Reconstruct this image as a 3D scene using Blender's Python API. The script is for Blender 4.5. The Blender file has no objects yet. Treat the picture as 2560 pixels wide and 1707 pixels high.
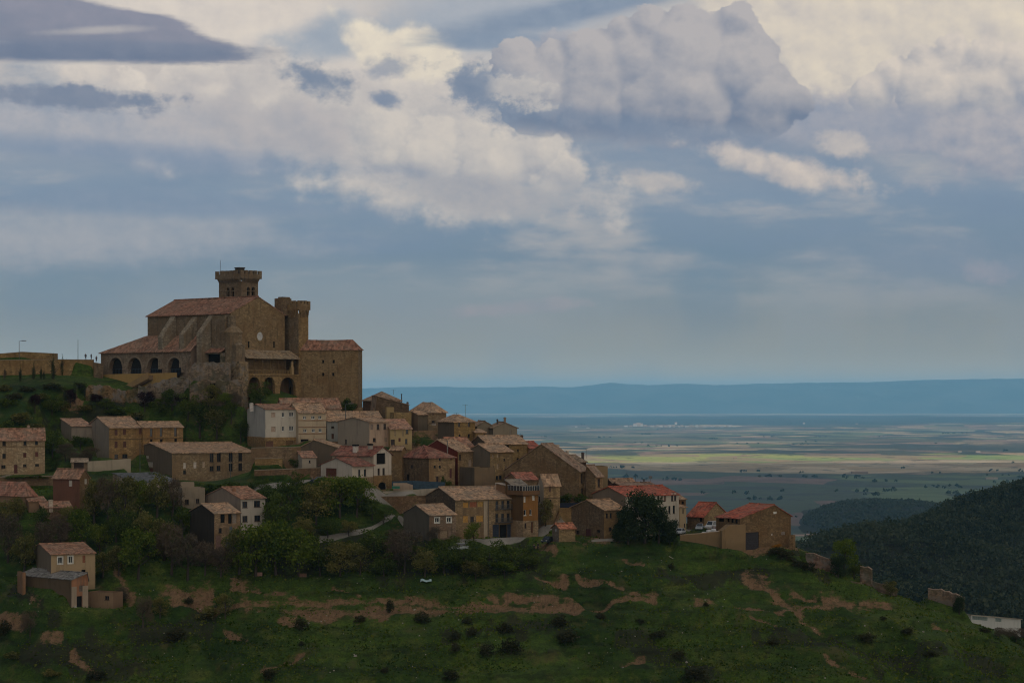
import bpy, math, random
import numpy as np
from mathutils import Vector
R = math.radians
rnd = random.Random(7)
S = bpy.context.scene
COL = S.collection

# ------------------------------------------------------------------ camera, light, exposure
F, EY = 5333.0, 990.0            # focal length and eye level in pixels of the 2560 x 1707 photograph
cam = bpy.data.cameras.new('camera')
cam.sensor_width = 36.0
cam.lens = 36.0 * F / 2560.0
cam.shift_y = (EY - 853.5) / 2560.0
cam.clip_start, cam.clip_end = 1.0, 200000.0
camo = bpy.data.objects.new('camera', cam)
camo.rotation_euler = (R(90), 0, 0)
COL.objects.link(camo)
S.camera = camo
S.view_settings.view_transform = 'Standard'
S.view_settings.look = 'None'
S.view_settings.exposure = 0.2
S.view_settings.gamma = 1.0
S.cycles.use_denoising = True
S.cycles.filter_width = 1.1
S.cycles.max_bounces = 6
S.cycles.diffuse_bounces = 3
S.cycles.glossy_bounces = 2
S.cycles.transparent_max_bounces = 6
S.cycles.volume_bounces = 2
SUN_EL, SUN_AZ = 21.0, 128.0       # azimuth clockwise from +Y (the view direction)
sun = bpy.data.lights.new('sun', 'SUN')
sun.energy = 3.0
sun.angle = R(0.6)
sun.color = (1.0, 0.92, 0.80)
suno = bpy.data.objects.new('sun', sun)
sd = Vector((math.sin(R(SUN_AZ)) * math.cos(R(SUN_EL)), math.cos(R(SUN_AZ)) * math.cos(R(SUN_EL)), math.sin(R(SUN_EL))))
suno.rotation_euler = sd.to_track_quat('Z', 'Y').to_euler()
COL.objects.link(suno)

def lin(r, g, b):
    f = lambda c: (c / 255 / 12.92) if c <= 10.31 else ((c / 255 + 0.055) / 1.055) ** 2.4
    return (f(r), f(g), f(b), 1.0)

# ------------------------------------------------------------------ colour values
GRASS = [(0.022, 0.054, 0.006), (0.058, 0.104, 0.012), (0.108, 0.126, 0.024), (0.014, 0.030, 0.006), (0.105, 0.084, 0.033)]
EARTH = [(0.160, 0.092, 0.048), (0.245, 0.150, 0.084)]
FIELD = dict(scrub=(0.045, 0.048, 0.032), dark=(0.085, 0.085, 0.05), green=(0.16, 0.18, 0.075), soil=(0.30, 0.185, 0.125), straw=(0.46, 0.33, 0.18), pale=(0.55, 0.44, 0.29),
             wheat=(0.50, 0.52, 0.13), wheat2=(0.32, 0.44, 0.12), wood=(0.018, 0.026, 0.024), shaded_green=(0.075, 0.10, 0.060), shaded_dark=(0.040, 0.046, 0.042), shaded_soil=(0.16, 0.11, 0.09), shaded_light=(0.11, 0.15, 0.07))
HAZE_COL, HAZE_D = (0.28, 0.64, 1.0), 3.9e-5

# ------------------------------------------------------------------ node helper
class G:
    def __init__(s, nt):
        s.nt = nt
    def n(s, typ, **kw):
        nd = s.nt.nodes.new(typ)
        for k, v in kw.items():
            setattr(nd, k, v)
        return nd
    def put(s, sock, v):
        if isinstance(v, bpy.types.NodeSocket):
            s.nt.links.new(v, sock)
        elif v is not None:
            if hasattr(sock.default_value, '__len__'):
                if not hasattr(v, '__len__'):
                    v = (v, v, v)
                L = len(sock.default_value)
                v = tuple(v)[:L] + (1.0,) * (L - len(v))
            sock.default_value = v
    def m(s, op, a, b=None, c=None, clamp=False):
        nd = s.n('ShaderNodeMath', operation=op, use_clamp=clamp)
        s.put(nd.inputs[0], a)
        if b is not None: s.put(nd.inputs[1], b)
        if c is not None: s.put(nd.inputs[2], c)
        return nd.outputs[0]
    def add(s, a, b): return s.m('ADD', a, b)
    def sub(s, a, b): return s.m('SUBTRACT', a, b)
    def mul(s, a, b, clamp=False): return s.m('MULTIPLY', a, b, clamp=clamp)
    def vm(s, op, a, b=None, scale=None):
        nd = s.n('ShaderNodeVectorMath', operation=op)
        s.put(nd.inputs[0], a)
        if b is not None: s.put(nd.inputs[1], b)
        if scale is not None: s.put(nd.inputs[3], scale)
        return nd.outputs[1] if op in ('LENGTH', 'DOT_PRODUCT') else nd.outputs[0]
    def mix(s, f, a, b, blend='MIX'):
        nd = s.n('ShaderNodeMix', data_type='RGBA', blend_type=blend)
        s.put(nd.inputs[0], f); s.put(nd.inputs[6], a); s.put(nd.inputs[7], b)
        return nd.outputs[2]
    def noise(s, vec, scale, detail=4, rough=0.55, dist=0.0, dim='3D'):
        nd = s.n('ShaderNodeTexNoise', noise_dimensions=dim)
        s.put(nd.inputs['Vector'], vec); s.put(nd.inputs['Scale'], scale)
        s.put(nd.inputs['Detail'], detail); s.put(nd.inputs['Roughness'], rough); s.put(nd.inputs['Distortion'], dist)
        return nd.outputs[0]
    def vor(s, vec, scale, out='Distance', feature='F1', rand=1.0, detail=0.0, rough=0.5, dim='3D'):
        nd = s.n('ShaderNodeTexVoronoi', feature=feature, voronoi_dimensions=dim)
        s.put(nd.inputs['Vector'], vec); s.put(nd.inputs['Scale'], scale); s.put(nd.inputs['Randomness'], rand)
        if detail: s.put(nd.inputs['Detail'], detail); s.put(nd.inputs['Roughness'], rough)
        return nd.outputs[out]
    def step(s, v, a, b):
        nd = s.n('ShaderNodeMapRange', interpolation_type='SMOOTHSTEP', clamp=True)
        s.put(nd.inputs[0], v); s.put(nd.inputs[1], a); s.put(nd.inputs[2], b)
        return nd.outputs[0]
    def xyz(s, x, y, z):
        nd = s.n('ShaderNodeCombineXYZ')
        s.put(nd.inputs[0], x); s.put(nd.inputs[1], y); s.put(nd.inputs[2], z)
        return nd.outputs[0]
    def sep(s, v):
        nd = s.n('ShaderNodeSeparateXYZ'); s.put(nd.inputs[0], v)
        return nd.outputs
    def ramp(s, f, stops, interp='LINEAR'):
        nd = s.n('ShaderNodeValToRGB')
        r = nd.color_ramp; r.interpolation = interp
        while len(r.elements) < len(stops): r.elements.new(0.5)
        for e, (p, c) in zip(r.elements, stops):
            e.position = p; e.color = tuple(c)[:3] + (1.0,)
        s.put(nd.inputs[0], f)
        return nd.outputs[0]

# ------------------------------------------------------------------ sky
world = bpy.data.worlds.new('World')
S.world = world
world.use_nodes = True
world.cycles.sampling_method = 'MANUAL'
world.cycles.sample_map_resolution = 256
def build_sky():
    nt = world.node_tree; nt.nodes.clear(); g = G(nt)
    D = g.n('ShaderNodeTexCoord').outputs['Generated']
    X, Y, Z = g.sep(D)
    az = g.m('ARCTAN2', X, Y)
    el = g.m('ARCSINE', Z)
    U = g.add(g.mul(az, F), 1280.0)
    V = g.sub(EY, g.mul(el, F))
    P = g.xyz(g.mul(U, 0.01), g.mul(V, 0.01), 0.0)
    sky = g.n('ShaderNodeTexSky', sky_type='NISHITA')
    sky.sun_disc = False; sky.sun_elevation = R(SUN_EL); sky.sun_rotation = R(SUN_AZ)
    sky.air_density = 1.0; sky.dust_density = 2.0; sky.ozone_density = 1.0
    # noises shared by all clouds
    def N(p, scale, det, rough=0.58):          # centred and stretched to about -0.7 .. 0.7
        return g.mul(g.sub(g.noise(p, scale, det, rough, dim='2D'), 0.5), 2.6)
    P2 = g.vm('MULTIPLY', P, (1.0, 1.35, 1.0))
    fb = N(P2, 0.62, 7, 0.60)
    fm = N(g.vm('ADD', P2, (7.3, 1.7, 0.0)), 2.1, 5, 0.62)
    fs = N(g.vm('MULTIPLY', P, (0.35, 1.9, 1.0)), 0.62, 6, 0.58)      # stretched
    Pw = g.vm('ADD', P, g.xyz(g.mul(fm, 0.10), g.mul(fb, 0.20), 0.0))
    def billow(p):
        a = g.vor(p, 0.78, detail=3.0, rough=0.40, dim='2D')
        return g.mul(g.sub(0.52, a), 2.2)
    bl = billow(Pw)
    bl2 = billow(g.vm('ADD', Pw, (0.16, -0.20, 0.0)))
    fb2 = N(g.vm('ADD', P2, (0.22, -0.32, 0.0)), 0.62, 5, 0.58)
    shb = g.sub(bl, bl2)       # > 0 on sides turned to the light
    shf = g.sub(fb, fb2)
    # clear-ish gradient by elevation
    t = g.m('DIVIDE', g.sub(V, -200.0), 1200.0)
    base = g.ramp(t, [(0.0, lin(172, 170, 172)), (0.17, lin(186, 179, 175)), (0.34, lin(178, 173, 173)), (0.46, lin(146, 153, 166)),
                      (0.58, lin(124, 143, 165)), (0.70, lin(114, 136, 157)), (0.78, lin(129, 144, 156)), (0.90, lin(160, 161, 156)), (0.96, lin(186, 178, 162)), (1.0, lin(182, 175, 160))])
    # soft light / dark breakup
    nb = N(g.vm('MULTIPLY', P, (0.40, 1.5, 1.0)), 0.42, 6, 0.56)
    k = g.step(V, 900, 560)
    col = g.mix(g.mul(g.step(nb, -0.05, 0.55), g.mul(k, 0.7)), base, lin(184, 178, 176))
    col = g.mix(g.mul(g.step(nb, 0.0, -0.5), g.mul(k, 0.7)), col, lin(116, 137, 162))
    vs = N(g.vm('MULTIPLY', P, (0.7, 0.5, 1.0)), 0.42, 4, 0.5)       # rain veils
    col = g.mix(g.mul(g.step(vs, -0.1, 0.5), g.mul(g.step(V, 600, 740), 0.35)), col, lin(148, 158, 166))
    col = g.mix(g.mul(g.step(vs, 0.0, -0.5), g.mul(g.mul(g.step(V, 560, 660), g.step(V, 940, 760)), 0.35)), col, lin(104, 133, 157))
    def blob(col, c, r, ang, light, dark, alpha=1.0, soft=0.35, kf=0.3, kb=0.0, ks=0.0, km=0.0, gain=0.5, grad=0.0, gb=0.0, mid=0.55, core=0.0):
        ca, sa = math.cos(R(ang)), math.sin(R(ang))
        dx = g.sub(U, c[0]); dy = g.sub(V, c[1])
        ex = g.m('DIVIDE', g.add(g.mul(dx, ca), g.mul(dy, sa)), r[0])
        ey = g.m('DIVIDE', g.sub(g.mul(dy, ca), g.mul(dx, sa)), r[1])
        d = g.m('SQRT', g.add(g.mul(ex, ex), g.mul(ey, ey)))
        for kk, f in ((kf, fb), (km, fm), (ks, fs), (kb, bl)):
            if kk: d = g.sub(d, g.mul(f, kk))
        mk = g.mul(g.step(d, 1.0 + soft, 1.0 - soft), alpha)
        sh = g.add(mid, g.mul(shf, gain))
        if gb: sh = g.add(sh, g.mul(shb, gb))
        if core: sh = g.add(sh, g.mul(g.sub(1.0, d), core))
        if grad: sh = g.sub(sh, g.mul(ey, grad))
        sh = g.m('MAXIMUM', g.m('MINIMUM', sh, 1.0), 0.0)
        return g.mix(mk, col, g.mix(sh, lin(*dark), lin(*light)))

    def cumulus(col, lobes, light, dark, soft=0.10, rag=1.0, k=1.5, grad=0.0, base=None, alpha=1.0, mid=0.45, gb=0.16, off=(16, -24)):
        """a heap of rounded lobes (u, v, r) merged into one cumulus and shaded by the slope of its bulges"""
        du = g.add(g.mul(fb, 16 * rag), g.mul(fm, 11 * rag)); dv = g.sub(g.mul(fm, 9 * rag), g.mul(fb, 12 * rag))
        def field(ou, ov):
            u_ = g.add(g.add(U, ou), du); v_ = g.add(g.add(V, ov), dv); acc = None
            for (a, b_, r) in lobes:
                x = g.m('MULTIPLY_ADD', u_, 1.0 / r, -a / r); y = g.m('MULTIPLY_ADD', v_, 1.0 / r, -b_ / r)
                q = g.m('MULTIPLY', g.m('SUBTRACT', 1.0, g.m('MULTIPLY_ADD', x, x, g.m('MULTIPLY', y, y))), r / 80.0)
                acc = q if acc is None else g.m('SMOOTH_MAX', acc, q, 0.24)
            return acc
        f0 = field(0, 0); f1_ = field(*off)
        f0b = g.add(g.add(f0, g.mul(bl, 0.12)), g.mul(fm, 0.07))
        mk = g.step(f0b, -soft, soft * 1.2)
        if base: mk = g.mul(mk, g.step(V, base[1], base[0]))
        sh = g.m('MULTIPLY_ADD', g.sub(f1_, f0), -k, mid)
        sh = g.add(g.add(sh, g.mul(shb, gb)), g.add(g.mul(shf, 0.30), g.mul(fm, 0.10)))
        sh = g.add(sh, g.mul(g.m('MINIMUM', f0, 0.8), 0.22))
        if grad: sh = g.sub(sh, g.mul(g.step(V, grad[0], grad[1]), grad[2]))
        sh = g.m('MAXIMUM', g.m('MINIMUM', sh, 1.0), 0.0)
        return g.mix(g.mul(mk, alpha), col, g.mix(sh, lin(*dark), lin(*light)))
    cr, gr = (226, 213, 196), (176, 172, 174)
    bd, bk = (118, 137, 162), (104, 122, 148)
    B = [  # centre, radii, angle, light, dark, options
        ((600, 110), (720, 200), 5, (226, 213, 198), (196, 188, 184), dict(soft=.6, kf=.5, mid=.6)),
        ((2250, 90), (620, 210), 3, (226, 212, 191), (190, 183, 180), dict(soft=.4, kf=.4, kb=.2, gb=.2, mid=.6)),
        ((1270, 40), (360, 90), -6, (176, 178, 184), (150, 160, 174), dict(soft=.6, kf=.5)),
        ((850, 112), (190, 48), -8, (166, 172, 181), (142, 155, 172), dict(soft=.55, kf=.5, km=.2, alpha=.9)),
        ((1040, 150), (190, 80), 14, (234, 221, 198), (206, 195, 184), dict(soft=.22, kf=.3, kb=.35, gb=.3, mid=.6)),
        ((560, 270), (480, 120), 4, (224, 211, 196), (182, 175, 174), dict(soft=.35, kf=.5, kb=.4, gb=.3)),
        'LEFT',
        ((950, 355), (470, 145), 13, (210, 200, 190), (168, 165, 170), dict(soft=.4, kf=.6, kb=.2, km=.1, gb=.22)),
        ((330, 330), (560, 80), 4, (182, 177, 180), (140, 150, 167), dict(soft=.5, kf=.4, ks=.3, km=.1, kb=.2, alpha=.9)),
        ((700, 330), (330, 75), 10, (190, 181, 178), (160, 160, 168), dict(soft=.5, kf=.7, kb=.3, gb=.22, alpha=.8)),
        'MID',
        ((1395, 45), (260, 34), -10, (142, 154, 171), (110, 129, 154), dict(soft=.5, kf=.25, ks=.5, alpha=.95)),
        ((1255, 112), (130, 16), -2, (142, 154, 171), (114, 133, 157), dict(soft=.6, kf=.3, ks=.5, alpha=.85)),
        ((2440, 340), (330, 130), 6, (184, 177, 178), (130, 141, 162), dict(soft=.35, kf=.5, kb=.3, km=.15, gb=.25, grad=.15)),
        'RIGHT',
        ((2030, 320), (280, 60), 5, (172, 169, 175), (126, 140, 163), dict(soft=.4, kf=.5, km=.2)),
        ((1560, 285), (420, 75), 9, (158, 159, 168), (116, 131, 156), dict(soft=.30, kf=.5, km=.2, kb=.15, gb=.2)),
        ((1400, 190), (160, 95), 10, (172, 170, 175), (116, 130, 155), dict(soft=.14, kf=.3, km=.1, kb=.4, gb=.3, grad=.3)),
        ((1560, 270), (380, 90), 8, (168, 167, 172), (130, 140, 159), dict(soft=.25, kf=.25, kb=.15, gb=.2, grad=.25, mid=.35, core=.3)),
        'BIG',
        ((1720, 342), (340, 26), 9, (130, 143, 164), (106, 126, 152), dict(soft=.7, kf=.5, km=.3, alpha=.5)),
        ((1950, 428), (200, 36), 14, (210, 197, 186), (164, 162, 169), dict(soft=.5, kf=.4, km=.35, kb=.25, gb=.4)),
        ((1630, 455), (85, 26), 8, (200, 190, 182), (150, 154, 166), dict(soft=.5, kf=.5, km=.35)),
        ((2092, 368), (60, 28), 12, (204, 193, 184), (160, 160, 169), dict(soft=.5, kf=.4, km=.6)),
        ((1190, 490), (210, 40), 8, (184, 178, 176), (144, 150, 165), dict(soft=.5, kf=.6, km=.3)),
        ((1250, 250), (110, 55), 20, (140, 149, 166), (102, 121, 147), dict(soft=.752, kf=.4, km=.9)),
        ((1290, 235), (80, 34), 10, (214, 203, 190), (176, 172, 174), dict(soft=.5, kf=.3, km=1.1, alpha=.8)),
        ((150, 92), (435, 68), 6, (142, 141, 155), (118, 125, 144), dict(soft=.10, kf=.10, ks=.22, km=.03, grad=.3)),
        ((200, 152), (390, 30), -1, (122, 129, 148), (100, 113, 138), dict(soft=.30, kf=.12, ks=.35, grad=.4)),
        ((240, 104), (120, 10), -4, (190, 182, 177), (164, 161, 166), dict(soft=.6, ks=.6, kf=.3, alpha=.75)),
        ((215, 264), (250, 38), 2, (138, 143, 158), (106, 121, 146), dict(soft=.28, kf=.3, ks=.4, km=.35, kb=.2)),
        ((60, 530), (90, 14), 5, (130, 142, 162), (112, 130, 155), dict(soft=.5, kf=.3, ks=.4, km=.3)),
        ((795, 208), (74, 32), 14, (134, 143, 160), (102, 119, 145), dict(soft=.752, kf=.4, km=.8)),
        ((968, 178), (56, 22), -10, (160, 161, 170), (132, 143, 162), dict(soft=.755, kf=.4, km=.9, alpha=.85)),
        ((965, 258), (36, 17), 10, (142, 149, 164), (116, 130, 154), dict(soft=.755, kf=.3, km=.9)),
        ((1178, 222), (44, 36), 30, (138, 147, 163), (104, 121, 147), dict(soft=.755, kf=.3, km=.9)),
        ((120, 600), (680, 66), -3, (172, 171, 176), (138, 150, 166), dict(soft=.6, kf=.3, ks=.5, alpha=.9)),
        ((300, 395), (560, 26), 3, (136, 148, 168), (120, 138, 163), dict(soft=.7, ks=.6, kf=.2, alpha=.75)),
        ((420, 520), (440, 28), 2, (128, 144, 166), (112, 134, 160), dict(soft=.7, ks=.6, kf=.2, alpha=.8)),
        ((1310, 768), (150, 16), -4, (164, 159, 165), (140, 149, 161), dict(soft=.6, kf=.5, km=.4, alpha=.8)),
        ((2440, 686), (54, 24), 12, (170, 162, 168), (138, 147, 163), dict(soft=.6, kf=.5, km=.6, alpha=.8)),
        ((2300, 660), (260, 60), 4, (142, 151, 167), (124, 141, 163), dict(soft=.8, kf=.7, alpha=.5)),
    ]
    HEAPS = {
        'BIG': dict(lobes=[(1290, 165, 66), (1385, 165, 58), (1340, 240, 110), (1455, 128, 48), (1500, 185, 100), (1555, 92, 44), (1625, 70, 50), (1600, 160, 100), (1712, 56, 42), (1720, 150, 120), (1785, 80, 36), (1838, 74, 50), (1850, 175, 105),
                    (1925, 205, 52), (1905, 262, 100), (1985, 270, 50), (1690, 255, 160), (1480, 270, 110)], light=(181, 175, 175), dark=(112, 125, 148), k=.74, base=(300, 380), grad=(190, 345, .45), mid=.50, soft=.07),
        'RIGHT': dict(lobes=[(2220, 212, 44), (2290, 176, 40), (2365, 160, 50), (2450, 172, 56), (2530, 196, 62), (2320, 240, 95), (2450, 255, 95), (2560, 255, 70), (2170, 255, 56)], light=(216, 203, 190), dark=(140, 147, 163), k=.6, base=(265, 330), grad=(200, 320, .35), mid=.5),
        'LEFT': dict(lobes=[(545, 195, 40), (548, 262, 66), (665, 235, 50), (440, 225, 50), (340, 222, 40), (660, 310, 80), (800, 285, 70)], light=(226, 213, 198), dark=(172, 168, 172), k=.5, base=(300, 390), mid=.6, alpha=.85, soft=.16, rag=1.5),
        'MID': dict(lobes=[(1340, 365, 78), (1405, 430, 56), (1230, 385, 110), (1360, 470, 50), (1080, 385, 95), (950, 350, 85)], light=(208, 198, 188), dark=(150, 154, 166), k=.5, base=(430, 540), grad=(380, 520, .25), mid=.55, rag=2.0, soft=.25)}
    for e in B:
        if isinstance(e, str):
            col = cumulus(col, **HEAPS[e])
        else:
            c, r, a, l, d, o = e
            col = blob(col, c, r, a, l, d, **o)
    # overhead and behind the camera: a thick grey deck, brighter towards the sun
    toward = g.vm('DOT_PRODUCT', D, tuple(Vector((sd.x, sd.y, 0)).normalized()))
    deckc = g.mix(g.step(toward, -0.5, 1.0), SKY_DECK_DARK, SKY_DECK_LIGHT)
    deckc = g.mix(g.mul(g.step(g.noise(D, 3.0, 5), 0.35, 0.65), 0.5), deckc, g.vm('SCALE', deckc, scale=0.55))
    out_of = g.m('MAXIMUM', g.step(el, 0.20, 0.32), g.step(g.m('ABSOLUTE', az), 0.35, 0.7))
    hs_ = g.n('ShaderNodeHueSaturation'); hs_.inputs['Saturation'].default_value = 0.97; hs_.inputs['Value'].default_value = 0.91; g.put(hs_.inputs['Color'], col)
    col = g.mix(out_of, hs_.outputs[0], deckc)
    below = g.step(Z, -0.002, -0.06)
    col = g.mix(below, col, lin(60, 72, 80))
    bg1 = g.n('ShaderNodeBackground'); g.put(bg1.inputs[0], sky.outputs[0]); bg1.inputs[1].default_value = 0.10
    bg2 = g.n('ShaderNodeBackground'); g.put(bg2.inputs[0], col); bg2.inputs[1].default_value = SKY_GAIN
    mx = g.n('ShaderNodeMixShader'); mx.inputs[0].default_value = 0.94
    nt.links.new(bg1.outputs[0], mx.inputs[1]); nt.links.new(bg2.outputs[0], mx.inputs[2])
    o = g.n('ShaderNodeOutputWorld'); nt.links.new(mx.outputs[0], o.inputs[0])
SKY_GAIN = 1.0
SKY_DECK_DARK, SKY_DECK_LIGHT = (0.15, 0.165, 0.19), (1.16, 1.05, 0.90)
build_sky()

# ------------------------------------------------------------------ helpers: points, meshes, objects
def at(px, py, Y):
    return Vector(((px - 1280.0) / F * Y, Y, (EY - py) / F * Y))
def proj(v):
    return 1280.0 + v.x / v.y * F, EY - v.z / v.y * F

class MB:
    """collects faces of one mesh"""
    def __init__(s):
        s.v, s.f, s.mi = [], [], []
    def face(s, pts, mi=0):
        i = len(s.v)
        s.v.extend([tuple(p) for p in pts]); s.f.append(tuple(range(i, i + len(pts)))); s.mi.append(mi)
    def box(s, lo, hi, mi=0):
        (a, b, c), (d, e, f) = lo, hi
        P = [(a, b, c), (d, b, c), (d, e, c), (a, e, c), (a, b, f), (d, b, f), (d, e, f), (a, e, f)]
        for q in ((0, 3, 2, 1), (4, 5, 6, 7), (0, 1, 5, 4), (1, 2, 6, 5), (2, 3, 7, 6), (3, 0, 4, 7)):
            s.face([P[i] for i in q], mi)
    def prism(s, poly, z0, z1, mi=0):
        """poly: list of (x, y) counter clockwise"""
        n = len(poly)
        s.face([(x, y, z1) for x, y in poly], mi)
        s.face([(x, y, z0) for x, y in reversed(poly)], mi)
        for i in range(n):
            (x0, y0), (x1, y1) = poly[i], poly[(i + 1) % n]
            s.face([(x0, y0, z0), (x1, y1, z0), (x1, y1, z1), (x0, y0, z1)], mi)
    def tube(s, pts, rad, n=6, mi=0):
        rings = []
        for i, p in enumerate(pts):
            p = Vector(p)
            d = (Vector(pts[min(i + 1, len(pts) - 1)]) - Vector(pts[max(i - 1, 0)])).normalized()
            a = d.orthogonal().normalized(); b = d.cross(a)
            r = rad[i] if hasattr(rad, '__len__') else rad
            rings.append([p + a * (r * math.cos(2 * math.pi * k / n)) + b * (r * math.sin(2 * math.pi * k / n)) for k in range(n)])
        for i in range(len(rings) - 1):
            for k in range(n):
                s.face([rings[i][k], rings[i][(k + 1) % n], rings[i + 1][(k + 1) % n], rings[i + 1][k]], mi)
        s.face(list(reversed(rings[0])), mi); s.face(rings[-1], mi)
    def grid(s, fn, nu, nv, thick=None, mi=0):
        """fn(a, b) -> point, a and b in 0..1; thick gives it an underside and rims"""
        P = [[Vector(fn(i / nu, j / nv)) for j in range(nv + 1)] for i in range(nu + 1)]
        for i in range(nu):
            for j in range(nv):
                s.face([P[i][j], P[i + 1][j], P[i + 1][j + 1], P[i][j + 1]], mi)
        if thick:
            Q = [[p + Vector((0, 0, -thick)) for p in row] for row in P]
            for i in range(nu):
                for j in range(nv):
                    s.face([Q[i][j + 1], Q[i + 1][j + 1], Q[i + 1][j], Q[i][j]], mi)
            for i in range(nu):
                s.face([Q[i][0], Q[i + 1][0], P[i + 1][0], P[i][0]], mi)
                s.face([P[i][nv], P[i + 1][nv], Q[i + 1][nv], Q[i][nv]], mi)
            for j in range(nv):
                s.face([P[0][j], P[0][j + 1], Q[0][j + 1], Q[0][j]], mi)
                s.face([Q[nu][j], Q[nu][j + 1], P[nu][j + 1], P[nu][j]], mi)
    def build(s, name, mats, parent=None, loc=None):
        me = bpy.data.meshes.new(name)
        me.from_pydata(s.v, [], s.f)
        if not isinstance(mats, (list, tuple)): mats = [mats]
        for m in mats: me.materials.append(m)
        if len(mats) > 1: me.polygons.foreach_set('material_index', s.mi)
        me.update()
        return link(name, me, parent, loc)

def link(name, data, parent=None, loc=None):
    o = bpy.data.objects.new(name, data)
    COL.objects.link(o)
    if parent is not None: o.parent = parent
    if loc is not None: o.location = loc
    return o
def thing(name, label, cat, loc=(0, 0, 0), rz=0.0, group=None):
    o = link(name, None, None, loc)
    o.empty_display_size = 0.5
    o.rotation_euler = (0, 0, rz)
    return tag(o, label, cat, group)
def tag(o, label, cat, group=None):
    o['label'] = label; o['category'] = cat
    if group: o['group'] = group
    return o
def struct(o, kind='structure'):
    o['kind'] = kind
    return o
def np_mesh(name, V, Fq, mats, attr=None):
    """V (n,3), Fq (m,k) index arrays -> mesh"""
    me = bpy.data.meshes.new(name)
    V = np.asarray(V, dtype=np.float32); Fq = np.asarray(Fq, dtype=np.int32)
    m, k = Fq.shape
    me.vertices.add(len(V)); me.vertices.foreach_set('co', V.ravel())
    me.loops.add(m * k); me.loops.foreach_set('vertex_index', Fq.ravel())
    me.polygons.add(m)
    me.polygons.foreach_set('loop_start', np.arange(0, m * k, k, dtype=np.int32))
    me.polygons.foreach_set('loop_total', np.full(m, k, dtype=np.int32))
    for mm in (mats if isinstance(mats, (list, tuple)) else [mats]): me.materials.append(mm)
    me.update(calc_edges=True)
    if attr is not None:
        a = me.color_attributes.new('mask', 'FLOAT_COLOR', 'POINT')
        a.data.foreach_set('color', np.asarray(attr, dtype=np.float32).ravel())
    return me

def vnoise(x, y, seed=0):
    """smooth value noise on arrays, -1..1"""
    xi, yi = np.floor(x).astype(np.int64), np.floor(y).astype(np.int64)
    fx, fy = x - xi, y - yi
    fx, fy = fx * fx * (3 - 2 * fx), fy * fy * (3 - 2 * fy)
    def h(a, b):
        n = (a * 374761393 + b * 668265263 + seed * 2147483647) & 0xffffffff
        n = ((n ^ (n >> 13)) * 1274126177) & 0xffffffff
        return ((n ^ (n >> 16)) & 0xffff) / 32767.5 - 1
    a = h(xi, yi) * (1 - fx) + h(xi + 1, yi) * fx
    b = h(xi, yi + 1) * (1 - fx) + h(xi + 1, yi + 1) * fx
    return a * (1 - fy) + b * fy
def fbm(x, y, sc, oct=4, seed=0, gain=0.5):
    r, a, t = 0, 1.0, 0
    for o in range(oct):
        r = r + a * vnoise(x / sc, y / sc, seed + o); t += a; a *= gain; sc /= 2.03
    return r / t
def tps(pts, smooth=0.0):
    """thin plate spline through (x, y, z) points, returns a function on arrays"""
    p = np.array(pts, dtype=float); n = len(p); sc = 100.0
    xy = p[:, :2] / sc
    U = lambda r2: np.where(r2 > 1e-12, r2 * np.log(np.maximum(r2, 1e-12)), 0.0) * 0.5
    d2 = ((xy[:, None] - xy[None]) ** 2).sum(-1)
    A = np.zeros((n + 3, n + 3)); A[:n, :n] = U(d2) + np.eye(n) * smooth
    A[:n, n] = 1; A[:n, n + 1:] = xy; A[n, :n] = 1; A[n + 1:, :n] = xy.T
    w = np.linalg.solve(A, np.concatenate([p[:, 2], [0, 0, 0]]))
    def f(X, Y):
        X = np.asarray(X, dtype=float) / sc; Y = np.asarray(Y, dtype=float) / sc
        out = w[n] + w[n + 1] * X + w[n + 2] * Y
        for i in range(n):
            out = out + w[i] * U((X - xy[i, 0]) ** 2 + (Y - xy[i, 1]) ** 2)
        return out
    return f

# ------------------------------------------------------------------ materials
MC = {}
def newmat(name):
    m = bpy.data.materials.new(name); m.use_nodes = True
    nt = m.node_tree; nt.nodes.clear(); g = G(nt)
    b = g.n('ShaderNodeBsdfPrincipled'); o = g.n('ShaderNodeOutputMaterial')
    nt.links.new(b.outputs[0], o.inputs[0])
    b.inputs['Roughness'].default_value = 0.9
    b.inputs['Specular IOR Level'].default_value = 0.2
    return m, g, b
def coords(g):
    tc = g.n('ShaderNodeTexCoord').outputs['Object']
    rn = g.n('ShaderNodeObjectInfo').outputs['Random']
    return g.vm('ADD', tc, g.xyz(g.mul(rn, 71.0), g.mul(rn, 37.0), g.mul(rn, 53.0))), tc, rn
def bump(g, b, h, strength, dist):
    nd = g.n('ShaderNodeBump'); g.put(nd.inputs['Strength'], strength); g.put(nd.inputs['Distance'], dist); g.put(nd.inputs['Height'], h)
    g.nt.links.new(nd.outputs[0], b.inputs['Normal'])
def sc(c, k): return tuple(min(1.0, x * k) for x in c[:3])
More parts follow.
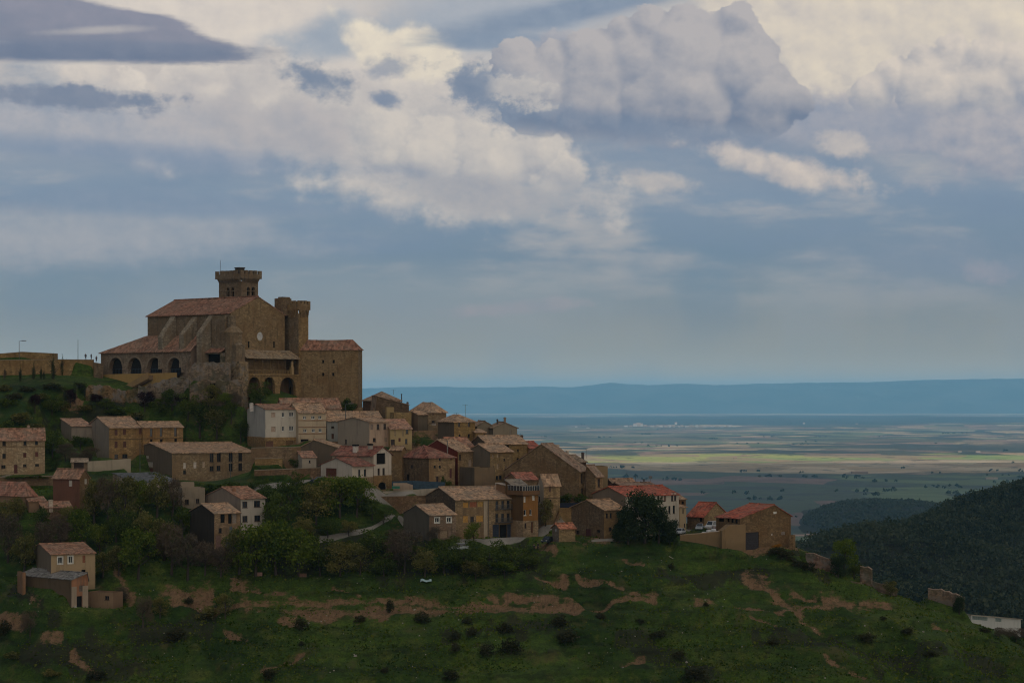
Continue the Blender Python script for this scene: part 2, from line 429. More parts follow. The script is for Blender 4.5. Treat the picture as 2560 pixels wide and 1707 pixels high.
def wall_mat(c, kind='stone'):
    key = ('wall', c, kind)
    if key in MC: return MC[key]
    c = (c[0] * 1.03, c[1] * 0.965, c[2] * 0.84) if max(c) < 0.4 else (c[0] * 1.0, c[1] * .97, c[2] * .92)
    m, g, b = newmat(kind + '_wall')
    P, tc, rn = coords(g)
    big = g.noise(P, 0.22, 5, 0.6)
    drip = g.noise(g.vm('MULTIPLY', P, (1.3, 1.3, 0.18)), 0.9, 4, 0.6)
    if kind == 'stone':
        st = g.vor(g.vm('MULTIPLY', P, (1.0, 1.0, 1.8)), 1.6, 'Color')
        sv = g.sep(st)[0]
        joint = g.vor(g.vm('MULTIPLY', P, (1.0, 1.0, 1.8)), 1.6, 'Distance', 'DISTANCE_TO_EDGE')
        col = g.mix(sv, sc(c, 0.66), sc(c, 1.30))
        col = g.mix(g.mul(g.step(big, 0.40, 0.66), 0.75), col, sc((c[0] * 1.10, c[1] * 0.94, c[2] * 0.80), 0.72))
        col = g.mix(g.mul(g.step(drip, 0.50, 0.70), 0.65), col, sc((c[0] * 0.8, c[1] * 0.82, c[2] * 0.86), 0.55))
        col = g.mix(g.step(joint, 0.05, 0.0), col, sc(c, 0.5))
        bump(g, b, g.add(g.mul(g.step(joint, 0.0, 0.10), 0.7), g.mul(sv, 0.5)), 0.7, 0.05)
    elif kind == 'rubble':
        st = g.sep(g.vor(g.vm('MULTIPLY', P, (1.0, 1.0, 1.5)), 1.5, 'Color'))[0]
        pt = g.noise(P, 0.35, 6, 0.7)
        col = g.mix(st, sc(c, 0.5), sc(c, 1.35))
        col = g.mix(g.mul(g.step(pt, 0.47, 0.6), 0.75), col, sc((0.19, 0.175, 0.16), 1.0))
        col = g.mix(g.mul(g.step(big, 0.5, 0.62), 0.6), col, (0.05, 0.055, 0.025))
        col = g.mix(g.mul(g.step(drip, 0.55, 0.7), 0.6), col, sc(c, 0.35))
        bump(g, b, g.add(st, pt), 0.9, 0.12)
    elif kind == 'brick':
        br = g.n('ShaderNodeTexBrick'); g.put(br.inputs['Vector'], g.vm('ADD', g.vm('MULTIPLY', P, (1, 1, 1)), g.xyz(0, 0, 0)))
        g.put(br.inputs['Color1'], sc(c, 0.8)); g.put(br.inputs['Color2'], sc(c, 1.2)); g.put(br.inputs['Mortar'], sc((0.3, 0.28, 0.25), 0.8)); g.put(br.inputs['Scale'], 3.0)
        col = g.mix(g.step(big, 0.45, 0.65), br.outputs[0], sc(c, 0.75))
        col = g.mix(g.mul(g.step(drip, 0.5, 0.7), 0.5), col, sc((0.2, 0.18, 0.16), 0.7))
    else:
        col = g.mix(g.mul(g.step(big, 0.38, 0.66), 0.6), c, sc((c[0] * 0.97, c[1], c[2] * 1.02), 0.8))
        col = g.mix(g.mul(g.step(drip, 0.50, 0.72), 0.65), col, sc(c, 0.55))
        fine = g.noise(P, 3.0, 4, 0.7)
        col = g.mix(g.mul(g.step(fine, 0.35, 0.7), 0.18), col, sc(c, 0.7))
        bump(g, b, fine, 0.3, 0.03)
    # damp foot of the wall: a stain with a ragged upper edge
    z = g.sep(tc)[2]
    foot = g.step(g.add(z, g.mul(g.sub(big, 0.5), 5.0)), 1.5, 0.0)
    col = g.mix(g.mul(foot, 0.4), col, sc((c[0] * 0.9, c[1] * 0.95, c[2] * 0.9), 0.55))
    g.put(b.inputs['Base Color'], col)
    MC[key] = m
    return m
def roof_mat(c, axis='u', age=0.5):
    key = ('roof', c, axis, age)
    if key in MC: return MC[key]
    m, g, b = newmat('clay_tile_roof')
    P, tc, rn = coords(g)
    k = (2.6, 0.5, 0.5) if axis == 'u' else (0.5, 2.6, 0.5)
    row = g.noise(g.vm('MULTIPLY', P, k), 1.0, 3, 0.6)
    tile = g.sep(g.vor(g.vm('MULTIPLY', P, (1.8, 1.8, 1.0)), 1.0, 'Color'))[0]
    big = g.noise(P, 0.35, 5, 0.62)
    col = g.mix(tile, sc(c, 0.46), sc(c, 1.55))
    col = g.mix(g.mul(g.step(big, 0.38, 0.64), age), col, sc((0.30, 0.245, 0.185), 0.9))
    col = g.mix(g.mul(g.step(row, 0.50, 0.72), 0.6), col, sc((c[0] * 0.7, c[1] * 0.75, c[2] * 0.8), 0.5))
    col = g.mix(g.mul(g.step(g.noise(P, 1.1, 3, 0.7), 0.60, 0.74), 0.55), col, sc((0.10, 0.10, 0.07), 1.0))
    x = g.sep(tc)[0 if axis == 'u' else 1]
    wv = g.m('ABSOLUTE', g.m('SINE', g.mul(x, math.pi / 0.30)))
    bump(g, b, g.add(wv, g.mul(tile, 0.8)), 0.8, 0.09)
    g.put(b.inputs['Base Color'], col)
    MC[key] = m
    return m
def flat_mat(name, c, rough=0.8, metal=0.0, var=0.25, spec=0.3, scale=1.5):
    key = (name, c)
    if key in MC: return MC[key]
    m, g, b = newmat(name)
    P, tc, rn = coords(g)
    nz = g.noise(P, scale, 4, 0.6)
    g.put(b.inputs['Base Color'], g.mix(g.step(nz, 0.3, 0.7), sc(c, 1 - var), sc(c, 1 + var)))
    b.inputs['Roughness'].default_value = rough; b.inputs['Metallic'].default_value = metal; b.inputs['Specular IOR Level'].default_value = spec
    MC[key] = m
    return m
GLASS = flat_mat('window_glass', (0.018, 0.022, 0.028), 0.12, 0, 0.3, 0.5)
DARK = flat_mat('near_black', (0.012, 0.011, 0.010), 0.95, 0, 0.3, 0.1)  # near-black: shade inside openings put into the colour, also on chimney caps
FRAME_BROWN = flat_mat('brown_joinery', (0.07, 0.045, 0.03), 0.7)
FRAME_WHITE = flat_mat('white_joinery', (0.55, 0.54, 0.5), 0.6)
METAL = flat_mat('grey_metal', (0.10, 0.105, 0.11), 0.5, 0.6)
def boards(c): return flat_mat('painted_boards', c, 0.75, 0, 0.2, 0.25, 3.0)

# ------------------------------------------------------------------ unseen cloud mesh added high behind the camera to block the sun from the village
def shade_cloud():
    zc = 3000.0
    off = Vector((sd.x, sd.y, 0)) * (zc / sd.z)
    nu, nv = 90, 130
    xs = np.linspace(-3200, 4300, nu); ys = np.linspace(-3200, 8150, nv)
    X, Y = np.meshgrid(xs, ys)
    ex = np.minimum(X - xs[0], xs[-1] - X) / 1500; ey = np.minimum(Y - ys[0], ys[-1] - Y) / 900
    e = np.clip(np.minimum(ex, ey), 0, 1) ** .5
    rag = 260 * fbm(X, Y, 1500, 4, 501)
    X2 = X + off.x + rag * (1 - e); Y2 = Y + off.y + 260 * fbm(X, Y, 1300, 4, 511) * (1 - e)
    lump = np.abs(fbm(X, Y, 900, 4, 521))
    top = zc + 60 + e * (420 + 700 * lump); bot = zc - 40 - e * (90 + 160 * lump)
    V = np.concatenate([np.stack([X2, Y2, top], -1).reshape(-1, 3), np.stack([X2, Y2, bot], -1).reshape(-1, 3)])
    idx = np.arange(nu * nv).reshape(nv, nu); n = nu * nv
    q = lambda a: np.stack([a[:-1, :-1], a[:-1, 1:], a[1:, 1:], a[1:, :-1]], -1).reshape(-1, 4)
    rim = np.concatenate([idx[0, :], idx[1:, -1], idx[-1, -2::-1], idx[-2:0:-1, 0]]); r2 = np.roll(rim, -1)
    Fq = np.concatenate([q(idx), q(idx)[:, ::-1] + n, np.stack([rim + n, r2 + n, r2, rim], -1)])
    m = bpy.data.materials.new('opaque_cloud'); m.use_nodes = True
    nt = m.node_tree; nt.nodes.clear(); g = G(nt)
    d = g.n('ShaderNodeBsdfDiffuse'); d.inputs[0].default_value = (.85, .86, .88, 1)
    o = g.n('ShaderNodeOutputMaterial'); nt.links.new(d.outputs[0], o.inputs[0])
    struct(link('sun_blocker_cloud', np_mesh('sun_blocker_cloud', V, Fq, m)))
shade_cloud()

# ------------------------------------------------------------------ buildings
REG = {0: (0, 0, 2560 / 2352), 1: (200, 640, 740 / 2352), 2: (0, 840, 480 / 1882), 3: (0, 1180, 700 / 2352), 4: (560, 980, 400 / 2240), 5: (860, 960, 460 / 2352),
       6: (960, 1160, 480 / 2352), 7: (1260, 1080, 500 / 2352), 8: (1560, 1180, 520 / 2352), 9: (1960, 1180, 600 / 2138), 'p': (0, 0, 1.0)}
def panel(mb, o, d, inw, W, top, zb, openings=(), rev=0.22, mi=0):
    """a wall from point o along d, with real holes; top = [(x, z)], openings = [(x0, x1, z0, z1, arched)]"""
    o = Vector(o); d = Vector(d); inw = Vector(inw)
    tx = [p[0] for p in top]; tz = [p[1] for p in top]
    T = lambda x: float(np.interp(x, tx, tz))
    xs = set([0.0, W] + [x for x in tx if 0 < x < W])
    for a, b_, z0, z1, ar in openings:
        n = 10 if ar else 1
        for k in range(n + 1): xs.add(a + (b_ - a) * k / n)
    xs = sorted(x for x in xs if -1e-6 <= x <= W + 1e-6)
    def ztop(op, x):
        a, b_, z0, z1, ar = op
        if not ar: return z1
        r = (b_ - a) / 2; rise = min(r, (z1 - z0) * 0.6) * ar
        q = max(0.0, 1 - ((x - (a + b_) / 2) / r) ** 2)
        return z1 - rise + rise * math.sqrt(q)
    pt = lambda x, z, k=0.0: Vector((o.x + d.x * x + inw.x * k, o.y + d.y * x + inw.y * k, z))
    flip = d.x * inw.y - d.y * inw.x < 0
    def quad(ps):
        mb.face(list(reversed(ps)) if flip else ps, mi)
    for xa, xb in zip(xs[:-1], xs[1:]):
        if xb - xa < 1e-5: continue
        xm = (xa + xb) / 2
        cur = [zb, zb]
        for op in sorted([q for q in openings if q[0] <= xm <= q[1]], key=lambda q: q[2]):
            if op[2] > cur[0] + 1e-4: quad([pt(xa, cur[0]), pt(xb, cur[1]), pt(xb, op[2]), pt(xa, op[2])])
            za, zc = ztop(op, xa), ztop(op, xb)
            quad([pt(xa, za, rev), pt(xb, zc, rev), pt(xb, zc), pt(xa, za)])
            quad([pt(xa, op[2]), pt(xb, op[2]), pt(xb, op[2], rev), pt(xa, op[2], rev)])
            cur = [za, zc]
        quad([pt(xa, cur[0]), pt(xb, cur[1]), pt(xb, T(xb)), pt(xa, T(xa))])
    for op in openings:
        a, b_, z0 = op[:3]
        za = ztop(op, a + 1e-6); zc = ztop(op, b_ - 1e-6)
        if za > z0: quad([pt(a, z0), pt(a, z0, rev), pt(a, za, rev), pt(a, za)])
        if zc > z0: quad([pt(b_, z0, rev), pt(b_, z0), pt(b_, zc), pt(b_, zc, rev)])

class Frame:
    """local frame of a building: near corner at (0, 0), x to the right along the front, y to the left along the side"""
    def __init__(s, cx, yb, Y, th):
        s.o = at(cx, yb, Y); s.th = R(th)
        s.u = Vector((math.cos(s.th), math.sin(s.th), 0)); s.v = Vector((-math.sin(s.th), math.cos(s.th), 0))
    def along(s, px, d, base=None):
        """distance from base along d at which the picture column px is met"""
        b_ = base or s.o; k = (px - 1280.0) / F
        den = d.x - k * d.y
        return (k * b_.y - b_.x) / den
    def world(s, x, y):
        return s.o + s.u * x + s.v * y
    def z(s, py, x, y):
        return (EY - py) / F * s.world(x, y).y - s.o.z
    def py(s, z, x, y):
        return EY - (z + s.o.z) * F / s.world(x, y).y

def hsh(x, y, s=0):
    v = math.sin(x * 12.9898 + y * 78.233 + s * 37.719) * 43758.5453
    return v - math.floor(v)
def roof_plane(mb, a, b_, c_, d_, thick=0.16, wob=0.05, seed=0):
    """slightly uneven tiled slope: a-b eave, d-c ridge"""
    a, b_, c_, d_ = map(Vector, (a, b_, c_, d_))
    nu = max(2, int((b_ - a).length / 0.9)); nv = max(2, int((d_ - a).length / 0.9))
    def fn(s, t):
        p = (a * (1 - s) + b_ * s) * (1 - t) + (d_ * (1 - s) + c_ * s) * t
        w = wob * (hsh(round(p.x * 1.3, 1), round(p.y * 1.3, 1), seed) - 0.5) - 0.10 * math.sin(math.pi * s) * t * min(1, (b_ - a).length / 14)
        return p + Vector((0, 0, w))
    mb.grid(fn, nu, nv, thick)

WALLS = {}
ALLH = []
def add_openings(fr, face, ops, zoom):
    """photo coordinates -> local openings on the front ('f') or the left side ('l')"""
    ox, oy, k = REG[zoom]
    out = []
    for op in ops:
        x, y, w, hh, kind = op[:5]
        p0, p1 = ox + (x - w / 2) * k, ox + (x + w / 2) * k
        q0, q1 = oy + (y - hh / 2) * k, oy + (y + hh / 2) * k
        d = fr.u if face == 'f' else fr.v
        a, b_ = sorted((fr.along(p0, d), fr.along(p1, d)))
        m_ = (a + b_) / 2
        xy = (m_, 0) if face == 'f' else (0, m_)
        out.append((a, b_, fr.z(q1, *xy), fr.z(q0, *xy), kind, op[5] if len(op) > 5 else None))
    return out
def fit_opening(face, op, root, wallface='f', rev=0.22, names=None):
    """joinery set into a hole, in the local frame"""
    a, b_, z0, z1, kind, colr = op
    def P(x, z, k):       # k: depth into the wall
        return (x, k, z) if face == 'f' else (k, x, z)
    def boxp(mb, x0, x1, za, zb_, k0, k1, mi=0):
        lo, hi = P(x0, za, k0), P(x1, zb_, k1)
        mb.box(tuple(min(p, q) for p, q in zip(lo, hi)), tuple(max(p, q) for p, q in zip(lo, hi)), mi)
    w = b_ - a; t = min(0.09, w * 0.12)
    if kind in ('w', 'W', 'wf', 'wb'):
        fm = FRAME_WHITE if kind in ('W', 'wf') else FRAME_BROWN
        mb = MB()
        boxp(mb, a, a + t, z0, z1, rev - 0.09, rev - 0.01); boxp(mb, b_ - t, b_, z0, z1, rev - 0.09, rev - 0.01)
        boxp(mb, a + t, b_ - t, z0, z0 + t, rev - 0.09, rev - 0.01); boxp(mb, a + t, b_ - t, z1 - t, z1, rev - 0.09, rev - 0.01)
        if w > 0.8: boxp(mb, (a + b_) / 2 - t / 2, (a + b_) / 2 + t / 2, z0 + t, z1 - t, rev - 0.09, rev - 0.01)
        if kind == 'wf':       # pale raised surround
            s = 0.22
            boxp(mb, a - s, a - 0.002, z0 - s, z1 + s, -0.05, 0.0); boxp(mb, b_ + 0.002, b_ + s, z0 - s, z1 + s, -0.05, 0.0)
            boxp(mb, a - 0.002, b_ + 0.002, z0 - s, z0 - 0.002, -0.05, 0.0); boxp(mb, a - 0.002, b_ + 0.002, z1 + 0.002, z1 + s, -0.05, 0.0)
        else:
            boxp(mb, a - 0.08, b_ + 0.08, z0 - 0.10, z0 - 0.003, -0.07, 0.0)    # sill
        o = mb.build('window', fm, root)
        mb = MB(); boxp(mb, a + 0.002, b_ - 0.002, z0 + 0.002, z1 - 0.002, rev - 0.008, rev + 0.02)
        mb.build('pane', GLASS, o)
        if kind == 'wb':       # balcony railing
            mb = MB()
            boxp(mb, a - 0.35, b_ + 0.35, z0 - 0.12, z0 - 0.02, -0.75, 0.0)
            for k in range(9):
                x = a - 0.33 + (w + 0.66) * k / 8
                boxp(mb, x - 0.02, x + 0.02, z0 - 0.02, z0 + 0.95, -0.72, -0.68)
            boxp(mb, a - 0.35, b_ + 0.35, z0 + 0.95, z0 + 1.01, -0.74, -0.67)
            mb.build('balcony', METAL, root)
    elif kind in ('d', 'g', 's'):
        nm = {'d': 'door', 'g': 'garage_door', 's': 'shutter'}[kind]
        mt = boards(colr or (0.06, 0.03, 0.02))
        mb = MB()
        n = max(2, int(w / 0.28)) if kind != 'g' else max(3, int((z1 - z0) / 0.5))
        for k in range(n):
            off = 0.012 * (k % 2)
            if kind == 'g': boxp(mb, a + 0.003, b_ - 0.003, z0 + (z1 - z0) * k / n, z0 + (z1 - z0) * (k + 1) / n - 0.02, rev - 0.10 + off, rev - 0.01)
            else: boxp(mb, a + w * k / n + 0.004, a + w * (k + 1) / n - 0.004, z0 + 0.003, z1 - 0.003, rev - 0.10 + off, rev - 0.01)
        boxp(mb, a + 0.003, b_ - 0.003, z0 + 0.002, z1 - 0.002, rev - 0.009, rev + 0.03)
        o = mb.build(nm, mt, root)
        if kind == 'd':
            hb = MB(); boxp(hb, b_ - 0.22, b_ - 0.14, z0 + 1.0, z0 + 1.14, rev - 0.16, rev - 0.09); hb.build('handle', METAL, o)
    elif kind in ('o', 'oa'):          # unglazed hole: a near-black sheet paints the dark room behind
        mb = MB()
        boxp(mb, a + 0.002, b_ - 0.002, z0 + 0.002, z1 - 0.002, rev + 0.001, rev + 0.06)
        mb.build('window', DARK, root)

def house(name, label, zoom, cx, lx, rx, ye, yb, Y, th, roof='u', ap=None, fr_=0.5, wall=(0.3, 0.22, 0.13), kind='stone', left=None, leftkind=None, base=None, tile=(0.33, 0.17, 0.10), age=0.6,
          f=(), l=(), ch=(), ov=0.40, deep=4.0, cat='house', group=None, pal=None, bands=(), extra=None, D=None, apx=None):
    ox, oy, k = REG[zoom]
    X_ = lambda v: ox + v * k
    Y_ = lambda v: oy + v * k
    fr = Frame(X_(cx), Y_(yb), Y, th)
    W = fr.along(X_(rx), fr.u)
    if D is None: D = fr.along(X_(lx), fr.v)
    root = thing(name, label, cat, fr.o, fr.th, group)
    he = fr.z(Y_(ye), 0, 0)
    fo = add_openings(fr, 'f', f, zoom); lo = add_openings(fr, 'l', l, zoom)
    clean = lambda ops, lim: [q for q in ops if q[0] > 0.05 and q[1] < lim - 0.05 and q[3] > q[2]]
    fo, lo = clean(fo, W), clean(lo, D)
    raw = lambda ops: [(q[0], q[1], q[2], q[3], 1 if q[4] == 'oa' else 0) for q in ops]
    if ap is not None:
        if roof == 'u': ha = fr.z(Y_(ap), 0, D * fr_)
        elif roof == 'v': ha = fr.z(Y_(ap), W * fr_, 0)
        else: ha = fr.z(Y_(ap), W * .5, D * .5)
    else: ha = he
    flat = [(0, he), (99, he)]
    gl = [(0, he), (D * fr_, ha), (D, he)] if roof == 'u' else ([(0, he), (D, ha)] if roof == 'shed' else [(0, he), (D, he)])
    gf = [(0, he), (W * fr_, ha), (W, he)] if roof == 'v' else [(0, he), (W, he)]
    # walls
    zb = -deep if deep > 4 else -(12.0 if name in ('white_shed', 'red_patch_house', 'flat_topped_block', 'tower_stub', 'concrete_hut', 'red_backed_roof_house', 'white_block', 'brown_back_house', 'striped_tile_house', 'flat_block', 'brown_roof_house', 'flat_roof_house', 'brown_stepped_house', 'red_topped_house') else 4.0)
    mb = MB()
    panel(mb, (0, 0, 0), (1, 0, 0), (0, 1, 0), W, gf, zb, raw(fo))
    panel(mb, (0, D, 0), (1, 0, 0), (0, -1, 0), W, [(x, z) for x, z in gf] if roof == 'v' else ([(0, ha), (W, ha)] if roof == 'shed' else [(0, he), (W, he)]), zb)
    panel(mb, (W, 0, 0), (0, 1, 0), (-1, 0, 0), D, gl, zb)
    n0 = len(mb.f)
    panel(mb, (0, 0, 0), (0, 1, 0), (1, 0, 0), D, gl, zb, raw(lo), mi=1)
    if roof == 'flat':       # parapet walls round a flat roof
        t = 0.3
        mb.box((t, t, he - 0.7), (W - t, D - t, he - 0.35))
    mats = [wall_mat(wall, kind), wall_mat(left or wall, leftkind or kind)]  # most left sides are darkened: shade put into their wall colour
    wo = mb.build('wall', mats, root)
    if base:                # stone ground floor, a few centimetres proud of the wall above
        by, bcol = base
        zt = fr.z(Y_(by), 0, 0)
        lowf = [q for q in fo if q[2] < zt]; lowl = [q for q in lo if q[2] < zt]
        mb = MB()
        panel(mb, (-0.06, -0.06, 0), (1, 0, 0), (0, 1, 0), W + 0.12, [(0, zt), (W + .12, zt)], zb, [(q[0] + .06, q[1] + .06, q[2], min(q[3], zt - 0.05), 1 if q[4] == 'oa' else 0) for q in lowf], 0.055)
        panel(mb, (-0.06, -0.06, 0), (0, 1, 0), (1, 0, 0), D + 0.12, [(0, zt), (D + .12, zt)], zb, [(q[0] + .06, q[1] + .06, q[2], min(q[3], zt - 0.05), 0) for q in lowl], 0.055)
        panel(mb, (W + 0.06, -0.06, 0), (0, 1, 0), (-1, 0, 0), D + 0.12, [(0, zt), (D + .12, zt)], zb, (), 0.055)
        mb.face([(-0.06, -0.06, zt), (W + .06, -0.06, zt), (W + .06, 0.0, zt), (-0.06, 0.0, zt)])
        mb.face([(-0.06, 0, zt), (0, 0, zt), (0, D, zt), (-0.06, D, zt)])
        mb.build('ground_floor', wall_mat(bcol, 'stone'), root)
    for by, c_ in bands:     # string courses
        z_ = fr.z(Y_(by), 0, 0)
        mb = MB(); mb.box((-0.05, -0.07, z_ - 0.09), (W + 0.05, -0.001, z_ + 0.09)); mb.build('string_course', wall_mat(c_, 'plaster'), root)
    # roof
    og = 0.22
    mb = MB(); sd_ = len(ALLH)
    if roof in ('u', 'v'):
        A_, L_ = (D, W) if roof == 'u' else (W, D)
        s1 = (ha - he) / (A_ * fr_); s2 = (ha - he) / (A_ * (1 - fr_))
        lift = 0.17
        Q = (lambda a, x, z: (x, a, z)) if roof == 'u' else (lambda a, x, z: (a, x, z))
        e1, e2 = he - s1 * ov + lift, he - s2 * ov + lift
        p = [Q(-ov, -og, e1), Q(-ov, L_ + og, e1), Q(A_ * fr_, L_ + og, ha + lift), Q(A_ * fr_, -og, ha + lift)]
        q = [Q(A_ + ov, -og, e2), Q(A_ + ov, L_ + og, e2), Q(A_ * fr_, L_ + og, ha + lift), Q(A_ * fr_, -og, ha + lift)]
        if roof == 'v': p, q = [p[1], p[0], p[3], p[2]], [q[1], q[0], q[3], q[2]]
        roof_plane(mb, *p, seed=sd_); roof_plane(mb, q[1], q[0], q[3], q[2], seed=sd_)
        mb.tube([Q(A_ * fr_, -og + (L_ + 2 * og) * i / 14, ha + lift + 0.03 + 0.05 * hsh(i, sd_) - 0.10 * math.sin(math.pi * i / 14) * min(1, L_ / 14)) for i in range(15)], 0.15, 5)
    elif roof == 'hip':
        lift = 0.15
        s1 = (ha - he) / (min(W, D) / 2); z_ = he - s1 * ov + lift
        c4 = [(-ov, -ov, z_), (W + ov, -ov, z_), (W + ov, D + ov, z_), (-ov, D + ov, z_)]
        if W > D: r1, r2 = (D / 2 * 0.9, D / 2, ha + lift), (W - D / 2 * 0.9, D / 2, ha + lift)
        elif D > W * 1.25: r1, r2 = (W / 2, W / 2, ha + lift), (W / 2, D - W / 2, ha + lift)
        else: r1, r2 = (W / 2, D / 2 - 0.05, ha + lift), (W / 2, D / 2 + 0.05, ha + lift)
        if apx is not None:
            r1 = (W * apx, D / 2, ha + lift); r2 = (W * apx + 0.3, D / 2, ha + lift)
        if W > D:
            roof_plane(mb, c4[0], c4[1], r2, r1, seed=sd_); roof_plane(mb, c4[1], c4[2], r2, r2, seed=sd_)
            roof_plane(mb, c4[2], c4[3], r1, r2, seed=sd_); roof_plane(mb, c4[3], c4[0], r1, r1, seed=sd_)
        else:
            for i, rr in enumerate(((r1, r1), (r2, r1), (r2, r2), (r1, r2))):
                roof_plane(mb, c4[i], c4[(i + 1) % 4], rr[0], rr[1], seed=sd_)
    elif roof == 'shed':     # slopes up away from the viewer
        s1 = (ha - he) / D; lift = 0.17
        roof_plane(mb, (-og, -ov, he - s1 * ov + lift), (W + og, -ov, he - s1 * ov + lift), (W + og, D + og, ha + s1 * og + lift), (-og, D + og, ha + s1 * og + lift), seed=sd_)
    ro = None
    if mb.f:
        ro = mb.build('roof', roof_mat(tile, 'v' if roof == 'v' else 'u', age), root)
    for c_ in ch:            # chimneys: x, top, bottom, width, colour, cap
        x, t_, b2, w_, col_ = c_[:5]
        yy = D * (fr_ if roof in ('u',) else 0.45) if len(c_) < 7 or c_[6] is None else D * c_[6]
        base_ = fr.o + fr.v * yy
        xl = fr.along(X_(x), fr.u, base_)
        wm = w_ * k * (base_.y / F) / 2
        zt, z0 = fr.z(Y_(t_), xl, yy), fr.z(Y_(b2), xl, yy) - 1.2
        mb = MB(); mb.box((xl - wm, yy - wm, z0), (xl + wm, yy + wm, zt - 0.25))
        mb.box((xl - wm - 0.08, yy - wm - 0.08, zt - 0.25), (xl + wm + 0.08, yy + wm + 0.08, zt - 0.12))
        mb.box((xl - wm * .7, yy - wm * .7, zt - 0.12), (xl + wm * .7, yy + wm * .7, zt))
        co = mb.build('chimney', flat_mat('chimney_render', col_, 0.9), ro or root)
        if len(c_) > 5 and c_[5]:
            mb = MB(); mb.box((xl - wm - 0.12, yy - wm - 0.12, zt + 0.003), (xl + wm + 0.12, yy + wm + 0.12, zt + 0.4)); mb.build('chimney_cap', DARK, root)
    for q in fo: fit_opening('f', q, root)
    for q in lo: fit_opening('l', q, root)
    ALLH.append(dict(root=root, fr=fr, W=W, D=D, he=he, ha=ha, name=name))
    return ALLH[-1]
def antenna(Hs, zoom, x, top, bot, kind=0):
    """television aerial standing on a roof: a part of its house"""
    ox, oy, k = REG[zoom]; fr = Hs['fr']; yy = Hs['D'] * 0.5
    b_ = fr.o + fr.v * yy
    xl = fr.along(ox + x * k, fr.u, b_)
    zt, z0 = fr.z(oy + top * k, xl, yy), fr.z(oy + bot * k, xl, yy) - 0.3
    mb = MB(); mb.tube([(xl, yy, z0), (xl, yy, zt)], 0.045, 5)
    if kind == 0:
        mb.tube([(xl - .7, yy, zt - .15), (xl + .7, yy + .3, zt - .15)], 0.03, 4)
        for i in range(5): mb.tube([(xl - .6 + .3 * i, yy - .35, zt - .15), (xl - .6 + .3 * i, yy + .45, zt - .15)], 0.025, 4)
    elif kind == 1:
        mb.box((xl - .45, yy - .05, zt - .7), (xl + .45, yy + .05, zt - .1))
    mb.build('antenna', METAL, Hs['root'])

OCH = (0.27, 0.185, 0.095); STN = (0.25, 0.195, 0.135); GRY = (0.24, 0.21, 0.175); DRK = (0.15, 0.115, 0.085); BEI = (0.33, 0.26, 0.185)
WHT = (0.50, 0.465, 0.415); CRM = (0.45, 0.365, 0.265); PNK = (0.42, 0.31, 0.235); MAU = (0.27, 0.235, 0.215); BLU = (0.30, 0.32, 0.34)
T1 = (0.40, 0.25, 0.155); T2 = (0.30, 0.155, 0.098); TR = (0.34, 0.085, 0.05); TD = (0.22, 0.085, 0.06); TB = (0.27, 0.17, 0.11)
DOORR = (0.09, 0.03, 0.025); DOORB = (0.028, 0.036, 0.055); SHUT = (0.40, 0.33, 0.27)

# --- upper village, left to right
hs = house('stone_house', 'ochre stone house with orange roof and two chimneys at the left edge', 2, -340, -520, 440, 1022, 1372, 515, 14, 'u', 912, wall=BEI, tile=T2, age=.45, D=9.5,
      f=[(40, 1052, 34, 44, 'w'), (245, 1048, 30, 44, 'w'), (357, 1042, 30, 42, 'w'), (40, 1175, 34, 48, 'w'), (243, 1166, 30, 46, 's', DOORR), (360, 1158, 30, 46, 's', (.12, .04, .03)),
         (33, 1280, 42, 34, 'w'), (243, 1268, 34, 26, 'w'), (363, 1264, 38, 26, 'w'), (155, 1302, 34, 84, 'd', DOORR)], bands=[(1085, (0.16, 0.11, 0.07))],
      ch=[(280, 872, 915, 24, (0.33, 0.24, 0.17)), (343, 900, 945, 30, (0.36, 0.26, 0.19))])
house('pale_roofed_house', 'low house with pale pink roof adjoining the long ochre house on its left', 2, 700, 596, 900, 884, 1010, 553, 24, 'shed', 812, wall=MAU, kind='plaster', tile=(0.42, 0.25, 0.17), age=.35)
house('ochre_house', 'tall ochre house with bare dark side wall below the church', 2, 1070, 845, 1395, 900, 1215, 540, 26, 'u', 798, wall=OCH, left=MAU, leftkind='plaster', tile=T1, age=.5,
      f=[(1138, 944, 30, 56, 's', (.10, .045, .035)), (1220, 940, 30, 56, 's', (.10, .045, .035)), (1375, 934, 28, 52, 's', (.10, .045, .035)), (1138, 1062, 30, 62, 's', (.09, .04, .03)), (1222, 1060, 30, 60, 's', (.09, .04, .03)),
         (1140, 1180, 36, 44, 'w'), (1225, 1176, 52, 42, 'w')], bands=[(1012, (0.10, 0.07, 0.045))])
house('ochre_house', 'lower ochre house with tall balcony windows continuing the ochre row to the right', 2, 1397, 1350, 1795, 896, 1150, 543.2, 26, 'u', 843, wall=OCH, tile=T1, age=.5, D=9,
      f=[(1483, 945, 24, 78, 'w'), (1580, 940, 24, 84, 'w'), (1720, 938, 26, 84, 'w'), (1483, 1025, 24, 30, 'o'), (1582, 1025, 26, 30, 'o'), (1722, 1018, 26, 36, 'o')], bands=[(1004, (0.10, 0.07, 0.045))])
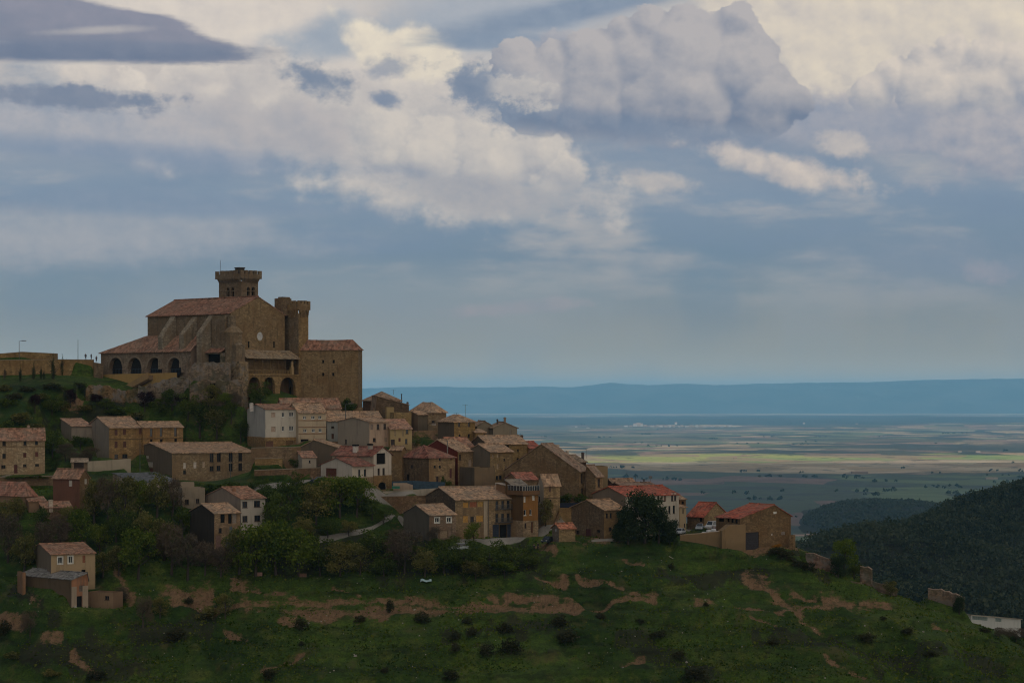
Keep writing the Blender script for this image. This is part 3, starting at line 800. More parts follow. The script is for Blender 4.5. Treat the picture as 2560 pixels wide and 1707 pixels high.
hs = house('long_stone_house', 'long two storey stone house with moss stain and dark gable', 0, 395, 298, 585, 1041, 1113, 523, 27, 'u', 1018, wall=STN, left=(0.15, 0.12, 0.095), leftkind='plaster', tile=T1, age=.55,
      f=[(424, 1069, 6, 13, 's', (.5, .44, .38)), (448, 1068, 7, 14, 's', (.5, .44, .38)), (468, 1067, 6, 13, 's', (.4, .3, .22)), (486, 1050, 9, 22, 'w'), (503, 1049, 9, 22, 'w'), (530, 1048, 9, 24, 'w'), (552, 1047, 9, 24, 'w'),
         (486, 1076, 9, 12, 'w'), (502, 1075, 9, 12, 'w'), (530, 1073, 9, 18, 'w'), (552, 1072, 9, 18, 'w'), (424, 1084, 7, 10, 'w')],
      l=[(341, 1082, 20, 15, 'd', (.11, .035, .025)), (341, 1066, 20, 12, 's', (.38, .34, .29)), (336, 1049, 11, 6, 's', (.4, .36, .3))],
      ch=[(448, 1014, 1022, 4, (0.22, 0.16, 0.12))])
# --- around the white house
hs = house('white_house', 'white three storey house with stone ground floor just below the church', 4, 578, 325, 1035, 244, 772, 540, 22, 'u', 176, wall=WHT, kind='plaster', left=(0.40, 0.40, 0.385), tile=T2, age=.45, base=(632, OCH), ov=.3,
      f=[(690, 320, 58, 66, 's', (.36, .27, .21)), (825, 318, 36, 66, 'W'), (942, 312, 66, 60, 'W'), (690, 520, 62, 74, 's', (.36, .27, .21)), (826, 510, 34, 64, 'W'), (942, 506, 66, 66, 'W'), (636, 725, 104, 82, 'g', (.13, .065, .04)), (920, 715, 108, 78, 'g', (.13, .075, .03))],
      ch=[(383, 150, 205, 46, (0.5, 0.46, 0.42), 0, .5)])
house('cream_house', 'cream house with three rows of double windows right of the white house', 4, 1042, 1000, 1430, 290, 700, 541, 22, 'u', 160, wall=CRM, kind='plaster', tile=T1, age=.55, D=10.5,
      f=[(1128, 358, 44, 44, 'W'), (1245, 356, 50, 46, 'W'), (1342, 354, 44, 46, 'W'), (1133, 540, 46, 46, 'W'), (1250, 538, 46, 46, 'W'), (1347, 535, 46, 46, 'W'), (1130, 686, 110, 56, 'o')], bands=[(397, (.24, .13, .08)), (490, (.22, .14, .10)), (582, (.24, .13, .08))])
house('back_house', 'low pale house with broad tiled roof hidden behind the white and cream houses', 4, 820, 560, 1640, 230, 420, 556, 16, 'u', 95, wall=(0.42, 0.33, 0.26), kind='plaster', tile=T2, age=.55, ch=[(806, 112, 190, 26, (0.34, 0.25, 0.19), 0, .25)], D=9)
house('blue_fronted_house', 'narrow house with pale blue upper wall between the cream house and grey gable', 4, 1440, 1400, 2230, 402, 700, 546, 20, 'u', 278, wall=BLU, kind='plaster', tile=T1, age=.6, D=10,
      f=[(1522, 492, 42, 26, 'w'), (1522, 618, 34, 74, 'd', (.10, .05, .035))])
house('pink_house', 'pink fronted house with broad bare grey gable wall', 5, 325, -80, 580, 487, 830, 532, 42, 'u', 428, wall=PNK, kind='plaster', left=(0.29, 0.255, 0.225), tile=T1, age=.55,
      f=[(355, 548, 36, 72, 's', (.22, .17, .14)), (435, 545, 34, 70, 'w'), (522, 542, 34, 70, 'w'), (388, 712, 38, 48, 'w'), (537, 708, 36, 50, 's', (.25, .2, .15))], l=[(22, 735, 24, 60, 'w')])
house('yellow_house', 'small yellow house with balcony door and sloping roof beside the pink house', 5, 592, 560, 868, 575, 830, 534, 16, 'shed', 455, wall=(0.36, 0.28, 0.16), kind='plaster', tile=(0.38, 0.2, 0.13), age=.4, D=9,
      f=[(624, 752, 52, 90, 'd', (.05, .035, .03)), (710, 712, 28, 46, 's', (.10, .04, .035)), (796, 730, 30, 62, 'w'), (806, 604, 34, 58, 'w'), (650, 625, 24, 90, 's', (.30, .23, .14)), (752, 628, 24, 80, 's', (.30, .23, .14))])
hs = house('flat_topped_block', 'plain ochre wall block with square tower stub above the yellow house', 5, 640, 560, 862, 362, 560, 546, 22, 'flat', wall=(0.28, 0.215, 0.12), D=7)
house('tower_stub', 'square blank ochre tower stub beside the dark lean-to house', 5, 545, 538, 640, 294, 520, 549, 8, 'flat', wall=(0.29, 0.225, 0.125), kind='plaster', D=4)
hs = house('dark_hill_house', 'dark stone house with pyramid roof at the foot of the church annex', 5, 405, 240, 725, 206, 380, 566, 30, 'hip', 98, wall=(0.13, 0.085, 0.06), tile=TB, age=.6, ch=[(736, 122, 190, 9, (.05, .045, .04), 0, .3)])
antenna(hs, 5, 632, 72, 120)
hs = house('hip_roofed_house', 'stone house with long hipped roof and patched wall, right of the dark houses', 5, 1072, 830, 1308, 352, 580, 553, 30, 'hip', 234, wall=(0.24, 0.185, 0.13), tile=T1, age=.65, left=(0.2, 0.15, 0.11),
      f=[(1140, 378, 36, 40, 's', (.14, .09, .07)), (1140, 480, 40, 26, 'w'), (1150, 512, 60, 30, 's', (.35, .3, .26))])
house('grey_porch_house', 'small grey brown house with tilted roof before the hipped house', 5, 945, 862, 1068, 392, 580, 547, 33, 'shed', 348, wall=(0.115, 0.095, 0.075), left=(0.16, 0.115, 0.085), kind='plaster', tile=T1, age=.6, f=[(1120, 610, 30, 80, 'o')])
hs = house('square_ochre_house', 'square ochre house with four small windows and dark rounded side', 5, 1408, 1200, 1675, 478, 740, 540, 31, 'hip', 390, wall=(0.255, 0.18, 0.085), left=(0.13, 0.105, 0.085), leftkind='plaster', tile=T1, age=.55,
      f=[(1473, 518, 26, 50, 'w'), (1597, 515, 26, 52, 'w'), (1478, 663, 26, 44, 'w'), (1597, 660, 26, 46, 'w')])
antenna(hs, 5, 1550, 258, 405)
antenna(hs, 5, 1436, 365, 420)
house('ochre_annex', 'low ochre annex against the right side of the square ochre house', 5, 1680, 1660, 1815, 622, 760, 541, 18, 'shed', 582, wall=(0.24, 0.17, 0.085), tile=T1, D=5, f=[(1794, 652, 22, 30, 'w')])
hs = house('grey_gabled_house', 'hazy grey house whose low gable shows beside the square ochre house', 5, 1700, 1680, 1905, 535, 700, 566, 12, 'v', 478, wall=(0.22, 0.19, 0.155), kind='plaster', tile=TB, D=9)
hs = house('grey_gabled_house', 'hazy grey gable with tall square chimney standing against the plain', 5, 1905, 1890, 2213, 560, 740, 562, 12, 'v', 492, wall=(0.23, 0.2, 0.165), kind='plaster', tile=TB, D=9, ch=[(2056, 422, 500, 26, (.2, .14, .1), 0, .3), (1960, 446, 500, 18, (.06, .05, .045), 0, .4)], f=[(2128, 610, 26, 60, 's', (.2, .17, .14))])
# --- middle village
hs = house('long_roofed_house', 'brown house with long pale roof and stub chimney left of the great brown barn', 5, 1830, 1610, 2345, 768, 1180, 529, 24, 'u', 664, wall=(0.25, 0.18, 0.09), left=(0.11, 0.09, 0.07), tile=T1, age=.6,
      f=[(2080, 800, 60, 40, 'o'), (2225, 846, 22, 30, 'w'), (2222, 968, 28, 50, 'w'), (2216, 1098, 30, 54, 'w')], ch=[(2270, 648, 720, 30, (.13, .09, .07)), (2175, 680, 710, 22, (.16, .12, .09))])
house('plain_ochre_house', 'plain ochre house with grey side wall in the village middle', 5, 1865, 1580, 2160, 868, 1240, 518, 32, 'u', 772, wall=(0.255, 0.19, 0.11), left=(0.16, 0.135, 0.11), leftkind='plaster', tile=T1, age=.6,
      f=[(1905, 920, 22, 40, 's', (.22, .16, .11)), (1966, 918, 24, 42, 's', (.34, .26, .18)), (2050, 966, 22, 34, 'w'), (1910, 1066, 18, 50, 's', (.12, .08, .06)), (1965, 1052, 26, 66, 's', (.33, .25, .17)), (2068, 1060, 20, 30, 's', (.2, .15, .1)), (1957, 1196, 32, 52, 'w'), (2000, 1192, 34, 54, 'w')])
house('terrace_block', 'grey brown flat terrace block with parapet under the plain ochre house', 5, 1668, 1478, 1930, 1068, 1320, 511, 30, 'flat', wall=(0.175, 0.13, 0.09), left=(0.105, 0.085, 0.068), kind='plaster', D=None)
hs = house('red_sided_house', 'narrow house with dark red painted side wall and pale roof', 5, 1455, 985, 1668, 862, 1310, 521, 46, 'u', 715, fr_=.55, wall=(0.27, 0.2, 0.125), left=(0.13, 0.03, 0.022), leftkind='plaster', tile=T1, age=.5,
      f=[(1485, 936, 24, 74, 'w'), (1612, 1015, 40, 100, 's', (.36, .27, .2)), (1655, 1000, 14, 120, 's', (.45, .4, .34))], ch=[(1322, 715, 880, 10, (.2, .18, .16), 0, .05), (1425, 742, 790, 12, (.2, .07, .05)), (1526, 762, 820, 15, (.2, .05, .035))])
house('red_backed_roof_house', 'house showing only its reddish roof behind the red sided house', 5, 1380, 1290, 1660, 800, 1000, 532, 28, 'u', 688, wall=STN, tile=(0.34, 0.16, 0.1), age=.45, D=9)
house('hipped_red_house', 'stone house with hipped red roof and white skylights in the village middle', 5, 1085, 740, 1420, 935, 1290, 513, 40, 'hip', 775, apx=.30, wall=(0.275, 0.2, 0.125), left=(0.14, 0.105, 0.075), leftkind='stone', tile=TD, age=.35,
      f=[(1226, 962, 24, 30, 'w'), (1370, 952, 26, 36, 's', (.1, .04, .03)), (1160, 1056, 26, 36, 'w'), (1226, 1056, 26, 38, 'w'), (1364, 1140, 30, 118, 's', (.10, .035, .035)), (1194, 1222, 30, 92, 'd', (.05, .03, .025))],
      l=[(868, 1054, 36, 46, 'w'), (815, 1190, 40, 80, 'o')])
hs = house('tawny_back_house', 'tall blank tawny wall house between the white villa and hipped red house', 5, 740, 590, 790, 838, 1250, 520, 62, 'v', 800, wall=(0.26, 0.19, 0.115), tile=T1, age=.5, D=None)
# --- white villa with arch, garage wing
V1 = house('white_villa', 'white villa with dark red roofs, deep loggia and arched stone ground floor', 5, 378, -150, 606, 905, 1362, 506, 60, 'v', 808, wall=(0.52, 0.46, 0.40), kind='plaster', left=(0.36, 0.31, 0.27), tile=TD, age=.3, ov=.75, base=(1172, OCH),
      f=[(474, 952, 116, 140, 'o'), (445, 1120, 30, 88, 'w'), (508, 1116, 32, 92, 'w'), (486, 1306, 112, 112, 'oa')], l=[(300, 1130, 36, 66, 'w'), (270, 1300, 34, 80, 'o')],
      ch=[])
def chimney_on(Hs, zoom, x, top, bot, w, y_, col, cap=True):
    ox, oy, k = REG[zoom]; fr = Hs['fr']; xx = Hs['W'] * 0.15
    b_ = fr.o + fr.u * xx
    yy = fr.along(ox + x * k, fr.v, b_)
    wm = w * k * b_.y / F / 2
    zt, z0 = fr.z(oy + top * k, xx, yy), fr.z(oy + bot * k, xx, yy)
    mb = MB(); mb.box((xx - wm, yy - wm, z0 - .4), (xx + wm, yy + wm, zt)); mb.box((xx - wm - .06, yy - wm - .06, zt + .003), (xx + wm + .06, yy + wm + .06, zt + .12))
    o = mb.build('chimney', flat_mat('chimney_render', col, .9), Hs['root'])
    if cap:
        mb = MB(); mb.box((xx - wm - .1, yy - wm - .1, zt + .123), (xx + wm + .1, yy + wm + .1, zt + .5)); mb.build('chimney_cap', DARK, o)
chimney_on(V1, 4, 1842, 762, 920, 58, 0, (.5, .45, .4))
chimney_on(V1, 4, 2048, 750, 775, 50, 0, (.3, .26, .22))
house('garage_wing', 'white garage wing with red tiled gable and brown door beside the villa', 4, 1795, 1356, 2085, 1030, 1300, 499, 46, 'u', 925, wall=(0.50, 0.44, 0.38), kind='plaster', left=(0.46, 0.41, 0.36), tile=TD, age=.3, ov=.7, base=(1195, (0.25, 0.18, 0.11)),
      f=[(1895, 1132, 30, 96, 'w'), (1975, 1128, 34, 98, 'w')], l=[(1500, 1122, 150, 116, 'g', (.10, .035, .02))])
house('grey_gabled_shed', 'brown grey blank gable shed below the cream house', 4, 1600, 1062, 1720, 782, 1180, 523, 58, 'u', 672, fr_=.62, wall=(0.15, 0.125, 0.1), left=(0.145, 0.115, 0.09), kind='plaster', tile=T1, age=.55)
house('garden_shed', 'small white garden shed with red roof and one window by green vine', 4, 1095, 1000, 1292, 918, 1072, 513, 18, 'shed', 836, wall=(0.36, 0.33, 0.30), kind='plaster', tile=(.33, .17, .11), age=.5, D=5, cat='shed', f=[(1200, 972, 22, 36, 'w')], ov=.3, l=[])
# --- lower village
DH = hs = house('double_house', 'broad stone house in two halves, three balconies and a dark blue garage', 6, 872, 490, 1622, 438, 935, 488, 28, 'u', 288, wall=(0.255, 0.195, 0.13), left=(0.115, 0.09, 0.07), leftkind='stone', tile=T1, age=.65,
      f=[(1000, 500, 64, 66, 's', (.40, .21, .05)), (1094, 494, 88, 64, 's', (.26, .09, .045)), (1180, 492, 66, 62, 's', (.36, .22, .07)), (1000, 672, 62, 82, 's', (.42, .23, .06)), (1081, 676, 46, 70, 'w'), (1172, 666, 84, 76, 's', (.42, .23, .06)),
         (1383, 500, 34, 100, 'wb'), (1454, 496, 34, 96, 'wb'), (1522, 492, 36, 96, 'wb'), (1383, 658, 36, 104, 'wb'), (1454, 655, 36, 104, 'wb'), (1522, 652, 38, 104, 'wb'), (1370, 832, 80, 186, 'g', DOORB), (1460, 832, 92, 186, 'o'), (1550, 826, 82, 186, 'g', DOORB)])
fr = DH['fr']
mb = MB()
x0 = fr.along(960 + 1222 * .20408, fr.u); x1 = fr.along(960 + 1266 * .20408, fr.u)
mb.box((x0, -0.05, -4), (x1, -0.002, hs['he'] - 0.4)); mb.build('pale_quoin', wall_mat((0.36, 0.31, 0.26), 'plaster'), hs['root'])
mb = MB(); mb.tube([(x1 + .2, -0.08, -1), (x1 + .2, -0.08, hs['he'])], 0.07, 6); mb.build('drainpipe', METAL, hs['root'])
house('small_grey_house', 'small grey brown house with two white framed windows in front', 6, 556, 240, 880, 626, 935, 480, 31, 'u', 502, wall=(0.205, 0.155, 0.125), left=(0.115, 0.105, 0.095), leftkind='plaster', tile=T1, age=.65,
      f=[(650, 684, 52, 58, 'wf'), (795, 680, 52, 58, 'wf'), (640, 880, 44, 90, 'd', (.25, .22, .19)), (735, 860, 90, 90, 's', (.26, .19, .12))])
OH = house('orange_house', 'narrow orange brown house with glazed white gallery under a grey ruined roof', 6, 1706, 1530, 1886, 372, 905, 491, 36, 'shed', 200, wall=(0.25, 0.125, 0.042), left=(0.12, 0.068, 0.03), kind='plaster', tile=(0.17, 0.15, 0.13), age=.9, base=(694, (0.30, 0.23, 0.16)), D=7,
      f=[(1724, 432, 26, 74, 's', (.5, .47, .42)), (1832, 414, 34, 60, 's', (.5, .47, .42)), (1726, 592, 32, 70, 'W'), (1795, 586, 26, 64, 'W'), (1810, 772, 26, 132, 'd', (.10, .045, .03)), (1732, 752, 22, 64, 'w')], l=[(1672, 812, 66, 170, 'g', (.045, .065, .10))]) 
# glazed gallery of the orange house
fr = OH['fr']; zt, zb_ = fr.z(1160 + 268 * .20408, 0, 0), fr.z(1160 + 366 * .20408, 0, 0)
mb = MB(); W_ = OH['W']; D_ = OH['D']
mb.box((-.55, -.55, zb_ - .25), (W_ + .1, D_ * .8, zb_ + 0.75))
mb.build('gallery_parapet', wall_mat((0.16, 0.09, 0.05), 'plaster'), OH['root'])
mb = MB()
for i in range(8):
    x = -.5 + (W_ + .5) * i / 7; mb.box((x - .06, -.52, zb_ + .753), (x + .06, -.44, zt))
for i in range(6):
    y = -.3 + (D_ * .8) * i / 5; mb.box((-.52, y - .06, zb_ + .753), (-.44, y + .06, zt))
mb.box((-.54, -.54, zt), (W_ + .1, -.42, zt + .12)); mb.box((-.54, -.417, zt), (-.42, D_ * .8, zt + .12))
gf_ = mb.build('gallery_window', flat_mat('weathered_white', (.30, .28, .25), .7), OH['root'])
mb = MB(); mb.box((-.47, -.47, zb_ + .755), (W_, D_ * .75, zt - .005)); mb.build('pane', GLASS, gf_)
house('tall_beige_house', 'tall beige house with pale stair tower side, behind a small bush', 6, 1957, 1884, 2156, 252, 752, 498, 24, 'u', 134, wall=(0.29, 0.215, 0.13), left=(0.36, 0.32, 0.275), leftkind='plaster', tile=(0.38, 0.24, 0.15), age=.5,
      f=[(2032, 306, 26, 66, 's', (.11, .06, .045)), (2040, 466, 26, 68, 'w'), (2043, 612, 24, 80, 'w')], l=[(1902, 290, 16, 30, 'w'), (1900, 426, 22, 64, 'w')], bands=[(414, (.12, .085, .06))])
house('red_patch_house', 'house with patched red roof squeezed behind the orange house', 6, 1640, 1600, 1885, 190, 400, 503, 22, 'u', 112, wall=(.25, .18, .12), tile=(0.34, 0.12, 0.08), age=.35, D=8)
house('white_shed', 'small white lean-to shed above the balcony house', 6, 1486, 1375, 1530, 262, 400, 497, 40, 'shed', 238, wall=(.5, .47, .43), left=(.2, .12, .07), kind='plaster', tile=(.42, .36, .3), cat='shed', f=[(1508, 320, 26, 26, 'w')])
BG = house('great_brown_barn', 'huge brown stone gable barn dominating the right of the village', 7, 882, 10, 1010, 460, 800, 507, 58, 'u', 142, wall=(0.23, 0.165, 0.095), left=(0.185, 0.135, 0.085), tile=(0.25, 0.16, 0.11), age=.6, fr_=.50,
      f=[(916, 545, 26, 118, 'w'), (920, 716, 28, 118, 'w')], ch=[])
house('brown_side_house', 'brown house with stepped roof against the right of the great barn', 7, 1076, 962, 1162, 516, 800, 506, 50, 'u', 395, fr_=.9, wall=(0.24, 0.175, 0.105), left=(0.165, 0.12, 0.075), tile=(0.25, 0.16, 0.11), age=.6, D=None,
      f=[(1116, 598, 28, 100, 'w'), (1122, 692, 26, 30, 'w')])
house('flat_block', 'plain tan flat topped block behind the brown side house', 7, 1000, 985, 1220, 402, 560, 516, 14, 'flat', wall=(0.225, 0.17, 0.11), kind='plaster', D=6)
house('white_block', 'white flat block with dish aerial behind the great barn ridge', 7, 530, 440, 652, 148, 300, 522, 26, 'flat', wall=(0.42, 0.37, 0.33), left=(.2, .15, .11), kind='plaster', D=None)
house('brown_back_house', 'brown roofed house rising behind the barn, pale chimney', 7, 640, 520, 775, 300, 460, 518, 40, 'u', 205, wall=(.13, .09, .07), tile=(0.22, 0.15, 0.12), age=.6, ch=[(744, 216, 290, 28, (.40, .35, .29), 0, .2)], D=7)
hs = house('striped_tile_house', 'small house with ribbed brown tile roof above the barn', 7, 895, 770, 966, 350, 480, 519, 40, 'u', 276, wall=(.09, .06, .05), tile=(0.21, 0.155, 0.11), age=.5, D=8, ch=[(926, 236, 290, 24, (.08, .06, .055))])
antenna(hs, 7, 966, 195, 300, 2)
hs = house('red_topped_house', 'house with plain red roof peeping out behind the brown long roof', 7, 300, 200, 440, 190, 360, 533, 30, 'u', 118, wall=(.3, .22, .17), tile=(0.33, 0.09, 0.06), age=.2, D=8)
house('stone_village_house', 'two storey brown stone house with red door left of the dark evergreen', 7, 1176, 782, 1440, 918, 1255, 487, 33, 'u', 800, wall=(0.25, 0.18, 0.10), left=(0.16, 0.12, 0.085), tile=(0.39, 0.235, 0.135), age=.45, bands=[],
      f=[(1212, 982, 24, 58, 'w'), (1256, 980, 24, 60, 'w'), (1345, 970, 30, 56, 'w'), (1250, 1140, 36, 46, 'w')], l=[(990, 1192, 60, 108, 'd', (.075, .025, .025)), (1110, 1164, 42, 36, 'w'), (866, 1176, 40, 42, 'w')])
house('little_shed', 'little stone shed with bright orange tile roof at the road end', 7, 646, 566, 838, 1130, 1278, 481, 24, 'u', 1078, wall=(0.27, 0.2, 0.12), left=(0.2, 0.17, 0.15), tile=(0.40, 0.15, 0.085), age=.3, cat='shed', ov=.5, l=[(606, 1150, 26, 30, 's', (.4, .38, .36))])
LH = house('long_red_roofed_house', 'long white house with bright red roof and rows of tall windows', 7, 1428, 1042, 2056, 752, 1250, 494, 30, 'u', 645, wall=(0.45, 0.41, 0.355), kind='plaster', left=(0.215, 0.17, 0.135), tile=TR, age=.25,
      f=[(1490, 806, 24, 90, 's', (.13, .075, .05)), (1525, 803, 24, 90, 's', (.13, .075, .05)), (1580, 797, 24, 90, 'w'), (1612, 794, 24, 88, 'w'), (1646, 790, 24, 88, 'w'), (1700, 790, 22, 86, 'w'), (1760, 784, 24, 86, 'w'), (1815, 778, 24, 86, 'w'), (1855, 775, 24, 88, 's', (.16, .11, .09)), (1893, 770, 26, 88, 's', (.13, .085, .06)), (1978, 764, 24, 90, 'w'), (2013, 760, 24, 90, 'w'),
         (1946, 912, 24, 92, 'w'), (1998, 908, 26, 94, 'w'), (1840, 925, 24, 90, 'w'), (1700, 940, 24, 90, 'w'), (1600, 950, 24, 90, 'w'), (2026, 1080, 24, 94, 'd', (.08, .09, .10)), (1960, 1085, 26, 80, 'w')])
house('cream_annex', 'cream annex with brown door at the right end of the red roofed house', 7, 2062, 2040, 2143, 884, 1185, 502, 26, 'shed', 850, wall=(0.37, 0.30, 0.21), kind='plaster', tile=T1, D=5, f=[(2082, 1085, 40, 110, 'd', (.095, .055, .05)), (2106, 928, 14, 50, 'w'), (2124, 1095, 14, 44, 'w')])
house('brown_stepped_house', 'narrow brown house with stepped balconies behind the cream annex', 7, 2066, 2040, 2138, 790, 900, 507, 26, 'shed', 700, wall=(0.2, 0.13, 0.075), tile=T1, D=7, f=[(2104, 830, 30, 34, 'o')])
hs = house('brown_roof_house', 'low house with brown roofs beyond the long red roof', 7, 1300, 1170, 1570, 632, 780, 521, 30, 'u', 555, wall=(.16, .12, .09), tile=(0.29, 0.17, 0.11), age=.5)
antenna(hs, 7, 1546, 512, 620, 0)
hs = house('flat_roof_house', 'house with low brown roof and two thin flues behind the long red roof', 7, 1390, 1330, 1800, 640, 780, 516, 22, 'u', 600, wall=(.16, .12, .09), tile=(0.24, 0.15, 0.11), age=.5, D=8, ch=[(1606, 576, 620, 11, (.05, .045, .04)), (1646, 548, 615, 11, (.05, .045, .04))])
antenna(hs, 7, 1722, 510, 620, 1)
RB = house('red_roofed_barn', 'smaller barn with two red roof slopes beside the parked cars', 8, 905, 715, 1172, 500, 640, 506, 52, 'v', 350, wall=(0.27, 0.2, 0.12), left=(0.15, 0.11, 0.075), tile=TR, age=.25, ov=.5, D=None, l=[(868, 535, 30, 50, 'o')])
BB = house('big_red_barn', 'big brown barn with red roof and dark double doors at the right end', 8, 1312, 1042, 1886, 524, 872, 484, 40, 'v', 372, fr_=.66, wall=(0.175, 0.12, 0.068), left=(0.15, 0.105, 0.062), tile=TR, age=.35, ov=.45,
      f=[(1447, 778, 158, 200, 'g', (.032, .028, .032)), (1802, 690, 46, 36, 's', (.2, .17, .15)), (1674, 704, 22, 22, 's', (.45, .4, .36))], l=[(1270, 555, 26, 48, 'o'), (1225, 548, 26, 44, 'o'), (1180, 542, 26, 44, 'o'), (1100, 538, 60, 40, 'o')])
mb = MB(); fr = BB['fr']; xa = fr.along(1560 + 1706 * .22109, fr.u)
mb.box((xa - .5, -.05, BB['ha'] - 2.0), (xa + .5, -.003, BB['ha'] - 1.5)); mb.build('vent', FRAME_WHITE, BB['root'])
house('barn_lean_to', 'narrow tan lean-to against the right side of the big barn', 8, 1915, 1870, 1938, 712, 895, 492, 60, 'flat', wall=(0.22, 0.155, 0.09), cat='shed')
# --- left lower quarter
LW = house('white_block_house', 'white three storey house with orange roof standing in the lower trees', 3, 2022, 1720, 2228, 224, 545, 478, 38, 'u', 130, wall=(0.42, 0.385, 0.345), kind='plaster', left=(0.25, 0.21, 0.19), tile=T2, age=.4,
      f=[(2057, 272, 42, 52, 'w'), (2160, 266, 52, 54, 'w'), (2058, 392, 42, 52, 'w'), (2162, 387, 50, 52, 'w')], bands=[(495, (.12, .12, .12))], ch=[(1965, 135, 180, 24, (.3, .16, .1), 0, .3)])
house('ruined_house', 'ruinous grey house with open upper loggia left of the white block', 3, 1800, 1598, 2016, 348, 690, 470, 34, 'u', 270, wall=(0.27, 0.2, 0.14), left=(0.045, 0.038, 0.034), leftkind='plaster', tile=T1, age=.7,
      f=[(1870, 388, 36, 72, 'o'), (1932, 388, 30, 84, 'o'), (1970, 388, 36, 80, 's', (.22, .18, .15)), (1850, 490, 28, 44, 'w'), (1940, 482, 26, 54, 's', (.1, .12, .14)), (1942, 605, 96, 126, 'g', (.085, .09, .11)), (1835, 590, 40, 120, 's', (.2, .12, .1))])
house('concrete_block', 'grey concrete flat block with two windows among the lower trees', 3, 1530, 1498, 1722, 132, 300, 487, 16, 'flat', wall=(0.25, 0.215, 0.18), kind='plaster', D=7, f=[(1570, 250, 34, 44, 'w'), (1660, 243, 30, 40, 'w')])
house('concrete_hut', 'small flat concrete hut on the terrace behind the concrete block', 3, 1516, 1500, 1632, 86, 190, 494, 12, 'flat', wall=(0.27, 0.23, 0.19), kind='plaster', D=4)
house('metal_roofed_shed', 'wide shed with grey metal roof and white edging', 2, 1330, 1105, 1750, 1436, 1530, 491, 30, 'shed', 1352, wall=(0.32, 0.29, 0.25), kind='plaster', tile=(0.10, 0.11, 0.12), age=.15, cat='shed')
house('brick_red_house', 'reddish brown house with one pale shuttered window at the lower left', 2, 780, 520, 872, 1388, 1740, 488, 66, 'v', 1310, wall=(0.2, 0.14, 0.08), left=(0.15, 0.075, 0.055), leftkind='plaster', tile=T2, age=.45, l=[(690, 1442, 34, 60, 's', (.45, .42, .37)), (645, 1640, 30, 60, 'w')], f=[(842, 1424, 26, 50, 's', (.4, .37, .32))])
house('red_hipped_house', 'low house with spreading red hipped roof at the left edge', 3, 212, -260, 300, 182, 300, 481, 55, 'hip', 76, wall=(0.26, 0.17, 0.12), kind='plaster', tile=(0.28, 0.125, 0.085), age=.4)
house('terracotta_hut', 'small terracotta walled hut with low roof and pale chimney by trees', 3, 355, 275, 600, 298, 400, 477, 24, 'u', 255, wall=(0.2, 0.13, 0.09), left=(.04, .035, .03), tile=T2, age=.5, D=6, ch=[(426, 230, 290, 32, (.42, .34, .27), 0, .05)], cat='shed')
house('roofed_porch', 'small tiled porch roof in front of the hipped red roof', 3, 240, 180, 385, 245, 330, 479, 22, 'shed', 212, wall=(0.24, 0.16, 0.11), kind='plaster', tile=T2, D=4, cat='shed')
house('tall_plaster_house', 'tall beige plaster house with six openings, alone at lower left', 3, 428, 250, 800, 692, 985, 455, 25, 'u', 606, wall=(0.345, 0.265, 0.18), kind='plaster', left=(0.18, 0.15, 0.125), tile=T2, age=.45,
      f=[(505, 740, 36, 54, 'wf'), (592, 734, 34, 56, 'wf'), (705, 730, 24, 62, 's', (.23, .09, .05)), (505, 850, 34, 30, 'o'), (592, 842, 34, 30, 'o'), (701, 834, 34, 32, 'o')])

house('dark_lean_to', 'dark stone house with roof falling to the right in front of the pyramid roof', 5, 408, 395, 830, 268, 420, 557, 14, 'v', 158, fr_=.03, wall=(0.12, 0.09, 0.066), tile=TB, age=.7, D=7, ov=.25, ch=[(812, 226, 290, 24, (.10, .075, .06), 0, .5)])
CS = house('corrugated_shed', 'grey brown shed with corrugated roof and red brick front below the beige house', 3, 600, 148, 740, 905, 1198, 447, 50, 'v', 850, fr_=.93, wall=(0.30, 0.145, 0.085), kind='brick', left=(0.115, 0.085, 0.06), leftkind='plaster', tile=(0.17, 0.165, 0.16), age=.2, ov=.15, cat='shed',
      f=[(686, 975, 44, 52, 's', (.14, .11, .09)), (668, 1098, 46, 118, 'o')], l=[(270, 985, 40, 40, 'o')])
house('brick_pier', 'low brick chimney pier at the left end of the corrugated shed', 3, 190, 146, 216, 842, 1000, 453, 30, 'flat', wall=(0.25, 0.14, 0.085), kind='brick', cat='pier')
house('pink_ruin_hut', 'low roofless pinkish hut with small barred window right of the brick shed', 3, 950, 742, 1032, 1012, 1150, 452, 66, 'flat', wall=(0.21, 0.14, 0.10), left=(0.27, 0.19, 0.135), kind='plaster', cat='hut', l=[(898, 1055, 36, 34, 'w')])
house('roofed_gateway', 'small tile roofed gateway with dark doors in the pale wall', 2, 700, 670, 858, 1232, 1312, 520, 10, 'u', 1208, wall=(0.24, 0.18, 0.13), tile=(0.33, 0.25, 0.19), age=.6, D=2.5, cat='gateway', f=[(772, 1272, 96, 72, 'd', (.035, .02, .015))])

fr = CS['fr']; zt_ = fr.z(1180 + 962 * REG[3][2], 0, 0)
mb = MB(); xs_ = [fr.along(668 * REG[3][2] - 7, fr.u), fr.along(668 * REG[3][2] + 7, fr.u)]
mb.box((0.0, -.04, -4), (xs_[0] - .05, -.003, zt_)); mb.box((xs_[1] + .05, -.04, -4), (CS['W'], -.003, zt_)); mb.build('plaster_render', wall_mat((0.34, 0.285, 0.245), 'plaster'), CS['root'])

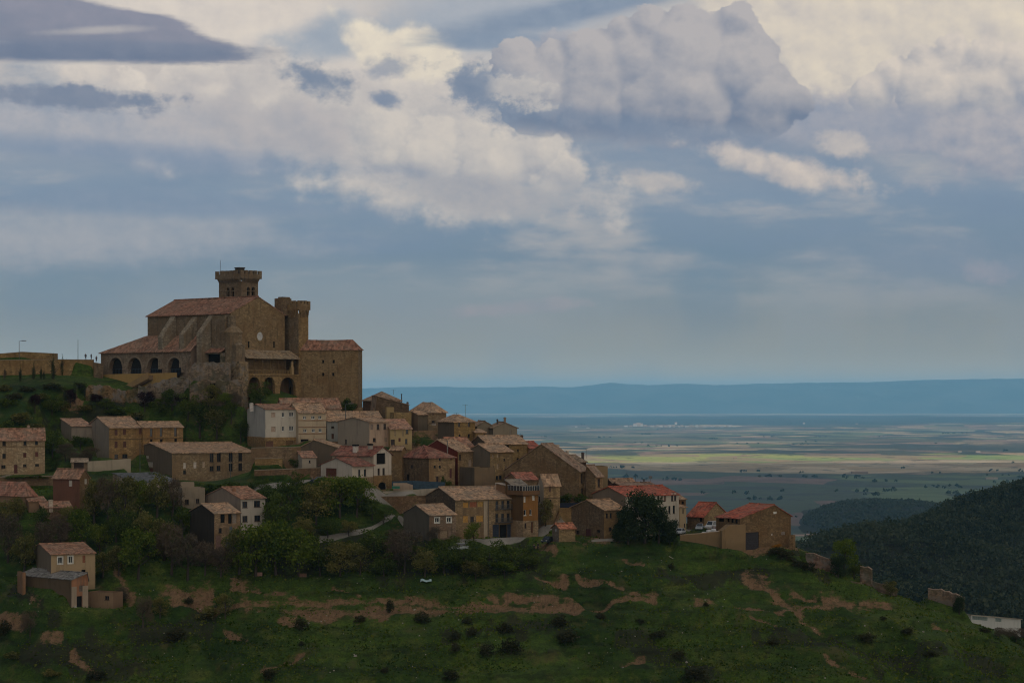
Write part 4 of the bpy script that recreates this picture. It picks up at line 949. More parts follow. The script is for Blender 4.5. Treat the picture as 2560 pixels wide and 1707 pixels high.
# ------------------------------------------------------------------ the fortress church
def church():
    z1 = REG[1]
    X_ = lambda v: z1[0] + v * z1[2]
    Y_ = lambda v: z1[1] + v * z1[2]
    root_f = Frame(X_(1198), 1010, 572, 48)
    fr = root_f
    root = thing('church', 'fortress church with red roofs, buttresses and two battlemented towers on the hilltop', 'church', fr.o, fr.th)
    SW = wall_mat((0.225, 0.168, 0.105), 'stone'); SG = wall_mat((0.185, 0.15, 0.115), 'stone'); SP = wall_mat((0.19, 0.145, 0.125), 'plaster'); SL = wall_mat((0.25, 0.175, 0.095), 'stone')
    SR = wall_mat((0.205, 0.175, 0.145), 'rubble')
    RT = (0.255, 0.128, 0.083)
    xa = fr.along(X_(1415), fr.u); W = 2 * xa; L = fr.along(X_(537), fr.v)
    he = fr.z(Y_(452), 0, 0); ha = fr.z(Y_(326), xa, 0)
    # nave
    mb = MB()
    panel(mb, (0, 0, 0), (1, 0, 0), (0, 1, 0), W, [(0, he), (xa, ha), (W, he)], -6)
    panel(mb, (0, L, 0), (1, 0, 0), (0, -1, 0), W, [(0, he), (xa, ha), (W, he)], -6)
    panel(mb, (W, 0, 0), (0, 1, 0), (-1, 0, 0), L, [(0, he), (L, he)], -6)
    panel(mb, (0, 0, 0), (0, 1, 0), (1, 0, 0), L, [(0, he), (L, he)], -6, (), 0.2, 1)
    nave = mb.build('nave', [SW, SG], root)
    mb = MB(); s = (ha - he) / xa; ov = .55; lift = .2
    roof_plane(mb, (-ov, -.12, he - s * ov + lift), (-ov, L + .3, he - s * ov + lift), (xa, L + .3, ha + lift), (xa, -.12, ha + lift), .22, .05, 3)
    roof_plane(mb, (W + ov, L + .3, he - s * ov + lift), (W + ov, -.12, he - s * ov + lift), (xa, -.12, ha + lift), (xa, L + .3, ha + lift), .22, .05, 4)
    mb.tube([(xa, -.12 + (L + .42) * i / 12, ha + lift + .05) for i in range(13)], .2, 5)
    mb.build('nave_roof', roof_mat(RT, 'v', .25), root)
    # rose window and two slits in the gable
    xr = fr.along(X_(1433), fr.u); zr = fr.z(Y_(638), xr, 0)
    mb = MB(); n = 24; ro, ri = 1.75, 1.2
    for i in range(n):
        a, b_ = 2 * math.pi * i / n, 2 * math.pi * (i + 1) / n
        p = lambda r, t, y: (xr + r * math.cos(t), y, zr + r * math.sin(t))
        mb.face([p(ro, a, -.03), p(ro, b_, -.03), p(ro * .94, b_, -.16), p(ro * .94, a, -.16)])
        mb.face([p(ro * .94, a, -.16), p(ro * .94, b_, -.16), p(ri, b_, -.05), p(ri, a, -.05)])
    rw = mb.build('rose_window', wall_mat((0.20, 0.145, 0.085), 'plaster'), root)
    mb = MB()
    mb.face([(xr - .22 + ri * .82 * math.cos(2 * math.pi * i / n), -.045, zr + ri * .98 * math.sin(2 * math.pi * i / n)) for i in range(n)])
    mb.build('pane', flat_mat('painted_lit_opening', (0.42, 0.42, 0.42), .5), rw)  # pale disc set off-centre: light in the deep opening painted on
    for zx in (1340, 1541):
        x = fr.along(X_(zx), fr.u); zt, zb = fr.z(Y_(678), x, 0), fr.z(Y_(730), x, 0)
        mb = MB(); mb.box((x - .25, -.03, zb), (x + .25, -.004, zt)); mb.build('slit_window', DARK, root)  # dark slab on the wall paints the shade of the slit
    # flying buttresses
    for zx, zt_, zb_ in ((745, 470, 636), (912, 482, 622), (1052, 460, 612)):
        y = fr.along(X_(zx), fr.v); d = 4.6; t = 1.05
        zt = fr.z(Y_(zt_), 0, y); zb = fr.z(Y_(zb_), -d, y)
        mb = MB()
        prof = [(0, zt), (-d, zb), (-d - .05, zb - .5), (-d, zb - 9), (0, zb - 9)]
        A = [(x, y - t, z) for x, z in prof]; B_ = [(x, y + t, z) for x, z in prof]
        mb.face(A); mb.face(list(reversed(B_)))
        for i in range(5):
            j = (i + 1) % 5; mb.face([A[j], A[i], B_[i], B_[j]])
        mb.build('flying_buttress', wall_mat((0.24, 0.21, 0.175), 'stone'), root)
        mb = MB()
    y = fr.along(X_(1125), fr.v); mb = MB(); mb.box((-1.6, y - 3.2, -6), (-.01, y + 2.2, he - .6)); mb.build('wall_buttress', SG, root)
    # side chapels with the arcade
    a0 = fr.along(X_(995), fr.v)
    b0 = fr.world(0, a0); da = fr.along(X_(884), -fr.u, b0)
    bs = fr.world(-da, a0); a1 = a0 + fr.along(X_(166), fr.v, bs)
    ze = fr.z(Y_(748), -da, a0); zt = fr.z(Y_(628), 0, a0)
    ops = []
    for zx, w in ((283, 106), (433, 110), (593, 118), (750, 108)):
        p0 = fr.along(X_(zx - w / 2), fr.v, bs); p1 = fr.along(X_(zx + w / 2), fr.v, bs)
        lo, hi = sorted((p0, p1)); ym = a0 + (lo + hi) / 2
        ops.append((lo, hi, fr.z(Y_(938), -da, ym), fr.z(Y_(808), -da, ym), 1))
    mb = MB()
    panel(mb, (-da, a0, 0), (0, 1, 0), (1, 0, 0), a1 - a0, [(0, ze), (a1 - a0, ze)], -5, ops, 1.3)
    panel(mb, (-da, a1, 0), (1, 0, 0), (0, -1, 0), da + 3, [(0, ze), (da + 3, ze)], -5)
    n0 = len(mb.f)
    panel(mb, (-da, a0, 0), (1, 0, 0), (0, 1, 0), da, [(0, ze), (da, zt)], -5, (), .2, 1)
    mb.build('chapel_wall', [wall_mat((0.20, 0.165, 0.14), 'stone'), SP], root)
    for op in ops:
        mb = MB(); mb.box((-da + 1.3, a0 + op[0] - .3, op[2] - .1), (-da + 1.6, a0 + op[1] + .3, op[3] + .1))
        o = mb.build('arch_recess', flat_mat('arch_shade_black', (0.016, 0.016, 0.018), .9), root)  # near-black slab: shade of the recess put into its colour
        mb = MB()
        for k in range(9):
            yy = a0 + op[0] + (op[1] - op[0]) * (k + .5) / 9; mb.box((-da + .9, yy - .03, op[2]), (-da + .95, yy + .03, op[2] + 1.4))
        mb.box((-da + .9, a0 + op[0], op[2] + 1.4), (-da + .95, a0 + op[1], op[2] + 1.5))
        mb.build('railing', flat_mat('blue_grey_metal', (0.03, 0.045, 0.07), .6), o)
        ring = MB()   # voussoirs
        ym, r = a0 + (op[0] + op[1]) / 2, (op[1] - op[0]) / 2
        rise = min(r, (op[3] - op[2]) * .6)
        P = lambda t, q: (-da - .06, ym + (r + q) * math.cos(t), op[3] - rise + (rise + q) * math.sin(t))
        for k in range(16):
            t0, t1 = math.pi * k / 16, math.pi * (k + 1) / 16
            A = [P(t0, .02), P(t1, .02), P(t1, .5), P(t0, .5)]
            ring.face(A); ring.face([(p[0] + .055, p[1], p[2]) for p in reversed(A)])
            for q in ((0, 1), (2, 3)):
                ring.face([A[q[1]], A[q[0]], (A[q[0]][0] + .055,) + tuple(A[q[0]][1:]), (A[q[1]][0] + .055,) + tuple(A[q[1]][1:])])
        ring.build('voussoirs', wall_mat((0.235, 0.195, 0.16), 'plaster'), o)
    mb = MB(); s = (zt - ze) / da; ov = .5
    zl = fr.z(Y_(582), 0, L) 
    roof_plane(mb, (-da - ov, a0 - .2, ze - s * ov + .2), (-da - ov, a1 + .5, ze - s * ov + .2), (-.05, L + .5, zt + .25), (-.05, a0 - .2, zt + .2), .22, .06, 7)
    roof_plane(mb, (-da - ov, a1 + .5, ze - s * ov + .2), (6, a1 + .5, ze - s * ov + .2), (6, L + .5, zt + .25), (-.05, L + .5, zt + .25), .22, .06, 8)
    mb.build('chapel_roof', roof_mat((0.26, 0.138, 0.09), 'v', .35), root)
    # yellow terrace wall below the arcade with its stair
    bt = fr.world(-da - 2.5, a0)
    p0 = a0 + fr.along(X_(770), fr.v, bt); p1 = a0 + fr.along(X_(175), fr.v, bt)
    zt2, zb2 = fr.z(Y_(940), -da - 2.5, p1), fr.z(Y_(1030), -da - 2.5, p1)
    mb = MB()
    panel(mb, (-da - 2.5, p0, 0), (0, 1, 0), (1, 0, 0), p1 - p0, [(0, zt2 + .25), (p1 - p0, zt2)], zb2 - 3)
    mb.face([(-da - 2.5, p0, zt2 + .25), (-da - 2.5, p1, zt2), (-da + .01, p1, zt2), (-da + .01, p0, zt2 + .25)])
    panel(mb, (-da - 2.5, p1, 0), (1, 0, 0), (0, -1, 0), 2.5, [(0, zt2), (2.5, zt2)], zb2 - 3)
    mb.build('terrace_wall', wall_mat((0.36, 0.245, 0.105), 'plaster'), root)
    bq = fr.world(-da - 4.0, a0)
    q0 = a0 + fr.along(X_(545), fr.v, bq); q1 = a0 + fr.along(X_(350), fr.v, bq)
    zs0, zs1 = fr.z(Y_(948), -da - 4, q0), fr.z(Y_(1062), -da - 4, q1)
    mb = MB(); n = 22
    for i in range(n):
        ya, yb = q0 + (q1 - q0) * i / n, q0 + (q1 - q0) * (i + 1) / n; z = zs0 + (zs1 - zs0) * i / n
        mb.box((-da - 3.9, ya, z - 1.2), (-da - 2.503, yb - .002, z))
    st = mb.build('stair', wall_mat((0.2, 0.15, 0.11), 'plaster'), root)
    mb = MB()
    A = [(-da - 4.2, q0, zs0 + .9), (-da - 4.2, q1, zs1 + .9), (-da - 4.2, q1, zs1 - .6), (-da - 4.2, q0, zs0 - .9)]
    B_ = [(x + .25, y, z) for x, y, z in A]
    mb.face(A); mb.face(list(reversed(B_)))
    for i in range(4): mb.face([A[(i + 1) % 4], A[i], B_[i], B_[(i + 1) % 4]])
    mb.build('parapet', wall_mat((0.31, 0.215, 0.12), 'plaster'), st)
    # little lean-to roof between buttress and turret
    y0, y1 = fr.along(X_(1146), fr.v), fr.along(X_(1004), fr.v)
    bb = fr.world(-3.4, y0)
    zt, zb = fr.z(Y_(712), 0, y0), fr.z(Y_(764), -3.4, y0)
    y1 = y0 + (fr.along(X_(1000), fr.v, bb) - fr.along(X_(1142), fr.v, bb))
    mb = MB(); roof_plane(mb, (-3.6, y0 - 2.6, zb), (-3.6, y1, zb), (-.5, y1, zt), (-.5, y0 - 2.6, zt), .2, .04, 9); mb.build('porch_roof', roof_mat(RT, 'v', .2), root)
    mb = MB()
    panel(mb, (-3.2, y0 - 2.5, 0), (0, 1, 0), (1, 0, 0), y1 - y0 + 2.4, [(0, zb - .2), (y1 - y0 + 2.4, zb - .2)], -4, [(.5, y1 - y0 + 1.9, zb - 4.2, zb - .5, 0)], 1.0)
    panel(mb, (-3.2, y0 - 2.5, 0), (1, 0, 0), (0, 1, 0), 3.2, [(0, zb - .2), (3.2, zb - .2)], -4)
    o = mb.build('porch', SR, root)
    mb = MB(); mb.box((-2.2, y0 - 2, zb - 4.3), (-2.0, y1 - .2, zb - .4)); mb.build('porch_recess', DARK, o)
    # battlements
    def battlement(mb, x0, y0, x1, y1, zb, zt, cren, t=.55, nx=5, ny=5, corb=True):
        for (ax, ay, bx, by, n) in ((x0, y0, x1, y0, nx), (x0, y1, x1, y1, nx), (x0, y0, x0, y1, ny), (x1, y0, x1, y1, ny)):
            hor = ay == by
            if hor:
                yy = (ay, ay + t) if ay == y0 else (ay - t, ay)
                mb.box((ax, yy[0], zb), (bx, yy[1], zt - cren))
                wd = (bx - ax) / (n + (n - 1) * .55)
                for i in range(n):
                    xx = ax + i * wd * 1.55; mb.box((xx, yy[0], zt - cren + .002), (xx + wd, yy[1], zt - .12 * hsh(i, n, ay)))
            else:
                xx = (ax, ax + t) if ax == x0 else (ax - t, ax)
                mb.box((xx[0], ay + t + .002, zb), (xx[1], by - t - .002, zt - cren))
                wd = (by - ay) / (n + (n - 1) * .55)
                for i in range(1, n - 1):
                    ya = ay + i * wd * 1.55; mb.box((xx[0], ya, zt - cren + .002), (xx[1], ya + wd, zt - .12 * hsh(i, n, ax)))
        mb.face([(x0 + t, y0 + t, zb + .3), (x1 - t, y0 + t, zb + .3), (x1 - t, y1 - t, zb + .3), (x0 + t, y1 - t, zb + .3)])
        mb.face([(x0, y1, zb), (x1, y1, zb), (x1, y0, zb), (x0, y0, zb)])
    def corbels(mb, x0, y0, x1, y1, g, zt, hgt, n):
        """brackets between the shaft (x0..x1) and the parapet standing g further out"""
        for side in range(2):
            Ln = (x1 - x0) if side == 0 else (y1 - y0)
            for i in range(n):
                c = (i + .5) / n * Ln; w = Ln / n * .27
                for k in range(3):
                    d = g * (k + 1) / 3; za, zb = zt - hgt * (1 - k / 3), zt - hgt * (1 - (k + 1) / 3) - .002
                    if side == 0: mb.box((x0 + c - w, y0 - d, za), (x0 + c + w, y0 - .002, zb))
                    else: mb.box((x0 - d, y0 + c - w, za), (x0 - .002, y0 + c + w, zb))
    # bell tower
    T = Frame(X_(1282), Y_(330), 594, 48)
    tl, tr = T.along(X_(1104), T.v), T.along(X_(1415), T.u)
    off = T.o - fr.o
    lx = off.dot(fr.u); ly = off.dot(fr.v); lz = off.z
    tz = lambda v: T.z(Y_(v), 0, 0)
    def tops(face, zx, w, za, zb):
        d = T.v if face == 'l' else T.u
        p, q = sorted((T.along(X_(zx - w / 2), d), T.along(X_(zx + w / 2), d)))
        return (p, q, tz(zb), tz(za), 1)
    lo = [tops('l', 1175, 24, 246, 318), tops('l', 1212, 24, 246, 318)]; fo = [tops('f', 1338, 24, 244, 316), tops('f', 1377, 26, 242, 314)]
    zsh = tz(198)
    mb = MB()
    panel(mb, (0, 0, 0), (1, 0, 0), (0, 1, 0), tr, [(0, zsh), (tr, zsh)], -14, fo, .8)
    panel(mb, (0, 0, 0), (0, 1, 0), (1, 0, 0), tl, [(0, zsh), (tl, zsh)], -14, lo, .8)
    panel(mb, (tr, 0, 0), (0, 1, 0), (-1, 0, 0), tl, [(0, zsh), (tl, zsh)], -14)
    panel(mb, (0, tl, 0), (1, 0, 0), (0, -1, 0), tr, [(0, zsh), (tr, zsh)], -14)
    zc = tz(274)
    mb.box((-.12, -.12, zc - .1), (tr, -.003, zc + .1)); mb.box((-.12, -.002, zc - .1), (-.003, tl, zc + .1))
    tw = mb.build('bell_tower', SG, root, (lx, ly, lz))
    for face, ops_ in (('f', fo), ('l', lo)):
        for a, b_, c, d, _ in ops_:
            mb = MB()
            lo_, hi_ = ((a - .1, .8, c - .1), (b_ + .1, 1.0, d + .1)) if face == 'f' else ((.8, a - .1, c - .1), (1.0, b_ + .1, d + .1))
            mb.box(lo_, hi_); mb.build('arched_window', DARK, tw)
    mb = MB(); g_ = .75; zb = tz(176)
    battlement(mb, -g_, -g_, tr + g_, tl + g_, zb, tz(110), 1.05, .6, 5, 6)
    corbels(mb, -.0, -.0, tr, tl, g_, zb - .003, tz(176) - tz(206), 13)
    mb.build('battlement', SG, tw)
    mb = MB(); zx = T.along(X_(1247), T.v)
    mb.box((.8, zx - .2, tz(176) + .2), (2.6, zx + 1.7, tz(96))); mb.box((.65, zx - .35, tz(96) + .002), (2.75, zx + 1.85, tz(86))); mb.build('stair_cap', flat_mat('dark_stone', (0.06, 0.05, 0.042), .9), tw)
    yy = T.along(X_(1120), T.v); mb = MB(); mb.tube([(-.2, yy, tz(130)), (-.2, yy, tz(26))], .05, 5); mb.build('mast', METAL, tw)
    # corner tower on the right
    T = Frame(X_(1737), 1010, 585.5, 48); tl, tr = T.along(X_(1652), T.v), T.along(X_(1815), T.u)
    off = T.o - fr.o; tz = lambda v: T.z(Y_(v), 0, 0)
    zsh = tz(456); mb = MB()
    sl = T.along(X_(1793), T.u)
    panel(mb, (0, 0, 0), (1, 0, 0), (0, 1, 0), tr, [(0, zsh), (tr, zsh)], -6, [(sl - .25, sl + .25, tz(915), tz(862), 0)], .5)
    panel(mb, (tr, 0, 0), (0, 1, 0), (-1, 0, 0), tl, [(0, zsh), (tl, zsh)], -6)
    panel(mb, (0, tl, 0), (1, 0, 0), (0, -1, 0), tr, [(0, zsh), (tr, zsh)], -6)
    panel(mb, (0, 0, 0), (0, 1, 0), (1, 0, 0), tl, [(0, zsh), (tl, zsh)], -6, (), .2, 1)
    for v in (776, 946):
        mb.box((-.15, -.15, tz(v) - .15), (tr + .15, -.003, tz(v) + .12)); mb.box((-.15, -.002, tz(v) - .15), (-.003, tl, tz(v) + .12))
    tw = mb.build('corner_tower', [SL, SG], root, (off.dot(fr.u), off.dot(fr.v), off.z))  # left face in darker stone: its shade put into the colour
    mb = MB(); battlement(mb, -.4, -.4, tr + .4, tl + .4, tz(428), tz(352), .95, .5, 4, 4); corbels(mb, 0, 0, tr, tl, .4, tz(428) - .003, 2.0, 7); mb.build('battlement', SW, tw)
    mb = MB(); mb.box((sl - .3, .5, tz(920)), (sl + .3, .7, tz(858))); mb.build('slit_window', DARK, tw)
    mb = MB(); mb.box((.3, tl - .05, -6), (tr - .3, tl + 2.4, tz(430))); mb.build('tower_wall', SG, tw)
    mb = MB(); mb.box((-2.6, tl - .12, tz(470)), (1.2, tl + 2.6, tz(334))); mb.box((-1.9, tl + .1, tz(334) + .002), (.9, tl + 1.9, tz(322)))
    mb.build('stair_cap', wall_mat((0.17, 0.128, 0.09), 'stone'), tw)
    # round stair turret and its lower bartizan at the left of the gable
    def turret(name, zx, Y, zw, ztop, zcone, zbase, mat, n=14):
        c = at(X_(zx), 1010, Y); o_ = c - fr.o; r = zw / 2 * REG[1][2] * Y / F
        zz = lambda v: (EY - Y_(v)) / F * Y - fr.o.z
        mb = MB(); pr = [(r * 1.0, -6), (r, zz(zbase)), (r, zz(zcone)), (r * 1.12, zz(zcone) + .003), (r * 1.12, zz(zcone) + .35), (r * .72, zz(ztop) - .2), (.05, zz(ztop) + .6)]
        for (ra, za), (rb, zb) in zip(pr[:-1], pr[1:]):
            for k in range(n):
                t0, t1 = 2 * math.pi * k / n, 2 * math.pi * (k + 1) / n
                mb.face([(ra * math.cos(t0), ra * math.sin(t0), za), (ra * math.cos(t1), ra * math.sin(t1), za), (rb * math.cos(t1), rb * math.sin(t1), zb), (rb * math.cos(t0), rb * math.sin(t0), zb)])
        return mb.build(name, mat, root, (o_.dot(fr.u), o_.dot(fr.v), 0))
    turret('stair_turret', 1218, 571.5, 138, 566, 614, 950, wall_mat((0.21, 0.17, 0.125), 'stone'))
    turret('bartizan', 1262, 567.5, 100, 700, 716, 836, wall_mat((0.20, 0.165, 0.13), 'stone'))
    y_ = .2; mb = MB(); mb.box((-.9, -.9, -6), (1.0, -.004, fr.z(Y_(470), 0, 0))); mb.build('corner_pilaster', SG, root)
    c = at(X_(1290), 1010, 566.0) - fr.o
    mb = MB(); mb.box((c.dot(fr.u) - 1.4, c.dot(fr.v) - .6, -6), (c.dot(fr.u) + 1.6, c.dot(fr.v) + 6, (EY - Y_(838)) / F * 566 - fr.o.z)); mb.build('corner_buttress', wall_mat((0.215, 0.165, 0.11), 'rubble'), root)
    # portico with open gallery
    dp = 4.1; bp = fr.world(0, -dp)
    x0, x1 = fr.along(X_(1326), fr.u, bp), fr.along(X_(1738), fr.u, bp)
    Z = lambda v: fr.z(Y_(v), (x0 + x1) / 2, -dp)
    ops = []
    for zx, w in ((1385, 92), (1505, 88), (1652, 124)):
        p, q = fr.along(X_(zx - w / 2), fr.u, bp) - x0, fr.along(X_(zx + w / 2), fr.u, bp) - x0
        ops.append((p, q, -3.0, Z(962), 1))
    mb = MB(); zf = Z(940)
    panel(mb, (x0, -dp, 0), (1, 0, 0), (0, 1, 0), x1 - x0, [(0, zf), (x1 - x0, zf)], -6, ops, .9)
    panel(mb, (x0, -dp, 0), (0, 1, 0), (1, 0, 0), dp, [(0, zf), (dp, zf)], -6)
    mb.face([(x0, -dp, zf), (x1, -dp, zf), (x1, 0, zf), (x0, 0, zf)])
    mb.box((x0 - .1, -dp - .2, zf - .35), (x1, -dp - .003, zf + .002))
    po = mb.build('portico', SL, root)
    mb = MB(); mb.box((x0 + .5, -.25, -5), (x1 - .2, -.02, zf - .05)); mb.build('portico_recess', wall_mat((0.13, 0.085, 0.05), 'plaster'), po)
    pd_ = fr.along(X_(1690), fr.u, fr.world(0, -.4)); mb = MB(); mb.box((pd_ - 1.0, -.5, -3), (pd_ + 1.0, -.26, Z(1040))); mb.build('portal_door', flat_mat('dark_portal', (.015, .012, .01), .8), po)
    mb = MB(); zr_ = Z(906)
    mb.box((x0, -dp + .05, zr_ - .16), (x1 - 1.6, -dp + .35, zr_)); mb.box((x0, -dp + .05, zf + .002), (x1 - 1.6, -dp + .35, zf + .14))
    nb_ = 30
    for i in range(nb_):
        x = x0 + .2 + (x1 - x0 - 2.0) * i / (nb_ - 1); mb.tube([(x, -dp + .2, zf + .14), (x, -dp + .2, zf + .55), (x, -dp + .2, zr_ - .16)], [.07, .13, .06], 6)
    mb.build('balustrade', wall_mat((0.27, 0.19, 0.10), 'plaster'), po)
    mb = MB(); zp = Z(820)
    for i in range(7):
        x = x0 + .2 + (x1 - x0 - 2.0) * i / 6; mb.tube([(x, -dp + .2, zr_), (x, -dp + .2, zp)], .09, 6)
    mb.box((x0 - .1, -dp, zp + .002), (x1, -dp + .4, zp + .3)); mb.build('gallery_posts', wall_mat((0.16, 0.11, 0.065), 'plaster'), po)
    mb = MB(); xs_ = fr.along(X_(1690), fr.u, bp)
    mb.box((xs_ - .45, -dp - .1, zf + .002), (xs_ + .45, -dp + .8, Z(880)))
    zz = Z(880)
    mb.tube([(xs_, -dp + .3, zz), (xs_, -dp + .3, zz + .5), (xs_, -dp + .3, zz + 1.2), (xs_ + .02, -dp + .3, zz + 1.5)], [.42, .34, .36, .16], 8)
    mb.tube([(xs_ + .02, -dp + .28, zz + 1.5), (xs_ + .02, -dp + .28, zz + 1.68), (xs_ + .02, -dp + .28, zz + 1.85)], [.12, .17, .08], 8)
    mb.build('statue', wall_mat((0.30, 0.22, 0.13), 'plaster'), po)
    mb = MB(); roof_plane(mb, (x0 - .4, -dp - .5, Z(812)), (x1 + .3, -dp - .5, Z(812)), (x1 + .3, -.02, fr.z(Y_(745), (x0 + x1) / 2, 0)), (x0 - .4, -.02, fr.z(Y_(745), (x0 + x1) / 2, 0)), .2, .08, 12)
    mb.build('portico_roof', roof_mat((0.27, 0.19, 0.115), 'u', .8), po)
    ALLH.append(dict(root=root, fr=fr, W=W, D=L, he=he, ha=ha, name='church'))
church()
house('church_annex', 'tall plain stone block with red hipped roof attached to the church right side', 1, 2211, 1730, 2243, 738, 1195, 583, 79, 'hip', 668, wall=(0.18, 0.135, 0.09), left=(0.225, 0.165, 0.10), tile=(0.24, 0.12, 0.08), age=.35, ov=.3, cat='church annex', deep=6,
      l=[(1932, 838, 18, 26, 'o'), (2015, 838, 18, 26, 'o'), (1932, 940, 18, 26, 'o'), (2012, 940, 18, 26, 'o')])

# ------------------------------------------------------------------ free standing walls, ruins, fences
WALLPTS = []
def wall(name, label, cat, tops, bots, thick=.6, mat=None, rough=.0, cope=None, seed=0, group=None):
    """tops: [(px, py, Y)], bots: py below each; a wall following those points"""
    T = [at(*t) for t in tops]
    Bz = [(EY - b_) / F * t[2] for b_, t in zip(bots, tops)]
    o0 = Vector((T[0].x, T[0].y, Bz[0]))
    root = thing(name, label, cat, o0, 0, group) if cope else None
    mb = MB()
    # resample
    P = []
    for i in range(len(T) - 1):
        n = max(1, int((T[i + 1] - T[i]).length / (.8 if rough else 3)))
        for k in range(n):
            t = k / n; P.append((T[i].lerp(T[i + 1], t), Bz[i] * (1 - t) + Bz[i + 1] * t))
    P.append((T[-1], Bz[-1]))
    for a_, b_ in zip(P[:-1], P[1:]):
        for k in range(4):
            q_ = a_[0].lerp(b_[0], k / 4)
            if 'parapet' not in name: WALLPTS.append((q_, a_[1] * (1 - k / 4) + b_[1] * k / 4, q_.z, 'retain' in name or 'parapet' in name  or 'terrace' in name or 'roadside' in name or 'ledge' in name))
    cols = []
    for i, (p, zb) in enumerate(P):
        q = P[min(i + 1, len(P) - 1)][0]; r = P[max(i - 1, 0)][0]
        d = Vector((q.x - r.x, q.y - r.y, 0)).normalized(); nrm = Vector((-d.y, d.x, 0))
        top = p.z + (rough * (hsh(i * .7, seed) - .55) * 1.6 if rough else 0)
        m_ = max(1, int((top - zb) / (.9 if rough else 9)))
        col = []
        for k in range(m_ + 1):
            z = zb - 1.5 + (top - zb + 1.5) * k / m_
            off = rough * .35 * (hsh(i, k, seed) - .5) if rough else 0
            col.append(Vector((p.x, p.y, z)) + nrm * off)
        cols.append((col, nrm, top))
    def resample(c, n):
        return [c[min(len(c) - 1, int(round(k * (len(c) - 1) / n)))] for k in range(n + 1)]
    for (c0, n0, t0), (c1, n1, t1) in zip(cols[:-1], cols[1:]):
        m_ = min(len(c0), len(c1)) - 1
        a = resample(c0, m_); b_ = resample(c1, m_)
        for k in range(m_):
            mb.face([a[k] - o0, b_[k] - o0, b_[k + 1] - o0, a[k + 1] - o0])
            mb.face([a[k + 1] + n0 * thick - o0, b_[k + 1] + n1 * thick - o0, b_[k] + n1 * thick - o0, a[k] + n0 * thick - o0])
        mb.face([a[-1] - o0, b_[-1] - o0, b_[-1] + n1 * thick - o0, a[-1] + n0 * thick - o0])
    for c, nr, t in (cols[0], cols[-1]):
        q = [c[0] - o0, c[-1] - o0, c[-1] + nr * thick - o0, c[0] + nr * thick - o0]
        mb.face(q if c is cols[-1][0] else list(reversed(q)))
    if root is None:
        ob = mb.build(name, mat, None, o0); tag(ob, label, cat, group); return ob
    mb.build('wall', mat, root)
    mb = MB()
    for (c0, n0, t0), (c1, n1, t1) in zip(cols[:-1], cols[1:]):
        a, b_ = c0[-1] - o0, c1[-1] - o0
        up = Vector((0, 0, .003)); h_ = Vector((0, 0, .16))
        q = [a - n0 * .1 + up, b_ - n1 * .1 + up, b_ + n1 * (thick + .1) + up, a + n0 * (thick + .1) + up]
        r = [p + h_ for p in q]
        mb.face(r); mb.face(list(reversed(q))); mb.face([q[0], q[1], r[1], r[0]]); mb.face([q[2], q[3], r[3], r[2]]); mb.face([q[1], q[2], r[2], r[1]]); mb.face([q[3], q[0], r[0], r[3]])
    mb.build('coping', cope, root)
    return root
RUB = wall_mat((0.20, 0.17, 0.145), 'rubble'); STW = wall_mat((0.20, 0.15, 0.105), 'stone'); STB = wall_mat((0.17, 0.115, 0.075), 'stone'); YLW = wall_mat((0.25, 0.175, 0.09), 'stone'); PAL = wall_mat((0.34, 0.30, 0.255), 'plaster'); TAN = wall_mat((0.22, 0.155, 0.095), 'plaster'); COP = wall_mat((0.27, 0.23, 0.19), 'plaster'); CONC = wall_mat((0.34, 0.315, 0.285), 'plaster')
wall('terrace_wall', 'long ochre stone wall behind the cypresses at the upper left', 'wall', [(-60, 902, 598), (60, 900, 598), (126, 899, 598), (233, 900, 597)], [956, 956, 950, 942], .7, YLW, cope=COP)
wall('terrace_block', 'raised ochre terrace with thin roof edge above the long wall', 'terrace', [(-40, 888, 606), (12, 884, 606), (56, 880.5, 606), (127, 884, 605)], [905, 905, 905, 905], 6, YLW, cope=COP)
wall('gate_pillar_wall', 'short pale stone wall between long wall and church', 'wall', [(234, 906, 596), (254, 909, 594)], [945, 948], .6, STW)
wall('ruined_wall', 'pale ruined wall right under the church porch', 'ruin', [(470, 925, 567), (486, 908, 566), (530, 905, 565), (573, 908, 563)], [950, 950, 950, 952], 1.0, wall_mat((0.19, 0.15, 0.12), 'rubble'), .3, seed=3)
wall('ruined_wall', 'ruined wall with dark window opening below the pale ruin', 'ruin', [(474, 962, 562), (500, 950, 561), (540, 948, 560), (560, 952, 559), (604, 946, 558)], [1012, 1012, 1012, 1012, 1012], 1.2, wall_mat((0.185, 0.14, 0.105), 'rubble'), .35, seed=5)
wall('ruined_wall', 'broken grey and white rubble wall beneath the church arcade', 'ruin', [(345, 966, 570), (390, 955, 568), (430, 945, 567), (480, 940, 565)], [1004, 1008, 1010, 1012], 1.2, wall_mat((0.155, 0.125, 0.10), 'rubble'), .5, seed=9)
wall('ruined_wall', 'low ochre ruin with earth at the left foot of the church', 'ruin', [(214, 972, 578), (222, 961, 578), (262, 963, 577), (300, 976, 575), (346, 972, 572)], [1010, 1010, 1010, 1010, 1010], 1.2, wall_mat((0.18, 0.12, 0.065), 'rubble'), .45, seed=12)
o = MB(); c = at(532, 980, 559.0); o.box((-.65, -.02, -2.3), (.65, .5, 2.3)); ob = o.build('window_opening', DARK, None, c); ob.parent = bpy.data.objects['ruined_wall.001']; ob.location = c - bpy.data.objects['ruined_wall.001'].location + Vector((0, -.5, 0))
wall('garden_wall', 'upper stone garden wall between the long house and garden shed', 'wall', [(628, 1120, 517), (690, 1119, 517), (752, 1117, 518)], [1180, 1178, 1176], .6, STW, cope=COP)
wall('garden_ledge', 'lower ledge of brown stone along the upper garden wall', 'wall', [(637, 1147, 515), (706, 1145, 515)], [1180, 1180], .9, YLW, cope=COP)
